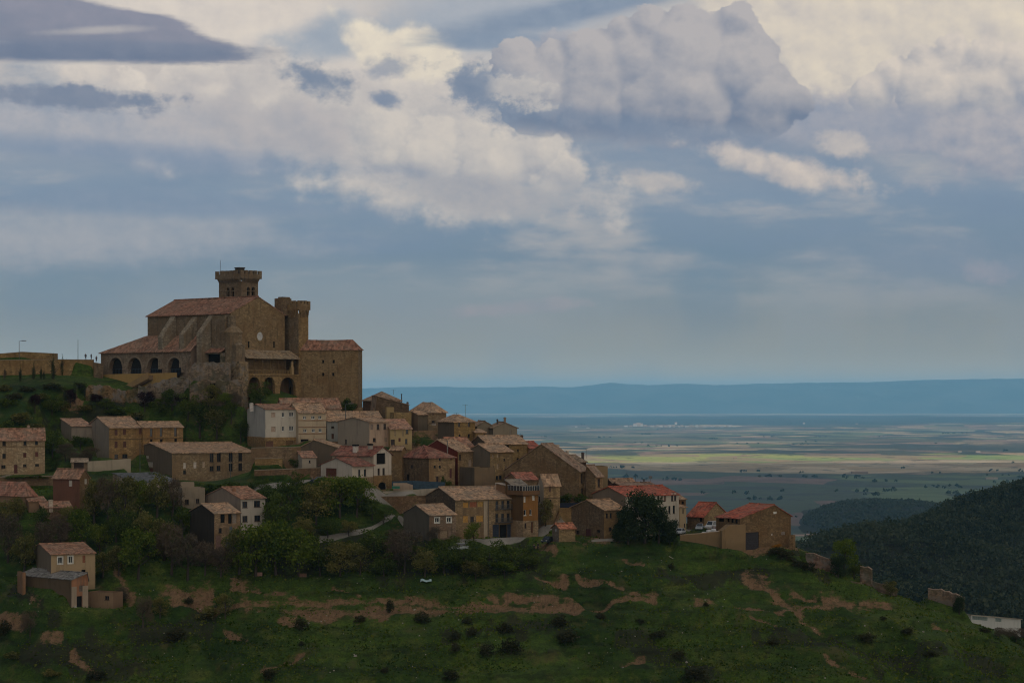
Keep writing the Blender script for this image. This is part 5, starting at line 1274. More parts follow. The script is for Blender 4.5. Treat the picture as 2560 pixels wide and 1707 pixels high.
wall('retaining_wall', 'long brown stone retaining wall behind the dark blue car', 'wall', [(636, 1176, 507), (720, 1173, 507), (806, 1169, 508)], [1214, 1210, 1204], .7, STB, cope=COP)
wall('pale_wall', 'pale plastered boundary wall between gateway and ochre house', 'wall', [(219, 1153, 520), (270, 1150, 521), (327, 1146, 522)], [1178, 1174, 1168], .4, PAL)
wall('roadside_wall', 'long stone wall with hedge on top at the left edge', 'wall', [(-60, 1194, 500), (60, 1192, 500), (136, 1190, 500)], [1232, 1230, 1228], .7, STW, cope=COP)
wall('road_parapet', 'long pale concrete parapet above the brown retaining wall', 'wall', [(905, 1231, 503), (1000, 1226, 504), (1110, 1219, 506)], [1245, 1243, 1240], .5, CONC)
wall('retaining_wall', 'tall brown retaining wall under the pale parapet', 'wall', [(905, 1241, 501), (1000, 1240, 501), (1085, 1238, 502)], [1300, 1296, 1290], .8, STB)
wall('blue_fence', 'low dark blue fence in front of the hipped red house', 'fence', [(980, 1203, 507), (1030, 1201, 508), (1112, 1205, 509)], [1222, 1220, 1220], .12, flat_mat('blue_netting', (0.030, 0.055, 0.08), .8))
wall('pale_garden_wall', 'small pale wall before the blue fence beside the villa', 'wall', [(983, 1207, 505), (1016, 1207, 505), (1032, 1212, 505)], [1224, 1224, 1224], .3, wall_mat((0.35, 0.28, 0.24), 'plaster'))
wall('terrace_retaining_wall', 'tan plaster wall below the yard with parked cars', 'wall', [(1700, 1338, 483), (1750, 1334, 483), (1806, 1328, 483)], [1349, 1356, 1368], .6, TAN, cope=wall_mat((0.33, 0.26, 0.19), 'plaster'))
wall('tan_bastion', 'square tan wall joining the yard to the big red barn', 'wall', [(1805, 1327, 481.5), (1826, 1312, 482), (1864, 1311, 483.5)], [1368, 1370, 1376], 2.5, TAN)
wall('navy_fence', 'navy blue screen fence behind the stone house with red door', 'fence', [(1398, 1257, 500), (1464, 1256, 503)], [1270, 1270], .12, flat_mat('navy_screen', (0.014, 0.018, 0.035), .7))
wall('yard_wall', 'short tan stone wall under the navy fence', 'wall', [(1398, 1269, 498), (1432, 1269, 498)], [1308, 1308], .5, YLW)
wall('hillside_ruin', 'highest roofless stone ruin on the right spur beside a tree', 'ruin', [(2014, 1384, 489), (2044, 1387, 488), (2089, 1403, 487)], [1430, 1436, 1440], .8, wall_mat((0.19, 0.125, 0.10), 'rubble'), .35, cope=wall_mat((0.26, 0.2, 0.17), 'plaster'), seed=21)
wall('rubble_wall', 'low tumbled rubble wall running down to the narrow ruin', 'wall', [(2088, 1434, 486), (2120, 1446, 486), (2154, 1458, 485)], [1446, 1458, 1470], .8, wall_mat((0.24, 0.19, 0.15), 'rubble'), .6, seed=22)
wall('ruin_post', 'narrow upright ruin wall right of the spur tree', 'ruin', [(2150, 1415, 487), (2179, 1422, 486)], [1462, 1464], .9, wall_mat((0.215, 0.155, 0.12), 'rubble'), .3, cope=wall_mat((0.27, 0.21, 0.18), 'plaster'), seed=23)
wall('low_ruin_wall', 'low brown ruin wall behind the grassy crest on the spur', 'ruin', [(2178, 1451, 488), (2210, 1459, 487), (2242, 1470, 486)], [1475, 1485, 1494], .7, wall_mat((0.17, 0.125, 0.10), 'rubble'), .25, seed=24)
wall('lowest_ruin', 'lowest ruin wall on the spur with a round bush at its end', 'ruin', [(2320, 1470, 483), (2352, 1474, 482), (2409, 1492, 480)], [1496, 1506, 1524], .8, wall_mat((0.185, 0.135, 0.105), 'rubble'), .3, cope=wall_mat((0.27, 0.21, 0.18), 'plaster'), seed=25)
def white_hall():
    r = thing('white_hall', 'long low white building with grey green panels beyond the lower right slope', 'building', at(2428, 1552, 560))
    d = (at(2552, 1575, 575) - at(2428, 1570, 560)); ln = math.hypot(d.x, d.y); r.rotation_euler = (0, 0, math.atan2(d.y, d.x))
    wh = wall_mat((0.55, 0.56, 0.57), 'plaster'); gp = flat_mat('grey_green_panel', (0.13, 0.17, 0.16), .6)
    z0 = -14; zt = lambda x: 1.5 - 2.7 * x / ln
    mb = MB(); panel(mb, (0, 0, 0), (1, 0, 0), (0, 1, 0), ln, [(0, zt(0)), (ln, zt(ln))], z0); panel(mb, (0, 8, 0), (1, 0, 0), (0, -1, 0), ln, [(0, zt(0)), (ln, zt(ln))], z0)
    panel(mb, (0, 0, 0), (0, 1, 0), (1, 0, 0), 8, [(0, zt(0)), (8, zt(0))], z0); panel(mb, (ln, 0, 0), (0, 1, 0), (-1, 0, 0), 8, [(0, zt(ln)), (8, zt(ln))], z0)
    mb.build('wall', wh, r)
    mb = MB(); mb.grid(lambda a, b_: (-.3 + (ln + .6) * a, -.3 + 8.6 * b_, zt(ln * a) + .2), 6, 2, .18); mb.build('roof', CONC, r)
    for a, b_ in ((.02, .32), (.48, .60)):
        mb = MB(); x0, x1 = a * ln, b_ * ln
        mb.face([(x0, -.03, zt(x0) - 1.0), (x1, -.03, zt(x1) - 1.0), (x1, -.03, zt(x1) - .1), (x0, -.03, zt(x0) - .1)]); mb.build('panel', gp, r)
white_hall()

# ------------------------------------------------------------------ ground: the village hill
def P3(px, py, Y):
    v = at(px, py, Y); return (v.x, v.y, v.z)
GP = [P3(*a) for a in [
    (-300, 1707, 446), (0, 1707, 436), (640, 1712, 428), (1280, 1707, 424), (1920, 1707, 428), (2560, 1720, 434),
    (0, 1600, 447), (300, 1640, 441), (640, 1600, 445), (960, 1640, 438), (1280, 1600, 442), (1920, 1600, 444), (2300, 1620, 446), (2560, 1650, 448),
    (0, 1470, 457), (70, 1466, 452), (150, 1516, 447), (215, 1546, 445), (330, 1530, 455), (640, 1530, 455), (960, 1500, 459), (1280, 1530, 455), (1800, 1500, 460), (2200, 1530, 464), (-300, 1500, 462),
    (0, 1400, 468), (640, 1430, 468), (950, 1440, 468), (1250, 1430, 470), (1700, 1420, 474), (2050, 1440, 479),
    (1150, 1352, 482), (1300, 1356, 485), (1450, 1352, 484), (1560, 1352, 484), (1700, 1350, 487), (1850, 1374, 486), (1985, 1376, 487), (1000, 1358, 480),
    (660, 1395, 474), (480, 1390, 470), (240, 1395, 470), (330, 1330, 477), (800, 1360, 480),
    (2140, 1437, 490), (2250, 1492, 486), (2400, 1541, 480), (2480, 1564, 476), (2560, 1596, 470), (2750, 1685, 462),
    (1400, 1312, 496), (1340, 1338, 488), (1000, 1226, 506), (1250, 1222, 508), (1120, 1222, 508), (720, 1214, 500), (640, 1214, 500), (800, 1205, 503), (920, 1226, 504),
    (950, 1310, 490), (850, 1330, 484), (1010, 1296, 492), (760, 1300, 487), (700, 1330, 480),
    (60, 1186, 516), (160, 1178, 518), (0, 1196, 513), (130, 1262, 489), (40, 1250, 486), (300, 1290, 480), (300, 1200, 496), (450, 1222, 490), (560, 1214, 500), (560, 1330, 478), (-300, 1250, 490),
    (330, 1192, 524), (450, 1208, 528), (200, 1150, 530), (620, 1185, 520), (700, 1118, 538), (780, 1104, 538),
    (0, 1080, 540), (150, 1045, 552), (300, 1032, 560), (500, 1046, 556), (0, 1000, 560), (150, 962, 574), (-300, 1000, 562), (0, 955, 584), (230, 950, 588), (-300, 955, 588),
    (330, 978, 582), (450, 1012, 568), (600, 1012, 565), (700, 1018, 563), (900, 1040, 560), (1000, 1070, 553), (1100, 1105, 545), (1250, 1140, 538), (1350, 1185, 524), (1480, 1235, 510),
    (1600, 1275, 506), (1720, 1320, 500), (1820, 1322, 498), (1950, 1350, 495),
    (250, 936, 612), (500, 940, 618), (800, 960, 615), (0, 930, 612), (-300, 930, 615)]]
for x, y, z in [(20, 545, -38), (36, 540, -45), (52, 535, -50), (5, 562, -32), (-12, 585, -24), (-28, 606, -18), (68, 525, -52), (-160, 700, -40), (-60, 710, -45), (40, 690, -55), (110, 640, -75), (150, 580, -80), (10, 640, -25), (60, 600, -40), (100, 545, -52), (125, 530, -66), (150, 510, -75),
                (-220, 640, -5), (-220, 440, -56), (180, 480, -85), (190, 430, -75), (-100, 360, -80), (0, 355, -82), (100, 360, -84), (0, 300, -105)]:
    GP.append((x, y, z))
hill_f = tps(GP, 0.0015)
gx = np.concatenate([np.arange(-420, -150, 6.0), np.arange(-150, 160, 0.62), np.arange(160, 430, 6.0)])
gy = np.concatenate([np.arange(-60, 390, 10.0), np.arange(390, 545, 0.62), np.arange(545, 660, 1.5), np.arange(660, 1000, 10.0)])
GXX, GYY = np.meshgrid(gx, gy)
HZ = hill_f(np.clip(GXX, -230, 200), np.clip(GYY, 300, 720))
# the valley in front of the hill, the slope the camera stands on, and the far side of the hill
w = np.clip((380 - GYY) / 80, 0, 1); w = w * w * (3 - 2 * w)
HZ = HZ * (1 - w) + (-2.0 - 105 * np.sin(np.clip(GYY, 0, 300) / 300 * math.pi / 2)) * w
HZ = HZ - np.clip(GYY - 700, 0, None) * 0.9 - np.clip(np.abs(GXX + 20) - 210, 0, None) * 0.9
near = np.clip((GYY - 380) / 30, 0, 1) * np.clip((640 - GYY) / 80, 0, 1)
slope_w = np.clip((498 - GYY) / 30, 0.12, 1)
def ridged(x, y, s, seed): return 1 - np.abs(fbm(x, y, s, 3, seed))
HZ = HZ + near * slope_w * (2.1 * fbm(GXX, GYY, 26, 4, 3) + 1.0 * fbm(GXX, GYY, 6.0, 3, 11) + 0.28 * fbm(GXX, GYY, 1.9, 2, 21)
                          - 2.4 * np.clip(ridged(GXX + 0.5 * GYY, GYY * 0.35, 30, 31) - 0.86, 0, 1) * 7)
# sheep-path terraces following the contours
HZ = HZ + near * slope_w * 0.42 * np.sin(HZ * 2.0 + 2.5 * fbm(GXX, GYY, 30, 3, 41))
# level pads cut into and banked up around every building
pad_soil = np.zeros(HZ.shape)
bank = np.full(HZ.shape, -1e9); cut = np.full(HZ.shape, 1e9)
for q in ALLH:
    if q['name'] in ('church', 'white_shed', 'red_patch_house', 'flat_topped_block', 'tower_stub', 'concrete_hut', 'red_backed_roof_house', 'white_block', 'brown_back_house', 'striped_tile_house', 'flat_block', 'brown_roof_house', 'flat_roof_house', 'brown_stepped_house', 'back_house', 'red_topped_house', 'brick_pier', 'corrugated_shed'): continue
    o_, th_ = q['fr'].o, q['fr'].th
    R_ = max(q['W'], q['D']) + 14
    bx = (np.abs(GXX - o_.x) < R_ + 10) & (np.abs(GYY - o_.y) < R_ + 10)
    dx, dy = GXX[bx] - o_.x, GYY[bx] - o_.y
    lx_ = dx * math.cos(th_) + dy * math.sin(th_); ly_ = -dx * math.sin(th_) + dy * math.cos(th_)
    d_ = np.hypot(np.maximum(np.maximum(-lx_, lx_ - q['W']), 0), np.maximum(np.maximum(-ly_, ly_ - q['D']), 0))
    front_ = ((ly_ < 0) | (lx_ < 0)) & (ly_ < q['D'] * .9) & (lx_ < q['W'] * .95)
    cut[bx] = np.minimum(cut[bx], o_.z + 0.10 + np.where(front_, 0.12 * np.minimum(d_, 7) + 2.2 * np.maximum(d_ - 7, 0), 2.2 * np.maximum(d_ - 2.2, 0)))
    bank[bx] = np.maximum(bank[bx], o_.z - 0.25 - 1.1 * np.maximum(d_ - 1.0, 0))
    pad_soil[bx] = np.maximum(pad_soil[bx], np.clip(1.4 - d_ / 3.2, 0, 1))
for P_, zb_, zt_, ret_ in WALLPTS:
    i0, i1 = np.searchsorted(gx, [P_.x - 7, P_.x + 7]); j0, j1 = np.searchsorted(gy, [P_.y - 7, P_.y + 8])
    dd = np.hypot(GXX[j0:j1, i0:i1] - P_.x, GYY[j0:j1, i0:i1] - P_.y); ddx = np.abs(GXX[j0:j1, i0:i1] - P_.x); fr_ = GYY[j0:j1, i0:i1] < P_.y + .1; dd = np.where(ddx > 1.0, 99, dd); far_ = dd > 90
    zz_ = np.where(far_, -1e9, 0)
    b_ = bank[j0:j1, i0:i1]; c_ = cut[j0:j1, i0:i1]
    b_[fr_] = np.maximum(b_[fr_], (np.where(dd > 2.2, -1e9, 0) + zb_ - .15 - .55 * np.maximum(dd - .5, 0))[fr_]); c_[fr_] = np.minimum(c_[fr_], (zb_ + .15 + .35 * np.maximum(dd - .8, 0))[fr_])
    b_[~fr_] = np.maximum(b_[~fr_], (zz_ + (zt_ if ret_ else zb_) - .4 - 1.2 * np.maximum(dd - 4, 0))[~fr_])
HZ = np.minimum(np.maximum(HZ, np.where(bank > -1e8, bank, HZ)), np.maximum(cut, bank))
HZ[:, 1:-1] = HZ[:, 1:-1] * .5 + .25 * (HZ[:, 2:] + HZ[:, :-2])
def H(X, Y):
    """ground height by bilinear lookup"""
    X = np.atleast_1d(np.asarray(X, float)); Y = np.atleast_1d(np.asarray(Y, float))
    i = np.clip(np.searchsorted(gx, X) - 1, 0, len(gx) - 2); j = np.clip(np.searchsorted(gy, Y) - 1, 0, len(gy) - 2)
    fx = np.clip((X - gx[i]) / (gx[i + 1] - gx[i]), 0, 1); fy = np.clip((Y - gy[j]) / (gy[j + 1] - gy[j]), 0, 1)
    return (HZ[j, i] * (1 - fx) + HZ[j, i + 1] * fx) * (1 - fy) + (HZ[j + 1, i] * (1 - fx) + HZ[j + 1, i + 1] * fx) * fy
def h(x, y): return float(H(x, y)[0])
def hit(px, py, y0=395.0, y1=640.0):
    """point where a line of sight first meets the hill"""
    Ys = np.arange(y0, y1, 0.4)
    d = H((px - 1280) / F * Ys, Ys) - (EY - py) / F * Ys
    k = np.argmax(d > 0)
    Y = Ys[k] if d[k] > 0 else 482.0
    X = (px - 1280) / F * Y
    return Vector((X, Y, h(X, Y)))

# bare earth, tracks and dark scrub as patches on the ground
def dist_poly(pts, X, Y, ky=0.42):
    best = np.full(X.shape, 1e9)
    q = [(p.x, p.y * ky) for p in pts]
    Yk = Y * ky
    if len(q) == 1: q = q * 2
    for (ax, ay), (bx, by) in zip(q[:-1], q[1:]):
        L = (bx - ax) ** 2 + (by - ay) ** 2
        t = np.clip(((X - ax) * (bx - ax) + (Yk - ay) * (by - ay)) / max(L, 1e-9), 0, 1)
        best = np.minimum(best, np.hypot(X - ax - t * (bx - ax), Yk - ay - t * (by - ay)))
    return best
mask = np.zeros(GXX.shape + (4,), dtype=np.float32); mask[..., 3] = 1
sub = (GYY > 400) & (GYY < 600) & (np.abs(GXX) < 150)
sx, sy = GXX[sub], GYY[sub]
n1 = fbm(sx, sy * 0.6, 7.0, 5, 51, 0.6); n2 = fbm(sx, sy * 0.6, 2.2, 3, 61)
def paint(ch, polys, rag=0.9):
    m = np.zeros(sx.shape)
    for pts, hw in polys:
        d = dist_poly([hit(*p) for p in pts], sx, sy) / (hw / 10.8)
        m = np.maximum(m, np.clip((1.75 + 1.6 * rag * n1 + 0.9 * rag * n2 - d) / 1.5, 0, 1))
    mask[..., ch][sub] = np.maximum(mask[..., ch][sub], m)
paint(0, [([(620, 1522), (800, 1528), (1000, 1526), (1200, 1522), (1440, 1514)], 10), ([(700, 1545), (760, 1560)], 7),
          ([(590, 1462), (660, 1480), (740, 1492)], 8), ([(400, 1478), (520, 1500)], 10), ([(1345, 1440), (1410, 1452)], 7),
          ([(1270, 1488), (1390, 1495)], 6), ([(1180, 1484), (1240, 1498)], 5), ([(1580, 1480), (1640, 1483)], 6), ([(830, 1470), (900, 1490)], 5),
          ([(1740, 1506), (1850, 1518), (1960, 1522), (2080, 1512)], 6), ([(1870, 1452), (1930, 1476), (1990, 1520)], 14), ([(2060, 1502), (2150, 1505), (2220, 1510)], 9),
          ([(1980, 1480), (2040, 1500)], 5), ([(1880, 1540), (1940, 1560)], 5), ([(2000, 1550), (2060, 1590)], 4),
          ([(0, 1545), (60, 1558)], 5), ([(110, 1585), (150, 1600)], 5), ([(655, 1672), (760, 1632)], 5), ([(1555, 1664), (1610, 1652)], 6),
          ([(285, 1420), (310, 1460), (330, 1490)], 7), ([(80, 1490), (100, 1500)], 6), ([(2060, 1632), (2160, 1690)], 4), ([(1440, 1440), (1560, 1470)], 3),
          ([(180, 1640), (240, 1690)], 4), ([(560, 1580), (620, 1600)], 4), ([(1340, 1372), (1390, 1380)], 5), ([(1560, 1400), (1610, 1408)], 5),
          ([(175, 1003), (205, 1010)], 4), ([(230, 985), (330, 990)], 8), ([(2330, 1568), (2380, 1576)], 4)])
paint(0, [([(430, 1506), (640, 1510), (900, 1503), (1100, 1512), (1400, 1515), (1640, 1502)], 4.2)], 0.5)
paint(1, [([(700, 1212), (640, 1216)], 9), ([(690, 1216), (735, 1212), (800, 1200), (830, 1198)], 7), ([(800, 1352), (860, 1338), (930, 1320), (1005, 1300)], 4),
          ([(1150, 1352), (1300, 1346), (1350, 1335), (1400, 1318), (1440, 1306)], 7), ([(1480, 1352), (1540, 1350)], 3), ([(1700, 1322), (1800, 1330)], 9),
          ([(0, 1194), (80, 1186), (165, 1178)], 4), ([(920, 1232), (1280, 1226)], 8)], 0.15)
paint(2, [([(60, 1640), (200, 1660), (330, 1700)], 9), ([(640, 1380), (900, 1400), (1200, 1400), (1340, 1400)], 30), ([(1560, 1590), (1640, 1640), (1800, 1700)], 16),
          ([(1120, 1590), (1400, 1560)], 16), ([(2080, 1600), (2200, 1680)], 12), ([(1640, 1440), (1900, 1430)], 12), ([(1900, 1600), (2500, 1680)], 18),
          ([(1990, 1385), (2060, 1440)], 12), ([(200, 1640), (420, 1700)], 14), ([(100, 1030), (300, 1010)], 18), ([(350, 1590), (520, 1560)], 16), ([(30, 1480), (140, 1540)], 7)], 1.1)

HZ = HZ - 0.55 * mask[..., 0] * near * (GYY < 478)
vill = (GXX > -62) & (GYY > 483)
mask[..., 0] = np.maximum(mask[..., 0], np.where(vill, pad_soil, pad_soil * 0.35))
m, g, b = newmat('hill_grass')
tc = g.n('ShaderNodeTexCoord').outputs['Object']
Pg = g.vm('MULTIPLY', tc, (1.0, 0.55, 1.0))
at_ = g.n('ShaderNodeAttribute'); at_.attribute_name = 'mask'
mr, mg, mb_ = g.sep(at_.outputs[0])
nA = g.noise(Pg, 0.035, 6, 0.6); nB = g.noise(Pg, 0.16, 6, 0.65); nC = g.noise(Pg, 0.9, 5, 0.7); nD = g.noise(tc, 2.6, 4, 0.75)
nE0 = g.noise(g.vm('MULTIPLY', tc, (0.05, 0.05, 0.3)), 1.0, 4, 0.6)
c = g.mix(g.step(nA, 0.36, 0.62), GRASS[0], GRASS[1])
c = g.mix(g.mul(g.step(nB, 0.50, 0.68), 0.7), c, GRASS[2])
c = g.mix(g.mul(g.step(nC, 0.42, 0.70), 0.6), c, GRASS[3])
c = g.mix(g.mul(g.step(nD, 0.40, 0.66), 0.65), c, g.vm('SCALE', c, scale=0.38))
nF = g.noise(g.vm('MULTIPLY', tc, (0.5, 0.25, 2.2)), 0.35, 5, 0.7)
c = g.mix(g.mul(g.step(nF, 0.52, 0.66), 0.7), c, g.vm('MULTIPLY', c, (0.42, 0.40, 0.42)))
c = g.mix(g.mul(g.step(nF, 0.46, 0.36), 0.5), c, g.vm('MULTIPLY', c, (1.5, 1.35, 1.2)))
c = g.mix(g.mul(g.step(nB, 0.47, 0.30), 0.5), c, GRASS[4])
c = g.mix(g.mul(g.step(g.add(mb_, g.mul(g.sub(nC, 0.5), 1.2)), 0.35, 0.75), 0.8), c, g.mix(nD, (0.012, 0.016, 0.007), (0.040, 0.036, 0.024)))
zc_ = g.m('SINE', g.add(g.mul(g.sep(tc)[2], 2.0), g.add(g.mul(nA, 16.0), g.mul(nB, 7.0))))  # terrace contour pattern, its fold shading painted into the grass colour
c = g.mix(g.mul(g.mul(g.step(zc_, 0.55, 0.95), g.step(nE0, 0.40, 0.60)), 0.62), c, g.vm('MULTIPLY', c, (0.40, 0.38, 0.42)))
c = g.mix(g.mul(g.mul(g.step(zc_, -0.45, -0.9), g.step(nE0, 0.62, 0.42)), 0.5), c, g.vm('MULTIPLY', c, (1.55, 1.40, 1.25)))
earth = g.mix(g.step(nC, 0.3, 0.7), EARTH[0], EARTH[1])
earth = g.mix(g.mul(g.step(nD, 0.5, 0.66), 0.7), earth, (0.045, 0.042, 0.025))
earth = g.mix(g.mul(g.step(g.noise(g.vm('MULTIPLY', tc, (2.4, 0.3, 0.3)), 1.0, 3), 0.5, 0.7), 0.45), earth, sc(EARTH[0], 0.45))
nE = g.noise(g.vm('MULTIPLY', tc, (0.55, 0.22, 1.3)), 1.0, 6, 0.72)
edge = g.add(g.mul(mr, 1.15), g.add(g.mul(g.sub(nE, 0.5), 2.8), g.mul(g.sub(nD, 0.5), 1.3)))
c = g.mix(g.mul(g.step(edge, 0.50, 1.05), g.step(mr, 0.02, 0.30)), c, earth)
road = g.mix(g.step(nB, 0.35, 0.65), (0.20, 0.185, 0.165), (0.30, 0.28, 0.25))
c = g.mix(g.step(g.add(mg, g.mul(g.sub(nD, 0.5), 0.3)), 0.40, 0.60), c, road)
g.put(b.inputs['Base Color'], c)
bump(g, b, g.add(nC, nD), 1.0, 0.35)
HILL_MAT = m
nx, ny = len(gx), len(gy)
idx = np.arange(nx * ny).reshape(ny, nx)
quads = np.stack([idx[:-1, :-1], idx[:-1, 1:], idx[1:, 1:], idx[1:, :-1]], -1).reshape(-1, 4)
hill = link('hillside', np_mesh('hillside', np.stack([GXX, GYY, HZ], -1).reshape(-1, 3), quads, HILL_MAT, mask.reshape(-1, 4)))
struct(hill)

# ------------------------------------------------------------------ the plain far below
PZ = -280.0
def pd(py): return -PZ * F / (py - EY)          # distance at which the plain shows at picture row py
ys = np.concatenate([np.linspace(-3000, 3000, 20), 1 / np.linspace(1 / 3100, 1 / 44000, 560)])
us = np.linspace(-1, 1, 260)
UX, UY = np.meshgrid(us, ys)
XX = UX * (4000 + np.clip(UY, 0, None) * 0.42)
rel = np.clip((UY - 9500) / 4000, 0, 1) * np.clip((34000 - UY) / 8000, 0, 1)
rel_z = np.clip(fbm(XX, UY * 1.0, 2600, 4, 5), 0, 1) * 55 * rel + fbm(XX, UY, 500, 3, 8) * 4 * np.clip(UY / 9000, 0, 1)
m, g, b = newmat('farmland')
tc = g.n('ShaderNodeTexCoord').outputs['Object']
X, Y, Z = g.sep(tc)
wob = g.vm('SCALE', g.vm('SUBTRACT', g.n('ShaderNodeTexNoise').outputs[1], (0.5, 0.5, 0.5)), scale=700.0)
wn = wob.node.inputs[0].links[0].from_node.inputs[0].links[0].from_node
g.put(wn.inputs['Vector'], tc); g.put(wn.inputs['Scale'], 0.0006); g.put(wn.inputs['Detail'], 5.0)
Q = g.vm('ADD', tc, wob)
f1 = g.sep(g.vor(g.vm('MULTIPLY', Q, (1 / 300, 1 / 420, 0)), 1.0, 'Color'))
f2 = g.sep(g.vor(g.vm('MULTIPLY', Q, (1 / 1300, 1 / 1100, 0)), 1.0, 'Color'))
n0 = g.noise(tc, 0.0007, 6, 0.62); n1_ = g.noise(tc, 0.0035, 6, 0.7)
c = g.ramp(f1[0], [(0.0, FIELD['scrub']), (0.22, FIELD['dark']), (0.42, FIELD['green']), (0.60, FIELD['soil']), (0.80, FIELD['straw']), (0.93, FIELD['pale'])], 'CONSTANT')
c = g.mix(g.mul(g.step(f2[1], 0.35, 0.6), 0.7), c, g.ramp(f2[0], [(0, FIELD['scrub']), (0.4, FIELD['dark']), (0.75, FIELD['soil'])], 'CONSTANT'))
c = g.mix(g.step(n1_, 0.56, 0.63), c, FIELD['scrub'])
# belts of land use by distance: irrigated wheat and stubble with sunlight put into the colour, scrubland, pine woods
Yw = g.add(Y, g.add(g.add(g.mul(g.sub(n0, 0.5), 2200.0), g.mul(g.sub(n1_, 0.5), 900.0)), g.mul(wob.node.outputs[0] if False else g.sep(wob)[1], 0.6)))
def belt(a, bb, soft): return g.mul(g.step(Yw, a - soft, a + soft), g.step(Yw, bb + soft, bb - soft))
tex = g.mix(g.step(n1_, 0.35, 0.65), (0.75, 0.75, 0.75), (1.2, 1.2, 1.2))
shaded_lowland = g.mix(g.step(n1_, 0.45, 0.60), FIELD['shaded_green'], FIELD['shaded_dark'])
shaded_lowland = g.mix(g.step(f1[0], 0.72, 0.74), shaded_lowland, FIELD['shaded_soil'])
shaded_lowland = g.mix(g.step(f1[1], 0.80, 0.82), shaded_lowland, FIELD['shaded_light'])
c = g.mix(g.step(Yw, pd(1176) + 150, pd(1176) - 150), c, shaded_lowland)  # nearer ground darkened: cloud shadow put into the field colours
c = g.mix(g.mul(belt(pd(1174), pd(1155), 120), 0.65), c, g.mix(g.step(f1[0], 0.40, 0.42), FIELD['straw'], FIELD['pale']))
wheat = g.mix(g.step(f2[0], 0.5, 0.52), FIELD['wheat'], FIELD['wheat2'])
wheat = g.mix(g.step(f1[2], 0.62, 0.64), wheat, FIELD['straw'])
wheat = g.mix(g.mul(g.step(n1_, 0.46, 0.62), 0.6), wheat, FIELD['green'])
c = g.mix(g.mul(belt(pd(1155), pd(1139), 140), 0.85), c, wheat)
c = g.mix(g.mul(belt(pd(1128), pd(1110), 220), g.mul(g.step(X, 400.0, 2600.0), 0.85)), c, FIELD['scrub'])
c = g.mix(g.mul(belt(pd(1064), pd(1042), 500), 0.9), c, FIELD['wood'])
c = g.mix(g.mul(belt(pd(1036.5), 60000, 500), 0.65), c, g.mix(g.step(f2[2], 0.4, 0.42), FIELD['pale'], FIELD['soil']))  # pale far belt: mist at the ridge foot painted as field colour
nq = g.noise(g.vm('MULTIPLY', tc, (1.0, 0.6, 1.0)), 0.012, 4, 0.7)
c = g.mix(g.mul(g.step(nq, 0.57, 0.66), 0.8), c, FIELD['scrub'])
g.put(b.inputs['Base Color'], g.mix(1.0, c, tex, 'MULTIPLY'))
nn, mm_ = UX.shape[1], UX.shape[0]
idx = np.arange(nn * mm_).reshape(mm_, nn)
quads = np.stack([idx[:-1, :-1], idx[:-1, 1:], idx[1:, 1:], idx[1:, :-1]], -1).reshape(-1, 4)
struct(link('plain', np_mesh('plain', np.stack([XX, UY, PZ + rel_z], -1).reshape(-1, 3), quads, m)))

# ------------------------------------------------------------------ mountains beyond the plain
prof = [(-400, 975), (300, 972), (905, 968), (1000, 966), (1120, 964), (1180, 966), (1300, 967), (1440, 965), (1490, 960), (1525, 955), (1570, 958), (1620, 961), (1700, 957), (1780, 959), (1860, 959), (1960, 955), (2060, 953), (2200, 951), (2330, 947), (2440, 945), (2560, 945), (3000, 940)]
MY = 37500.0
mx_ = np.linspace(-13500, 13500, 620)
pyr = np.interp(mx_ / MY * F + 1280, [p[0] for p in prof], [p[1] for p in prof])
crest = (EY - pyr) / F * MY - PZ + 22 * fbm(mx_, mx_ * 0, 1400, 4, 9) + 10 * fbm(mx_, mx_ * 0, 240, 3, 19)
tt = np.concatenate([np.linspace(0, 1, 46), np.linspace(1.02, 1.5, 10)])
MXX, T = np.meshgrid(mx_, tt)
front = np.sin(np.clip(T, 0, 1) * math.pi / 2) ** 1.1
relief = (1 - np.abs(fbm(MXX + 900 * T, T * 2600, 900, 4, 13))) - 0.75
MZ = PZ + crest[None] * front * (1 - np.clip(T - 1, 0, 1) * 1.1) + relief * 150 * np.clip(np.sin(np.clip(T, 0, 1) * math.pi), 0, 1) - 12
MYY = MY - 3300 + T * 3300
m, g, b = newmat('wooded_mountain')
tc = g.n('ShaderNodeTexCoord').outputs['Object']
nz = g.noise(tc, 0.0012, 6, 0.65)
c = g.mix(g.step(nz, 0.4, 0.6), (0.018, 0.028, 0.022), (0.05, 0.055, 0.045))
c = g.mix(g.step(g.noise(tc, 0.0008, 3, 0.5), 0.74, 0.78), c, (0.4, 0.36, 0.3))
g.put(b.inputs['Base Color'], c)
nn, mm_ = MXX.shape[1], MXX.shape[0]
idx = np.arange(nn * mm_).reshape(mm_, nn)
quads = np.stack([idx[:-1, :-1], idx[:-1, 1:], idx[1:, 1:], idx[1:, :-1]], -1).reshape(-1, 4)
struct(link('mountains', np_mesh('mountains', np.stack([MXX, MYY, MZ], -1).reshape(-1, 3), quads, m)))

# ------------------------------------------------------------------ leaf clusters
def leaf_cloud(pts, nrm, size, rng, stretch=1.0):
    """one small quad per point"""
    n = len(pts)
    a = rng.normal(size=(n, 3)); nr = nrm + 0.9 * a; nr /= np.linalg.norm(nr, axis=1, keepdims=True) + 1e-9
    t = np.cross(nr, rng.normal(size=(n, 3))); t /= np.linalg.norm(t, axis=1, keepdims=True) + 1e-9
    bt = np.cross(nr, t)
    s = (size * rng.uniform(0.55, 1.25, n))[:, None]
    k = rng.uniform(0.5, 1.0, (n, 1))
    t = t * s * stretch; bt = bt * s * k
    V = np.stack([pts - t * 0.5, pts - bt * 0.5 + t * 0.1, pts + t * 0.5, pts + bt * 0.5 - t * 0.1], 1).reshape(-1, 3)
    return V, np.arange(n * 4).reshape(-1, 4)

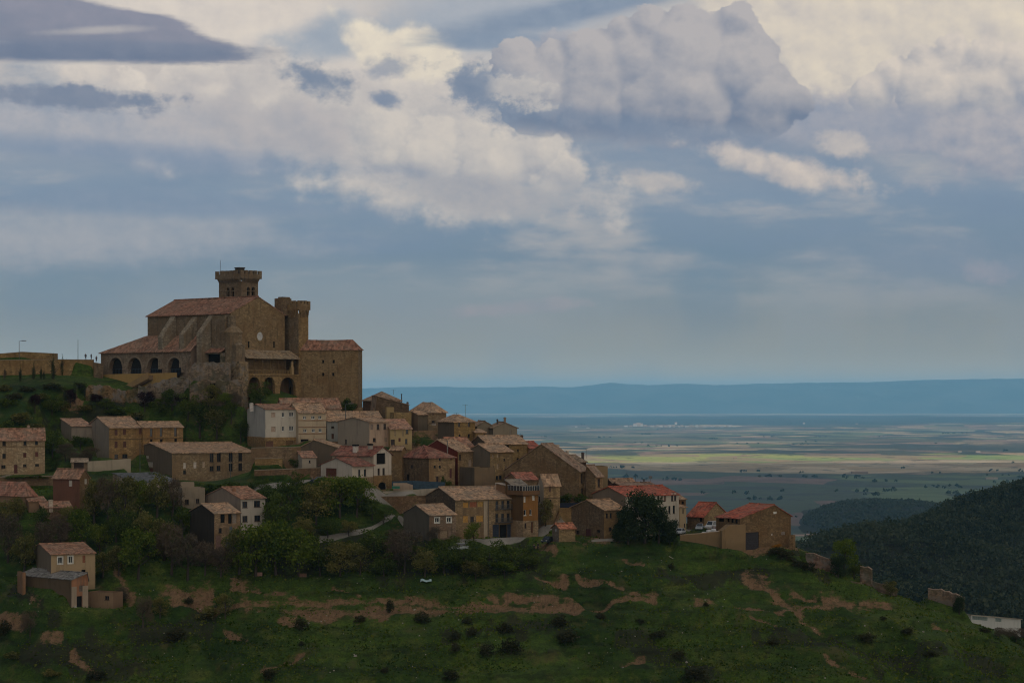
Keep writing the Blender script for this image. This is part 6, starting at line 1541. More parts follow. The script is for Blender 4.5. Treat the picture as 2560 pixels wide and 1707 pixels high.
# ------------------------------------------------------------------ wooded hills on the right
fp = [P3(*a) for a in [(1900, 1420, 1430), (1985, 1384, 1500), (2100, 1345, 1600), (2200, 1302, 1700), (2300, 1266, 1760), (2420, 1226, 1820), (2560, 1190, 1880), (2750, 1140, 1950), (3000, 1080, 2050),
                       (2560, 1400, 1480), (2560, 1620, 1080), (2300, 1500, 1270), (2100, 1450, 1370), (2800, 1620, 1080), (2000, 1450, 1360), (2300, 1640, 1090), (2000, 1600, 1120), (1900, 1500, 1250), (3000, 1400, 1480),
                       (2750, 1280, 1700), (2400, 1330, 1600)]]
for px, Y, z in [(1900, 2000, -300), (2200, 2300, -300), (2560, 2500, -260), (3000, 2700, -220), (1750, 1450, -230), (1700, 1150, -270)]:
    fp.append(((px - 1280) / F * Y, Y, z))
ff = tps(fp, 0.01)
fx = np.linspace(70, 900, 170); fy = np.linspace(880, 2700, 260)
FX, FY = np.meshgrid(fx, fy)
def fz(X, Y): return ff(X, Y) - 9 + 9 * fbm(X, Y, 160, 4, 71)
FZ = fz(FX, FY)
m, g, b = newmat('forest_floor')
g.put(b.inputs['Base Color'], g.mix(g.noise(g.n('ShaderNodeTexCoord').outputs['Object'], 0.03, 5, 0.7), (0.010, 0.014, 0.006), (0.03, 0.032, 0.015)))
FLOOR = m
idx = np.arange(FX.size).reshape(FX.shape)
quads = np.stack([idx[:-1, :-1], idx[:-1, 1:], idx[1:, 1:], idx[1:, :-1]], -1).reshape(-1, 4)
struct(link('forested_hill', np_mesh('forested_hill', np.stack([FX, FY, FZ], -1).reshape(-1, 3), quads, FLOOR)))
rng = np.random.default_rng(3)
def wood_mass(name, X, Y, Z, rad, nleaf, leaf, mat):
    n = len(X)
    d = rng.normal(size=(n, nleaf, 3)); d[..., 2] = np.abs(d[..., 2]) * 1.1 - 0.25
    d /= np.linalg.norm(d, axis=2, keepdims=True)
    r = rad[:, None, None] * rng.uniform(0.72, 1.06, (n, nleaf, 1)) * (1 + 0.3 * np.sin(d[..., :1] * 5 + rng.uniform(0, 6, (n, 1, 1))) * np.cos(d[..., 1:2] * 4))
    pts = np.stack([X, Y, Z], -1)[:, None] + d * r * np.array([1, 1, 0.95])
    V, Q4 = leaf_cloud(pts.reshape(-1, 3), d.reshape(-1, 3), np.repeat(leaf * rad / rad.mean(), nleaf), rng)
    return struct(link(name, np_mesh(name, V, Q4, mat)), 'stuff')
def foliage_mat(name, c1, c2, c3, world_var=None, trans=0.25):
    m = bpy.data.materials.new(name); m.use_nodes = True
    nt = m.node_tree; nt.nodes.clear(); g = G(nt)
    tc = g.n('ShaderNodeTexCoord').outputs['Object']; rn = g.n('ShaderNodeObjectInfo').outputs['Random']
    ge = g.n('ShaderNodeNewGeometry').outputs['Random Per Island']
    P = g.vm('ADD', tc, g.xyz(g.mul(rn, 50), g.mul(rn, 31), 0))
    nz = g.noise(P, world_var or 0.45, 4, 0.6)
    col = g.mix(g.step(nz, 0.36, 0.64), c1, c2)
    col = g.mix(g.mul(g.step(ge, 0.35, 1.0), 0.8), col, c3)
    col = g.mix(g.mul(rn, 0.35), col, g.vm('MULTIPLY', col, (1.25, 0.95, 0.8)))
    d = g.n('ShaderNodeBsdfDiffuse'); t = g.n('ShaderNodeBsdfTranslucent')
    g.put(d.inputs[0], col); g.put(t.inputs[0], g.vm('MULTIPLY', col, (1.0, 1.25, 0.6)))
    mx = g.n('ShaderNodeMixShader'); mx.inputs[0].default_value = trans
    nt.links.new(d.outputs[0], mx.inputs[1]); nt.links.new(t.outputs[0], mx.inputs[2])
    o = g.n('ShaderNodeOutputMaterial'); nt.links.new(mx.outputs[0], o.inputs[0])
    return m
WOODM = foliage_mat('oak_wood_foliage', (0.026, 0.044, 0.036), (0.056, 0.080, 0.056), (0.088, 0.108, 0.064), 0.012)  # oak green made bluer and lighter, some haze put into the colour
n = 7500
X = rng.uniform(90, 780, n * 3); Y = rng.uniform(900, 1960, n * 3)
keep = (X / Y * F + 1280 > 1850) & (X / Y * F + 1280 < 2700)
X, Y = X[keep][:n], Y[keep][:n]
rad = rng.uniform(2.8, 7.0, len(X))
wood_mass('forest', X, Y, fz(X, Y) + rad * 0.45, rad, 52, 1.9, WOODM)
# lower wooded spur further out
sx_ = np.linspace(500, 1150, 120); sy_ = np.linspace(4000, 5600, 90)
SX, SY = np.meshgrid(sx_, sy_)
def spur(X, Y):
    u = X / Y * F + 1280
    crest = np.interp(u, [1900, 1985, 2010, 2060, 2110, 2200, 2290, 2400], [1326, 1311, 1296, 1270, 1257, 1252, 1256, 1268])
    zc = (EY - crest) / F * 4700
    return PZ + 3 + np.clip(zc - PZ, 0, None) * np.exp(-((Y - 4700) / 420) ** 2) + 7 * fbm(X, Y, 140, 4, 77) * np.exp(-((Y - 4700) / 500) ** 2) - 6
SZ = spur(SX, SY)
idx = np.arange(SX.size).reshape(SX.shape)
quads = np.stack([idx[:-1, :-1], idx[:-1, 1:], idx[1:, 1:], idx[1:, :-1]], -1).reshape(-1, 4)
struct(link('low_wooded_hill', np_mesh('low_wooded_hill', np.stack([SX, SY, SZ], -1).reshape(-1, 3), quads, FLOOR)))
X = rng.uniform(560, 1080, 2600); Y = rng.uniform(4200, 4950, 2600)
Z = spur(X, Y); k = Z > PZ + 6
rad = rng.uniform(5, 10, 2600)
wood_mass('distant_wood', X[k], Y[k], Z[k] + 2, rad[k] * .7, 16, 4.5, foliage_mat('hazed_wood_foliage', (0.045, 0.062, 0.048), (0.070, 0.090, 0.062), (0.09, 0.105, 0.07), 0.012))  # lightened leaf colour carries the haze of this farther hill
# hedges, groves and lone trees scattered over the plain
n = 220
Y = 1 / rng.uniform(1 / 22000, 1 / 4300, n); X = rng.uniform(-0.08, 0.27, n) * Y
k2 = fbm(X, Y, 1500, 3, 91) > -0.05
X, Y = X[k2], Y[k2]
XS, YS = [], []
for x, y in zip(X, Y):
    c_ = rng.integers(1, 7)
    XS += list(x + rng.normal(0, 34, c_)); YS += list(y + rng.normal(0, 14, c_))
X, Y = np.array(XS), np.array(YS); rad = rng.uniform(3, 7, len(X))
wood_mass('scattered_trees', X, Y, np.full(len(X), PZ + 4.0), rad, 12, 8.0, WOODM)

# ------------------------------------------------------------------ air
def haze():
    mb = MB(); mb.box((-24000, -1500, PZ - 60), (24000, 45000, 290))
    m = bpy.data.materials.new('haze'); m.use_nodes = True
    nt = m.node_tree; nt.nodes.clear(); g = G(nt)
    v = g.n('ShaderNodeVolumePrincipled')
    v.inputs['Color'].default_value = HAZE_COL + (1.0,); v.inputs['Density'].default_value = HAZE_D
    v.inputs['Anisotropy'].default_value = 0.0
    o = g.n('ShaderNodeOutputMaterial'); nt.links.new(v.outputs[0], o.inputs['Volume'])
    struct(mb.build('haze', m), 'stuff')
haze()

# ------------------------------------------------------------------ trees and bushes
LEAF = {
    'G': foliage_mat('green_leaves', (0.046, 0.080, 0.011), (0.098, 0.142, 0.020), (0.150, 0.180, 0.034)),
    'O': foliage_mat('olive_leaves', (0.070, 0.074, 0.024), (0.135, 0.134, 0.042), (0.195, 0.178, 0.068)),
    'D': foliage_mat('dark_leaves', (0.032, 0.056, 0.014), (0.068, 0.100, 0.022), (0.108, 0.136, 0.034)),
    'E': foliage_mat('evergreen_leaves', (0.018, 0.031, 0.017), (0.038, 0.058, 0.028), (0.062, 0.084, 0.040)),
    'P': foliage_mat('plum_leaves', (0.018, 0.010, 0.013), (0.034, 0.016, 0.020), (0.050, 0.024, 0.026)),
    'T': foliage_mat('bare_twigs', (0.060, 0.050, 0.040), (0.100, 0.082, 0.060), (0.135, 0.110, 0.075), trans=0.05),
    'S': foliage_mat('scrub_leaves', (0.022, 0.027, 0.014), (0.046, 0.050, 0.026), (0.075, 0.068, 0.036)),
    'Y': foliage_mat('orange_blossom', (0.16, 0.075, 0.008), (0.30, 0.14, 0.015), (0.36, 0.20, 0.03))}
BARK = flat_mat('bark', (0.052, 0.042, 0.034), 0.95)
rng = np.random.default_rng(11)
PROTO = {}
def crown_mesh(kind, shape, var):
    """crown of unit height and unit width, standing on z = 0; shape: tree, bush, column"""
    key = (kind, shape, var)
    if key in PROTO: return PROTO[key]
    lobes = []
    if shape == 'column':
        for i in range(16):
            t = i / 15; r = 0.5 * (math.sin(math.pi * min(1, (t * .8 + .18))) ** 0.8) * (1 - t * 0.55)
            lobes.append((rng.normal(0, .05), rng.normal(0, .05), 0.06 + t * 0.86, max(0.12, r), 0.075))
        n, leaf = 900, 0.055
    elif shape == 'dome':
        for i in range(24):
            a = rng.uniform(0, 2 * math.pi); zc = 0.12 + 0.74 * rng.uniform(0, 1); rr = 0.33 * math.sqrt(max(0.05, 1 - ((zc - 0.40) / 0.60) ** 2)) * rng.uniform(0.3, 1.05)
            r = rng.uniform(0.13, 0.21); lobes.append((rr * math.cos(a), rr * math.sin(a), zc, r, r))
        n, leaf = 2600, 0.048
    elif shape == 'tree':
        k = 17
        for i in range(k):
            a = rng.uniform(0, 2 * math.pi); t = rng.uniform(0, 1) ** 0.8
            zc = 0.26 + 0.60 * t; rr = 0.34 * math.sqrt(max(0.05, 1 - ((zc - 0.50) / 0.48) ** 2)) * rng.uniform(0.4, 1.05)
            r = rng.uniform(0.12, 0.21)
            lobes.append((rr * math.cos(a), rr * math.sin(a), zc, r, r * rng.uniform(.7, .95)))
        n, leaf = (2300, 0.050)
    else:
        for i in range(11):
            a = rng.uniform(0, 2 * math.pi); rr = 0.33 * math.sqrt(rng.uniform(0, 1)); zc = rng.uniform(0.12, 0.72) * (1 - rr)
            r = rng.uniform(0.14, 0.24); lobes.append((rr * math.cos(a), rr * math.sin(a), zc, r, r * 1.1))
        n, leaf = (900, 0.085)
    L = np.array(lobes)
    w = L[:, 3] ** 2; w /= w.sum()
    m_ = n if kind not in 'TE' else int(n * (.8 if kind == 'T' else 1.8))
    i = rng.choice(len(L), m_, p=w)
    d = rng.normal(size=(m_, 3)); d /= np.linalg.norm(d, axis=1, keepdims=True)
    d[:, 2] = np.where(rng.uniform(size=m_) < .35, np.abs(d[:, 2]), d[:, 2])
    rad = rng.uniform(0.62, 1.08, m_)[:, None] * (1 + 0.14 * rng.normal(size=(m_, 1)))
    pts = L[i, :3] + d * rad * np.stack([L[i, 3], L[i, 3], L[i, 4]], 1)
    k = pts[:, 2] > -0.02; pts, d = pts[k], d[k]
    if kind == 'T':
        V, Q = leaf_cloud(pts, d * .2, np.full(len(pts), leaf * 1.15), rng, 2.4)
        V = V.reshape(-1, 4, 3); c_ = V.mean(1, keepdims=True); ax = V[:, 2:3] - V[:, 0:1]; sd_ = V[:, 3:4] - V[:, 1:2]
        V[:, 1:2] += sd_ * .36; V[:, 3:4] -= sd_ * .36
        V = V.reshape(-1, 3)
    else:
        V, Q = leaf_cloud(pts, d, np.full(len(pts), leaf), rng)
    me = np_mesh('crown', V, Q, LEAF[kind]); PROTO[key] = me
    return me
def trunk_mesh(var):
    key = ('trunk', var)
    if key in PROTO: return PROTO[key]
    mb = MB(); r = random.Random(var + 40)
    mb.tube([(0, 0, -.08), (.01, .01, .12), (r.uniform(-.03, .03), .02, .34), (r.uniform(-.05, .05), r.uniform(-.04, .04), .66)], [.036, .027, .020, .007], 6)
    for k in range(7):
        a = k * .9 + r.random() * .6; z = .18 + .06 * k; ln = r.uniform(.16, .30)
        mb.tube([(0, 0, z), (ln * .55 * math.cos(a), ln * .55 * math.sin(a), z + .10), (ln * math.cos(a), ln * math.sin(a), z + .22)], [.013, .009, .003], 5)
    me = bpy.data.meshes.new('trunk'); me.from_pydata(mb.v, [], mb.f); me.materials.append(BARK); PROTO[key] = me
    return me
WORDS = 'first second third fourth fifth sixth seventh eighth ninth tenth eleventh twelfth thirteenth fourteenth fifteenth sixteenth seventeenth eighteenth nineteenth twentieth'.split()
TENS = {2: 'twenty', 3: 'thirty', 4: 'forty', 5: 'fifty'}
def nth(i):
    if i < 20: return WORDS[i]
    t, u = divmod(i + 1, 10)
    return (TENS[t] + '-' + WORDS[u - 1]) if u else {3: 'thirtieth', 4: 'fortieth', 5: 'fiftieth'}[t]
KIND = {'G': ('leafy_tree', 'bright green leafy tree', 'tree', 'tree'), 'O': ('budding_tree', 'olive brown budding tree', 'tree', 'tree'), 'D': ('dark_tree', 'dark green leafy tree', 'tree', 'tree'), 'E': ('evergreen_tree', 'very dark dense evergreen', 'tree', 'dome'),
        'P': ('plum_tree', 'dark purple plum tree', 'tree', 'tree'), 'T': ('bare_tree', 'grey brown twiggy bare tree', 'tree', 'tree'), 'C': ('cypress', 'thin dark upright cypress', 'cypress', 'column'), 'B': ('green_bush', 'green leafy bush', 'bush', 'bush'), 'S': ('scrub_bush', 'dark low scrub bush', 'bush', 'bush'),
        'Y': ('blossom_bush', 'orange blossoming bush', 'bush', 'bush'), 'H': ('conifer_shrub', 'dense dark green conifer shrub', 'shrub', 'column'), 'L': ('olive_bush', 'pale olive bush', 'bush', 'bush')}
MATK = {'C': 'E', 'B': 'D', 'H': 'D', 'L': 'O'}
AREAS = [
    ('lower left wood', [(20, 1405, 85, 115, 'T'), (60, 1432, 75, 100, 'O'), (0, 1335, 75, 95, 'O'), (45, 1302, 60, 60, 'O'), (110, 1402, 75, 95, 'T'), (100, 1345, 60, 72, 'D'), (150, 1374, 70, 84, 'T'), (168, 1332, 62, 66, 'O'), (205, 1378, 78, 104, 'G'), (250, 1394, 62, 84, 'G'),
        (236, 1318, 84, 112, 'O'), (272, 1296, 84, 104, 'T'), (312, 1314, 84, 122, 'O'), (352, 1288, 74, 92, 'G'), (392, 1296, 84, 110, 'O'), (432, 1304, 72, 104, 'T'), (330, 1372, 82, 92, 'D'), (370, 1392, 84, 112, 'O'), (410, 1402, 76, 106, 'O'), (345, 1446, 118, 122, 'G'), (296, 1440, 62, 74, 'O'),
        (428, 1436, 84, 124, 'T'), (470, 1446, 84, 112, 'T'), (512, 1440, 84, 84, 'T'), (552, 1442, 84, 72, 'T'), (455, 1352, 72, 84, 'D'), (290, 1356, 64, 84, 'D'), (180, 1424, 54, 64, 'D'), (258, 1442, 54, 62, 'O'), (145, 1300, 40, 40, 'D'), (215, 1262, 50, 70, 'O'), (395, 1222, 70, 40, 'D')]),
    ('trees below the white block', [(598, 1436, 92, 110, 'O'), (640, 1440, 130, 130, 'G'), (690, 1438, 140, 142, 'G'), (748, 1440, 120, 124, 'G'), (800, 1440, 96, 98, 'D'), (850, 1440, 96, 88, 'O'), (900, 1436, 86, 78, 'O')]),
    ('thicket under the villa', [(690, 1332, 94, 102, 'D'), (668, 1292, 62, 72, 'D'), (742, 1240, 52, 62, 'D'), (656, 1246, 48, 48, 'D'), (722, 1300, 92, 92, 'D'), (790, 1312, 112, 112, 'O'), (850, 1294, 112, 104, 'G'), (815, 1258, 84, 62, 'G'), (892, 1294, 98, 98, 'G'), (878, 1250, 62, 56, 'G'), (930, 1302, 72, 58, 'D'),
        (960, 1312, 56, 40, 'D'), (760, 1346, 72, 56, 'O'), (820, 1346, 62, 48, 'D'), (872, 1342, 52, 42, 'O'), (705, 1372, 70, 60, 'D')]),
    ('bushes under the lower street', [(935, 1394, 92, 72, 'D'), (990, 1384, 82, 60, 'T'), (1012, 1434, 114, 104, 'T'), (1062, 1442, 84, 74, 'O'), (1110, 1434, 92, 82, 'D'), (1160, 1428, 102, 78, 'D'), (1222, 1432, 112, 80, 'D'), (1280, 1426, 92, 66, 'D'), (1322, 1422, 64, 50, 'D'), (1190, 1452, 84, 52, 'O'),
        (1262, 1446, 72, 44, 'G'), (1100, 1392, 66, 48, 'D'), (1050, 1404, 66, 42, 'D'), (1184, 1364, 50, 58, 'G'), (1132, 1366, 42, 32, 'B'), (1086, 1362, 46, 44, 'T'), (960, 1440, 80, 60, 'D'), (1330, 1382, 40, 22, 'B'), (880, 1396, 70, 48, 'D')]),
    ('evergreens by the red roofed house', [(1570, 1360, 84, 92, 'E'), (1612, 1358, 128, 126, 'E'), (1548, 1356, 44, 52, 'E'), (1672, 1360, 56, 66, 'E'), (1646, 1358, 70, 90, 'E')]),
    ('village gardens', [(1364, 1314, 46, 68, 'O'), (1424, 1256, 50, 28, 'B'), (1452, 1256, 44, 26, 'B'), (736, 1170, 36, 38, 'B'), (756, 1168, 32, 30, 'B'), (872, 1032, 50, 40, 'B'), (1108, 1214, 16, 26, 'B'), (1120, 1218, 18, 20, 'B'), (1712, 1318, 22, 14, 'B'), (77, 1184, 46, 50, 'T'), (470, 1238, 62, 28, 'B'), (520, 1236, 62, 28, 'B'), (572, 1232, 62, 28, 'B'), (622, 1230, 52, 24, 'B')]),
    ('church slope', [(652, 1012, 64, 58, 'D'), (614, 1014, 38, 32, 'P'), (430, 1034, 62, 52, 'D'), (470, 1066, 64, 64, 'D'), (500, 1092, 84, 88, 'D'), (542, 1096, 84, 78, 'O'), (578, 1076, 52, 58, 'D'), (602, 1106, 58, 56, 'D'), (522, 1046, 62, 60, 'O'), (562, 1046, 52, 40, 'G'), (452, 1016, 40, 26, 'P'), (362, 1034, 50, 46, 'P'),
        (240, 1016, 36, 30, 'P'), (176, 1022, 38, 42, 'P'), (88, 1042, 34, 44, 'P'), (400, 1050, 60, 40, 'B'), (350, 1054, 64, 26, 'L'), (300, 1042, 74, 30, 'B'), (268, 1026, 54, 30, 'D'), (590, 1040, 40, 40, 'T')]),
    ('left hill slope', [(130, 1036, 66, 50, 'D'), (152, 1030, 60, 36, 'L'), (60, 1056, 76, 32, 'L'), (18, 1018, 62, 32, 'B'), (212, 1036, 52, 24, 'L'), (28, 1086, 84, 40, 'B'), (84, 1078, 60, 24, 'L'), (145, 1092, 20, 26, 'H'), (160, 1092, 20, 25, 'H'), (176, 1092, 20, 26, 'H'), (192, 1092, 22, 27, 'H'), (206, 1092, 18, 24, 'H'), (122, 1094, 24, 36, 'H'),
        (132, 1146, 74, 66, 'D'), (164, 1154, 62, 46, 'T'), (226, 1158, 62, 40, 'T'), (202, 1126, 62, 36, 'D'), (190, 1160, 60, 30, 'T'), (10, 978, 50, 22, 'L'), (70, 980, 60, 22, 'S'), (130, 978, 60, 22, 'S'), (200, 975, 50, 20, 'S'), (40, 1000, 60, 22, 'S'), (100, 1000, 46, 20, 'L'), (240, 1000, 40, 22, 'S'), (60, 1198, 60, 12, 'B'), (100, 1197, 60, 12, 'B'), (30, 1200, 50, 12, 'B')]),
    ('cypresses below the long wall', [(51, 953, 9, 42, 'C'), (84, 948, 11, 44, 'C'), (103, 947, 8, 32, 'C'), (110, 947, 7, 24, 'C'), (133, 948, 13, 66, 'C'), (156, 938, 10, 54, 'C'), (162, 1004, 9, 42, 'C'), (186, 1004, 11, 48, 'C'), (212, 996, 9, 38, 'C'), (12, 950, 14, 26, 'T')]),
    ('right spur', [(2112, 1440, 80, 86, 'G'), (2096, 1444, 58, 54, 'E'), (2136, 1446, 46, 50, 'D'), (2226, 1476, 50, 42, 'O'), (2398, 1536, 36, 48, 'E'), (1944, 1388, 52, 24, 'S'), (1966, 1402, 52, 30, 'S'), (1996, 1418, 46, 28, 'S'), (2022, 1430, 42, 28, 'S'), (1942, 1370, 26, 16, 'Y'), (1806, 1327, 20, 13, 'Y'), (2540, 1606, 66, 34, 'T'), (2500, 1594, 54, 26, 'T'), (2465, 1580, 40, 16, 'S')]),
    ('open foreground slope', [(975, 1532, 28, 38, 'S'), (1055, 1557, 46, 34, 'S'), (1168, 1559, 30, 22, 'S'), (1137, 1600, 40, 30, 'S'), (1180, 1592, 30, 30, 'S'), (1260, 1582, 46, 38, 'S'), (1137, 1630, 36, 30, 'S'), (1220, 1642, 50, 38, 'S'), (1277, 1638, 62, 50, 'S'), (1396, 1562, 52, 34, 'S'), 
        (1423, 1608, 66, 44, 'S'), (1498, 1547, 36, 24, 'S'), (1678, 1422, 22, 22, 'S'), (1127, 1702, 46, 34, 'S'), (1766, 1516, 18, 16, 'S'), (1695, 1647, 42, 30, 'S'), (1740, 1706, 72, 48, 'S'), (1644, 1592, 60, 24, 'S'), (358, 1572, 54, 78, 'T'), (563, 1548, 54, 62, 'O'), (512, 1548, 62, 40, 'L'), (400, 1546, 60, 52, 'O'), (75, 1592, 52, 62, 'T'), (10, 1588, 46, 48, 'S'), (446, 1602, 72, 38, 'S'),
        (753, 1577, 52, 34, 'S'), (753, 1614, 20, 16, 'S'), (670, 1697, 52, 30, 'S'), (302, 1514, 58, 46, 'T'), (240, 1702, 62, 30, 'S'), (2268, 1582, 40, 22, 'S'), (2207, 1550, 20, 14, 'S'), (2170, 1602, 62, 24, 'S'), (30, 1650, 60, 26, 'L'), (130, 1690, 60, 24, 'L'), (470, 1510, 30, 24, 'S'), (1600, 1560, 30, 16, 'S'), (1930, 1610, 40, 20, 'S'), (2330, 1640, 46, 22, 'S'), (900, 1560, 34, 20, 'S'), (960, 1680, 30, 18, 'S')]),
]
for area, lst in AREAS:
    for i, (px, py, w_, h_, kd) in enumerate(sorted(lst)):
        nm, ds, cat, shape = KIND[kd]
        p = hit(px, py)
        wm, hm = w_ * p.y / F * 1.06, h_ * p.y / F * 1.04
        if shape in ('tree', 'dome') and hm < 3.2 and kd not in 'TP': shape = 'bush'
        r = thing(nm, f'{ds}, {nth(i)} from the left among the {area}' if area != 'village gardens' else f'{ds} in the village gardens, {nth(i)} from the left', cat, p + Vector((0, 0, -.08)), rnd.uniform(0, 6.28), area)
        co = link('crown', crown_mesh(MATK.get(kd, kd), shape, rnd.randrange(3)), r); co.scale = (wm, wm, hm)
        if shape != 'bush':
            to = link('trunk', trunk_mesh(rnd.randrange(3)), r); to.scale = (hm, hm, hm)
        else:
            to = link('stem', trunk_mesh(rnd.randrange(3)), r); to.scale = (hm * .8, hm * .8, hm * .7)

# ------------------------------------------------------------------ grass clumps and stones on the slope
n = 90000
X = rng.uniform(-128, 132, n); Y = 1 / rng.uniform(1 / 500, 1 / 416, n)
u = np.interp
ix = np.clip(np.searchsorted(gx, X), 0, len(gx) - 1); iy = np.clip(np.searchsorted(gy, Y), 0, len(gy) - 1)
mk = mask[iy, ix]
dn = fbm(X, Y * .6, 9, 4, 301)
keep = (mk[:, 1] < .2) & (rng.uniform(size=n) < np.clip(.45 + 1.3 * dn + .5 * mk[:, 2] - .55 * mk[:, 0], .03, 1))
X, Y = X[keep], Y[keep]
pts = np.stack([X, Y, H(X, Y) + .12], 1)
V, Q = leaf_cloud(pts, np.tile([0, -.3, .5], (len(pts), 1)), np.where(rng.uniform(size=len(pts)) < .08, .9, .42), rng)
TUFT = foliage_mat('grass_clumps', sc(GRASS[0], .8), sc(GRASS[1], 1.05), sc(GRASS[2], 1.15), 0.06)
struct(link('grass_clumps', np_mesh('grass_clumps', V, Q, TUFT)), 'stuff')
mb = MB(); k = 0
for _ in range(650):
    x, y = rnd.uniform(-125, 130), rnd.uniform(420, 486)
    if vnoise(np.array([x / 14]), np.array([y / 9]), 400)[0] < -.05: continue
    z = h(x, y); s = rnd.uniform(.06, .20) * (2.2 if rnd.random() < .06 else 1)
    pp = [Vector((x + s * rnd.uniform(.7, 1.2) * math.cos(a), y + s * rnd.uniform(.7, 1.2) * math.sin(a), z - .05)) for a in (0, 1.3, 2.5, 3.8, 5.1)]
    tp = [Vector((x + (p.x - x) * .6, y + (p.y - y) * .6, z + s * rnd.uniform(.5, .9))) for p in pp]
    for i in range(5): mb.face([pp[i], pp[(i + 1) % 5], tp[(i + 1) % 5], tp[i]])
    mb.face(tp)
struct(mb.build('stones', flat_mat('limestone', (0.26, 0.24, 0.21), .9, 0, .4)), 'stuff')

# ------------------------------------------------------------------ cars
def car(px, py, Y, head, colr, label, van=False):
    p = at(px, py, Y)
    r = thing('parked_car' if not van else 'parked_van', label, 'car' if not van else 'van', p, R(head), 'parked cars')
    L, Wd, hb, ht = (4.2, 1.74, .88, 1.46) if not van else (4.6, 1.8, 1.05, 1.9)
    paint_ = flat_mat('car_paint', colr, .25, .3, .08, .5)
    prof = [(-L / 2, .32), (-L / 2 + .05, hb * .72), (-L / 2 + .95, hb), (-L / 2 + 1.0, hb), (L / 2 - .35, hb + .02), (L / 2 - .03, hb * .85), (L / 2, .34)] if not van else [(-L / 2, .34), (-L / 2 + .05, hb * .7), (-L / 2 + .8, hb), (L / 2 - .08, hb), (L / 2, .36)]
    mb = MB()
    def ext(pr, w0, w1, zsplit=None):
        A = [(x, -w0 if z < hb * .9 else -w1, z) for x, z in pr]; B_ = [(x, -y, z) for x, y, z in A]
        mb.face(A); mb.face(list(reversed(B_)))
        for i in range(len(pr)):
            j = (i + 1) % len(pr); mb.face([A[j], A[i], B_[i], B_[j]])
    ext(prof, Wd / 2, Wd / 2 - .05)
    cab = [(-L / 2 + 1.0, hb), (-L / 2 + 1.65, ht), (L / 2 - 1.15, ht), (L / 2 - .40, hb)] if not van else [(-L / 2 + .8, hb), (-L / 2 + 1.45, ht), (L / 2 - .2, ht), (L / 2 - .08, hb)]
    n0 = len(mb.f)
    A = [(x, -(Wd / 2 - .08) if z < ht - .1 else -(Wd / 2 - .24), z) for x, z in cab]; B_ = [(x, -y, z) for x, y, z in A]
    for i in range(4):
        j = (i + 1) % 4
        if i != 3: mb.face([A[i], A[j], B_[j], B_[i]][::-1])
    mb.face(A); mb.face(list(reversed(B_)))
    mb.build('body', paint_, r)
    mb = MB()
    q = lambda P_, s: [Vector(a) + (sum((Vector(b) for b in P_), Vector()) / len(P_) - Vector(a)) * .14 + s for a in P_]
    mb.face(q([A[0], A[3], A[2], A[1]], Vector((0, -.015, .0)))); mb.face(q([B_[0], B_[1], B_[2], B_[3]], Vector((0, .015, 0))))
    mb.face(q([A[1], A[0], B_[0], B_[1]], Vector((-.02, 0, .01)))); mb.face(q([A[3], A[2], B_[2], B_[3]], Vector((.02, 0, .01))))
    mb.build('windows', GLASS, r)
    for sx in (-L / 2 + .78, L / 2 - .80):
        for sy in (-1, 1):
            mb = MB(); y0 = sy * (Wd / 2 - .19)
            mb.tube([(sx, y0, .31), (sx, y0 + sy * .2, .31)], .31, 12); w_ = mb.build('wheel', flat_mat('tyre', (.012, .012, .012), .9), r)
            mb = MB(); mb.tube([(sx, y0 + sy * .202, .31), (sx, y0 + sy * .21, .31)], .19, 10); mb.build('rim', METAL, w_)
    mb = MB(); mb.box((-L / 2 - .02, -.7, .55), (-L / 2 + .04, -.42, .68)); mb.box((-L / 2 - .02, .42, .55), (-L / 2 + .04, .7, .68)); mb.build('headlights', FRAME_WHITE, r)
    return r
def onroad(px, py, Y):
    x = (px - 1280) / F * Y
    return px, EY - (h(x, Y) + .02) * F / Y, Y
car(*onroad(798, 1204, 504), 6, (0.018, 0.024, 0.045), 'dark blue car parked against the retaining wall by the white garage')
car(*onroad(1750, 1318, 497), 78, (0.22, 0.24, 0.26), 'silver grey car parked facing the yard beside the red barn')
car(*onroad(1780, 1316, 498), 60, (0.50, 0.50, 0.50), 'white van parked in the barn yard right of the silver car', True)
car(*onroad(1810, 1312, 497), 20, (0.16, 0.02, 0.018), 'dark red van parked under the eaves of the big red barn', True)
car(*onroad(1748, 1327, 489), 30, (0.02, 0.022, 0.026), 'black car parked beside the white sacks')
car(*onroad(1700, 1330, 491), 70, (0.50, 0.52, 0.55), 'white car half hidden by the evergreen near the cream annex')
car(*onroad(1370, 1345, 483.5), 64, (0.02, 0.028, 0.04), 'dark car parked against the little shed')
car(*onroad(1146, 1345, 479.5), 8, (0.30, 0.33, 0.33), 'pale grey van parked before the small grey house, behind bushes', True)

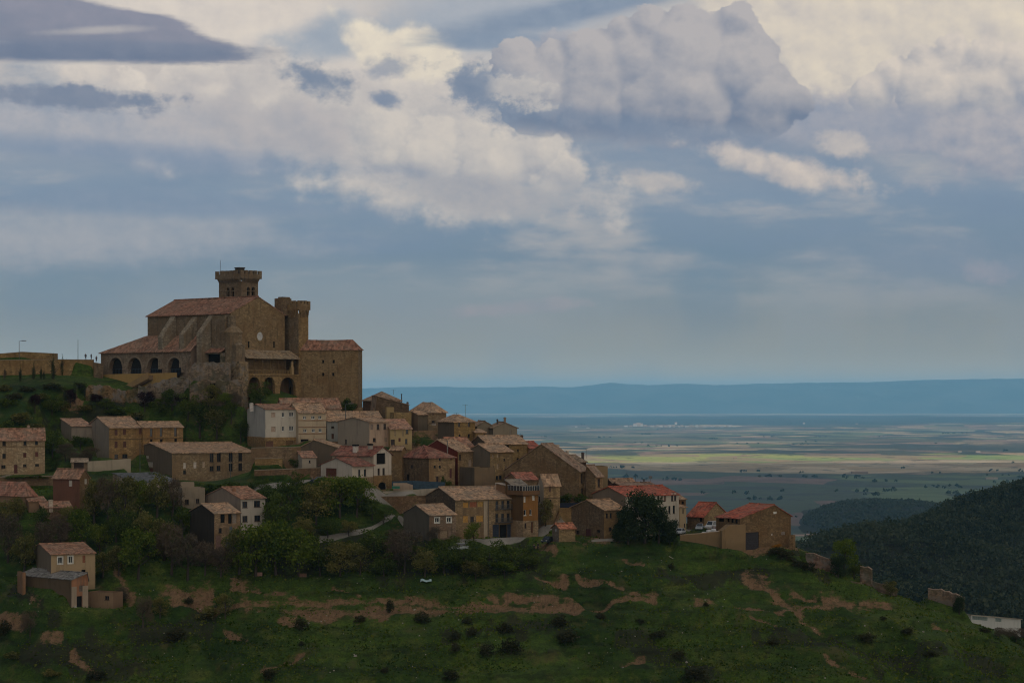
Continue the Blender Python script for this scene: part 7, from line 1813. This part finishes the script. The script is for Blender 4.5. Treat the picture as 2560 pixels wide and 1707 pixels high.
# ------------------------------------------------------------------ people
def person(px, py, Y, label, top, legs, face=0, lean=0.0):
    x = (px - 1280) / F * Y
    r = thing('person', label, 'person', Vector((x, Y, h(x, Y) if py is None else (EY - py) / F * Y)), face)
    def skin(name, verts, edges, radii, mat):
        me = bpy.data.meshes.new(name); me.from_pydata(verts, edges, []); me.materials.append(mat)
        o = link(name, me, r)
        md = o.modifiers.new('skin', 'SKIN')
        for v_, rr in zip(me.skin_vertices[0].data, radii): v_.radius = rr if isinstance(rr, tuple) else (rr, rr)
        me.skin_vertices[0].data[0].use_root = True
        o.modifiers.new('sub', 'SUBSURF').levels = 1; o.modifiers['sub'].render_levels = 1
        return o
    V = [(0, 0, .95), (0, 0, 1.15), (0, 0, 1.40), (0, 0, 1.50), (0, -.01, 1.60), (0, -.01, 1.72), (.10, 0, .88), (.11, 0, .48), (.12, .03, .08), (.12, -.12, .04), (-.10, 0, .88), (-.11, -.05, .48), (-.12, .02, .08), (-.12, -.13, .04),
         (.19, 0, 1.40), (.25, .03, 1.12), (.24, -.08, .88), (.24, -.11, .80), (-.19, 0, 1.40), (-.26, .03, 1.12), (-.22, -.10, .90), (-.21, -.14, .82)]
    E = [(0, 1), (1, 2), (2, 3), (3, 4), (4, 5), (0, 6), (6, 7), (7, 8), (8, 9), (0, 10), (10, 11), (11, 12), (12, 13), (2, 14), (14, 15), (15, 16), (16, 17), (2, 18), (18, 19), (19, 20), (20, 21)]
    RR = [.13, .13, .14, .055, .09, .075, .09, .062, .042, .035, .09, .062, .042, .035, .065, .048, .036, .032, .065, .048, .036, .032]
    SKIN_ = flat_mat('skin', (.30, .18, .12), .6)
    skin('body', V, E, RR, SKIN_)
    skin('jacket', [(0, 0, .90), (0, 0, 1.18), (0, 0, 1.42), (.19, 0, 1.41), (.25, .03, 1.12), (.24, -.07, .92), (-.19, 0, 1.41), (-.26, .03, 1.12), (-.22, -.09, .93)], [(0, 1), (1, 2), (2, 3), (3, 4), (4, 5), (2, 6), (6, 7), (7, 8)], [(.19, .14), (.18, .14), (.17, .13), .085, .07, .058, .085, .07, .058], flat_mat('cloth', top, .9))
    skin('trousers', [(0, 0, .92), (.10, 0, .86), (.11, 0, .48), (.12, .03, .11), (-.10, 0, .86), (-.11, -.05, .48), (-.12, .02, .11)], [(0, 1), (1, 2), (2, 3), (0, 4), (4, 5), (5, 6)], [.15, .11, .085, .07, .11, .085, .07], flat_mat('cloth', legs, .9))
    skin('hair', [(0, .02, 1.66), (0, .02, 1.75)], [(0, 1)], [.095, .08], flat_mat('hair', (.02, .015, .012), .8))
person(1335, None, 482.6, 'person in dark clothes standing on the road, left of two', (.02, .022, .03), (.022, .024, .035), .5)
person(1345, None, 483.2, 'person in dark clothes standing on the road near the dark car, right of two', (.028, .022, .022), (.02, .02, .024), -.9)
person(214, 899, 599.6, 'person on the terrace behind the long wall, leftmost of three', (.03, .035, .05), (.02, .02, .03), .3)
person(228, 899, 599.6, 'person on the terrace nearer the church, middle of three', (.04, .03, .03), (.02, .025, .04), 1.2)
person(241, 905, 596.6, 'person in dark blue by the church corner, rightmost of three', (.02, .03, .07), (.02, .02, .03), -.4)

# ------------------------------------------------------------------ lamp posts, poles and small things
def lamp(px, top, bot, Y, label, head=1):
    b_ = at(px, bot, Y); hgt = (bot - top) / F * Y
    r = thing('street_lamp', label, 'street lamp', b_)
    mb = MB(); mb.tube([(0, 0, -1.5), (0, 0, hgt)], [.10, .06], 7); mb.build('pole', METAL, r)
    if head:
        mb = MB(); mb.tube([(0, 0, hgt), (1.3, 0, hgt + .15)], .05, 6); mb.box((.7, -.18, hgt + .05), (2.0, .18, hgt + .26)); mb.build('lamp_head', METAL, r)
lamp(48, 853, 884, 605, 'street lamp with arm above the raised terrace at the far left')
lamp(195, 849, 902, 603, 'bare tall pole rising behind the long wall', 0)
lamp(864, 1010, 1034, 546, 'small street lamp before the bush at the annex corner')
lamp(576, 1150, 1212, 519, 'thin utility pole in front of the long stone house', 0)
lamp(350, 1106, 1165, 522, 'thin pole standing by the dark gable of the long house', 0)
def sack(px, py, Y, label, w=.9):
    x = (px - 1280) / F * Y
    mb = MB(); pr = [(.50, 0), (.56, .25), (.56, .7), (.48, .98), (.2, 1.02)]
    for (ra, za), (rb, zb) in zip(pr[:-1], pr[1:]):
        for k in range(12):
            t0, t1 = 2 * math.pi * k / 12, 2 * math.pi * (k + 1) / 12
            f_ = lambda t, r_: r_ * w / max(abs(math.cos(t)), abs(math.sin(t))) ** .6
            mb.face([(f_(t0, ra) * math.cos(t0), f_(t0, ra) * math.sin(t0), za * w), (f_(t1, ra) * math.cos(t1), f_(t1, ra) * math.sin(t1), za * w), (f_(t1, rb) * math.cos(t1), f_(t1, rb) * math.sin(t1), zb * w), (f_(t0, rb) * math.cos(t0), f_(t0, rb) * math.sin(t0), zb * w)])
    mb.face([(.2 * w * math.cos(2 * math.pi * k / 12), .2 * w * math.sin(2 * math.pi * k / 12), 1.02 * w) for k in range(12)])
    o = mb.build('builder_sack', flat_mat('white_woven_sack', (.5, .5, .51), .8), None, Vector((x, Y, h(x, Y) - .02)))
    tag(o, label, 'sack', 'white sacks in the yard')
for i, (px, Y) in enumerate([(1760, 487.5), (1772, 487), (1784, 486.8), (1795, 486.4)]):
    sack(px, 0, Y, f'white builder sack on the yard wall edge, {nth(i)} from the left', 1.05)
def sheet():
    p = hit(1065, 1457); mb = MB()
    mb.grid(lambda a, b_: ((a - .5) * 2.4, (b_ - .5) * 1.6, .30 + .35 * b_ + .12 * math.sin(a * 9) + .06 * math.sin(b_ * 8 + a * 5)), 16, 6, .04)
    tag(mb.build('plastic_sheet', flat_mat('pale_blue_plastic', (.42, .58, .62), .4), None, p), 'crumpled pale blue plastic sheet lying on the grass below the bushes', 'plastic sheet')
sheet()
for px, py, lb in ((647, 1440, 'pinkish crate lying in the grass left of the brown one'), (758, 1442, 'brown crate lying in the grass right of the pinkish one')):
    p = hit(px, py); mb = MB()
    mb.box((-.75, -.5, 0), (.75, .5, .08))
    for k in range(3): mb.box((-.75, -.5, .12 + .22 * k), (.75, -.44, .28 + .22 * k)); mb.box((-.75, .44, .12 + .22 * k), (.75, .5, .28 + .22 * k)); mb.box((-.75, -.43, .12 + .22 * k), (-.69, .43, .28 + .22 * k)); mb.box((.69, -.43, .12 + .22 * k), (.75, .43, .28 + .22 * k))
    tag(mb.build('crate', boards((.30, .17, .14) if 'pink' in lb[:7] else (.15, .085, .06)), None, p), lb, 'crate')
p = hit(1680, 1397); mb = MB(); mb.box((-.9, -.12, .1), (.9, .12, .2))
o = mb.build('plank', flat_mat('pale_board', (.34, .33, .29), .8), None, p); o.rotation_euler = (0, .5, .3); tag(o, 'pale plank lying on the grass below the long red roofed house', 'plank')
p = at(990, 1221, 503); mb = MB(); mb.box((-.9, -.4, 0), (.9, .4, .5)); mb.box((-.95, -.45, .503), (.95, .45, .6)); tag(mb.build('green_tub', flat_mat('green_plastic', (.03, .16, .10), .5), None, p), 'bright green plastic tub beside the pale garden wall', 'tub')

# ------------------------------------------------------------------ far buildings on the plain
FW = [wall_mat((.42, .40, .37), 'plaster'), wall_mat((.30, .23, .18), 'plaster')]; FR = flat_mat('far_roof', (.34, .24, .18), .8)
def far_building(px, py, wpx, hpx, wk, label, group):
    Y = pd(py); x = (px - 1280) / F * Y; s = Y / F
    w_, hh = wpx * s, hpx * s; d_ = max(12, w_ * .4)
    r = thing('farm_building', label, 'building', (x, Y, PZ), rnd.uniform(-.15, .15), group)
    mb = MB(); panel(mb, (-w_ / 2, 0, 0), (1, 0, 0), (0, 1, 0), w_, [(0, hh * .7), (w_, hh * .7)], -25); panel(mb, (-w_ / 2, d_, 0), (1, 0, 0), (0, -1, 0), w_, [(0, hh * .7), (w_, hh * .7)], -25)
    for xx, iw in ((-w_ / 2, 1), (w_ / 2, -1)): panel(mb, (xx, 0, 0), (0, 1, 0), (iw, 0, 0), d_, [(0, hh * .7), (d_ / 2, hh), (d_, hh * .7)], -25)
    mb.build('wall', FW[wk], r)
    mb = MB(); mb.face([(-w_ / 2 - 1, -1, hh * .7), (w_ / 2 + 1, -1, hh * .7), (w_ / 2 + 1, d_ / 2, hh + .3), (-w_ / 2 - 1, d_ / 2, hh + .3)]); mb.face([(w_ / 2 + 1, d_ + 1, hh * .7), (-w_ / 2 - 1, d_ + 1, hh * .7), (-w_ / 2 - 1, d_ / 2, hh + .3), (w_ / 2 + 1, d_ / 2, hh + .3)]); mb.build('roof', FR, r)
FAR = [(2282, 1059, 18, 4, 0), (2416, 1057, 14, 4, 0), (2500, 1056, 24, 6, 0), (2530, 1056, 20, 4, 0), (2552, 1055, 18, 5, 0), (2400, 1130, 8, 3, 0), (2446, 1130, 10, 3, 0), (2480, 1198, 30, 5, 0), (1310, 1047, 14, 3, 0), (1440, 1068, 6, 3, 0), (1470, 1070, 8, 2, 0), (1860, 1141, 14, 4, 1),
       (2142, 1063, 6, 5, 1), (2010, 1061, 5, 5, 0), (2450, 1070, 7, 5, 0), (1690, 1063, 6, 8, 0), (2150, 1182, 40, 4, 1), (1838, 1147, 9, 5, 1)]
for i, a in enumerate(sorted(FAR)):
    far_building(*a, f'tiny pale farm building far out on the plain, {nth(i)} from the left', 'farm buildings on the plain')
for i, a in enumerate([(1998, 1342, 26, 6, 0), (2032, 1341, 30, 7, 1)]):
    far_building(*a, ['pale farm shed glowing on the plain just right of the barn', 'orange pink farm shed just left of the wooded hill'][i], 'sheds at the hill foot')
tw = [(1565, 4), (1577, 4), (1588, 8), (1596, 9), (1603, 8), (1613, 5)] + [(1630 + 11 * k + rnd.uniform(-3, 3), rnd.uniform(2.5, 5)) for k in range(19)]
for i, (px, hp) in enumerate(tw):
    far_building(px, 1066 if hp > 6 else 1067, rnd.uniform(6, 11), hp, i % 2, f'tiny pale house of the far town, {nth(i)} from the left', 'houses of the far town')
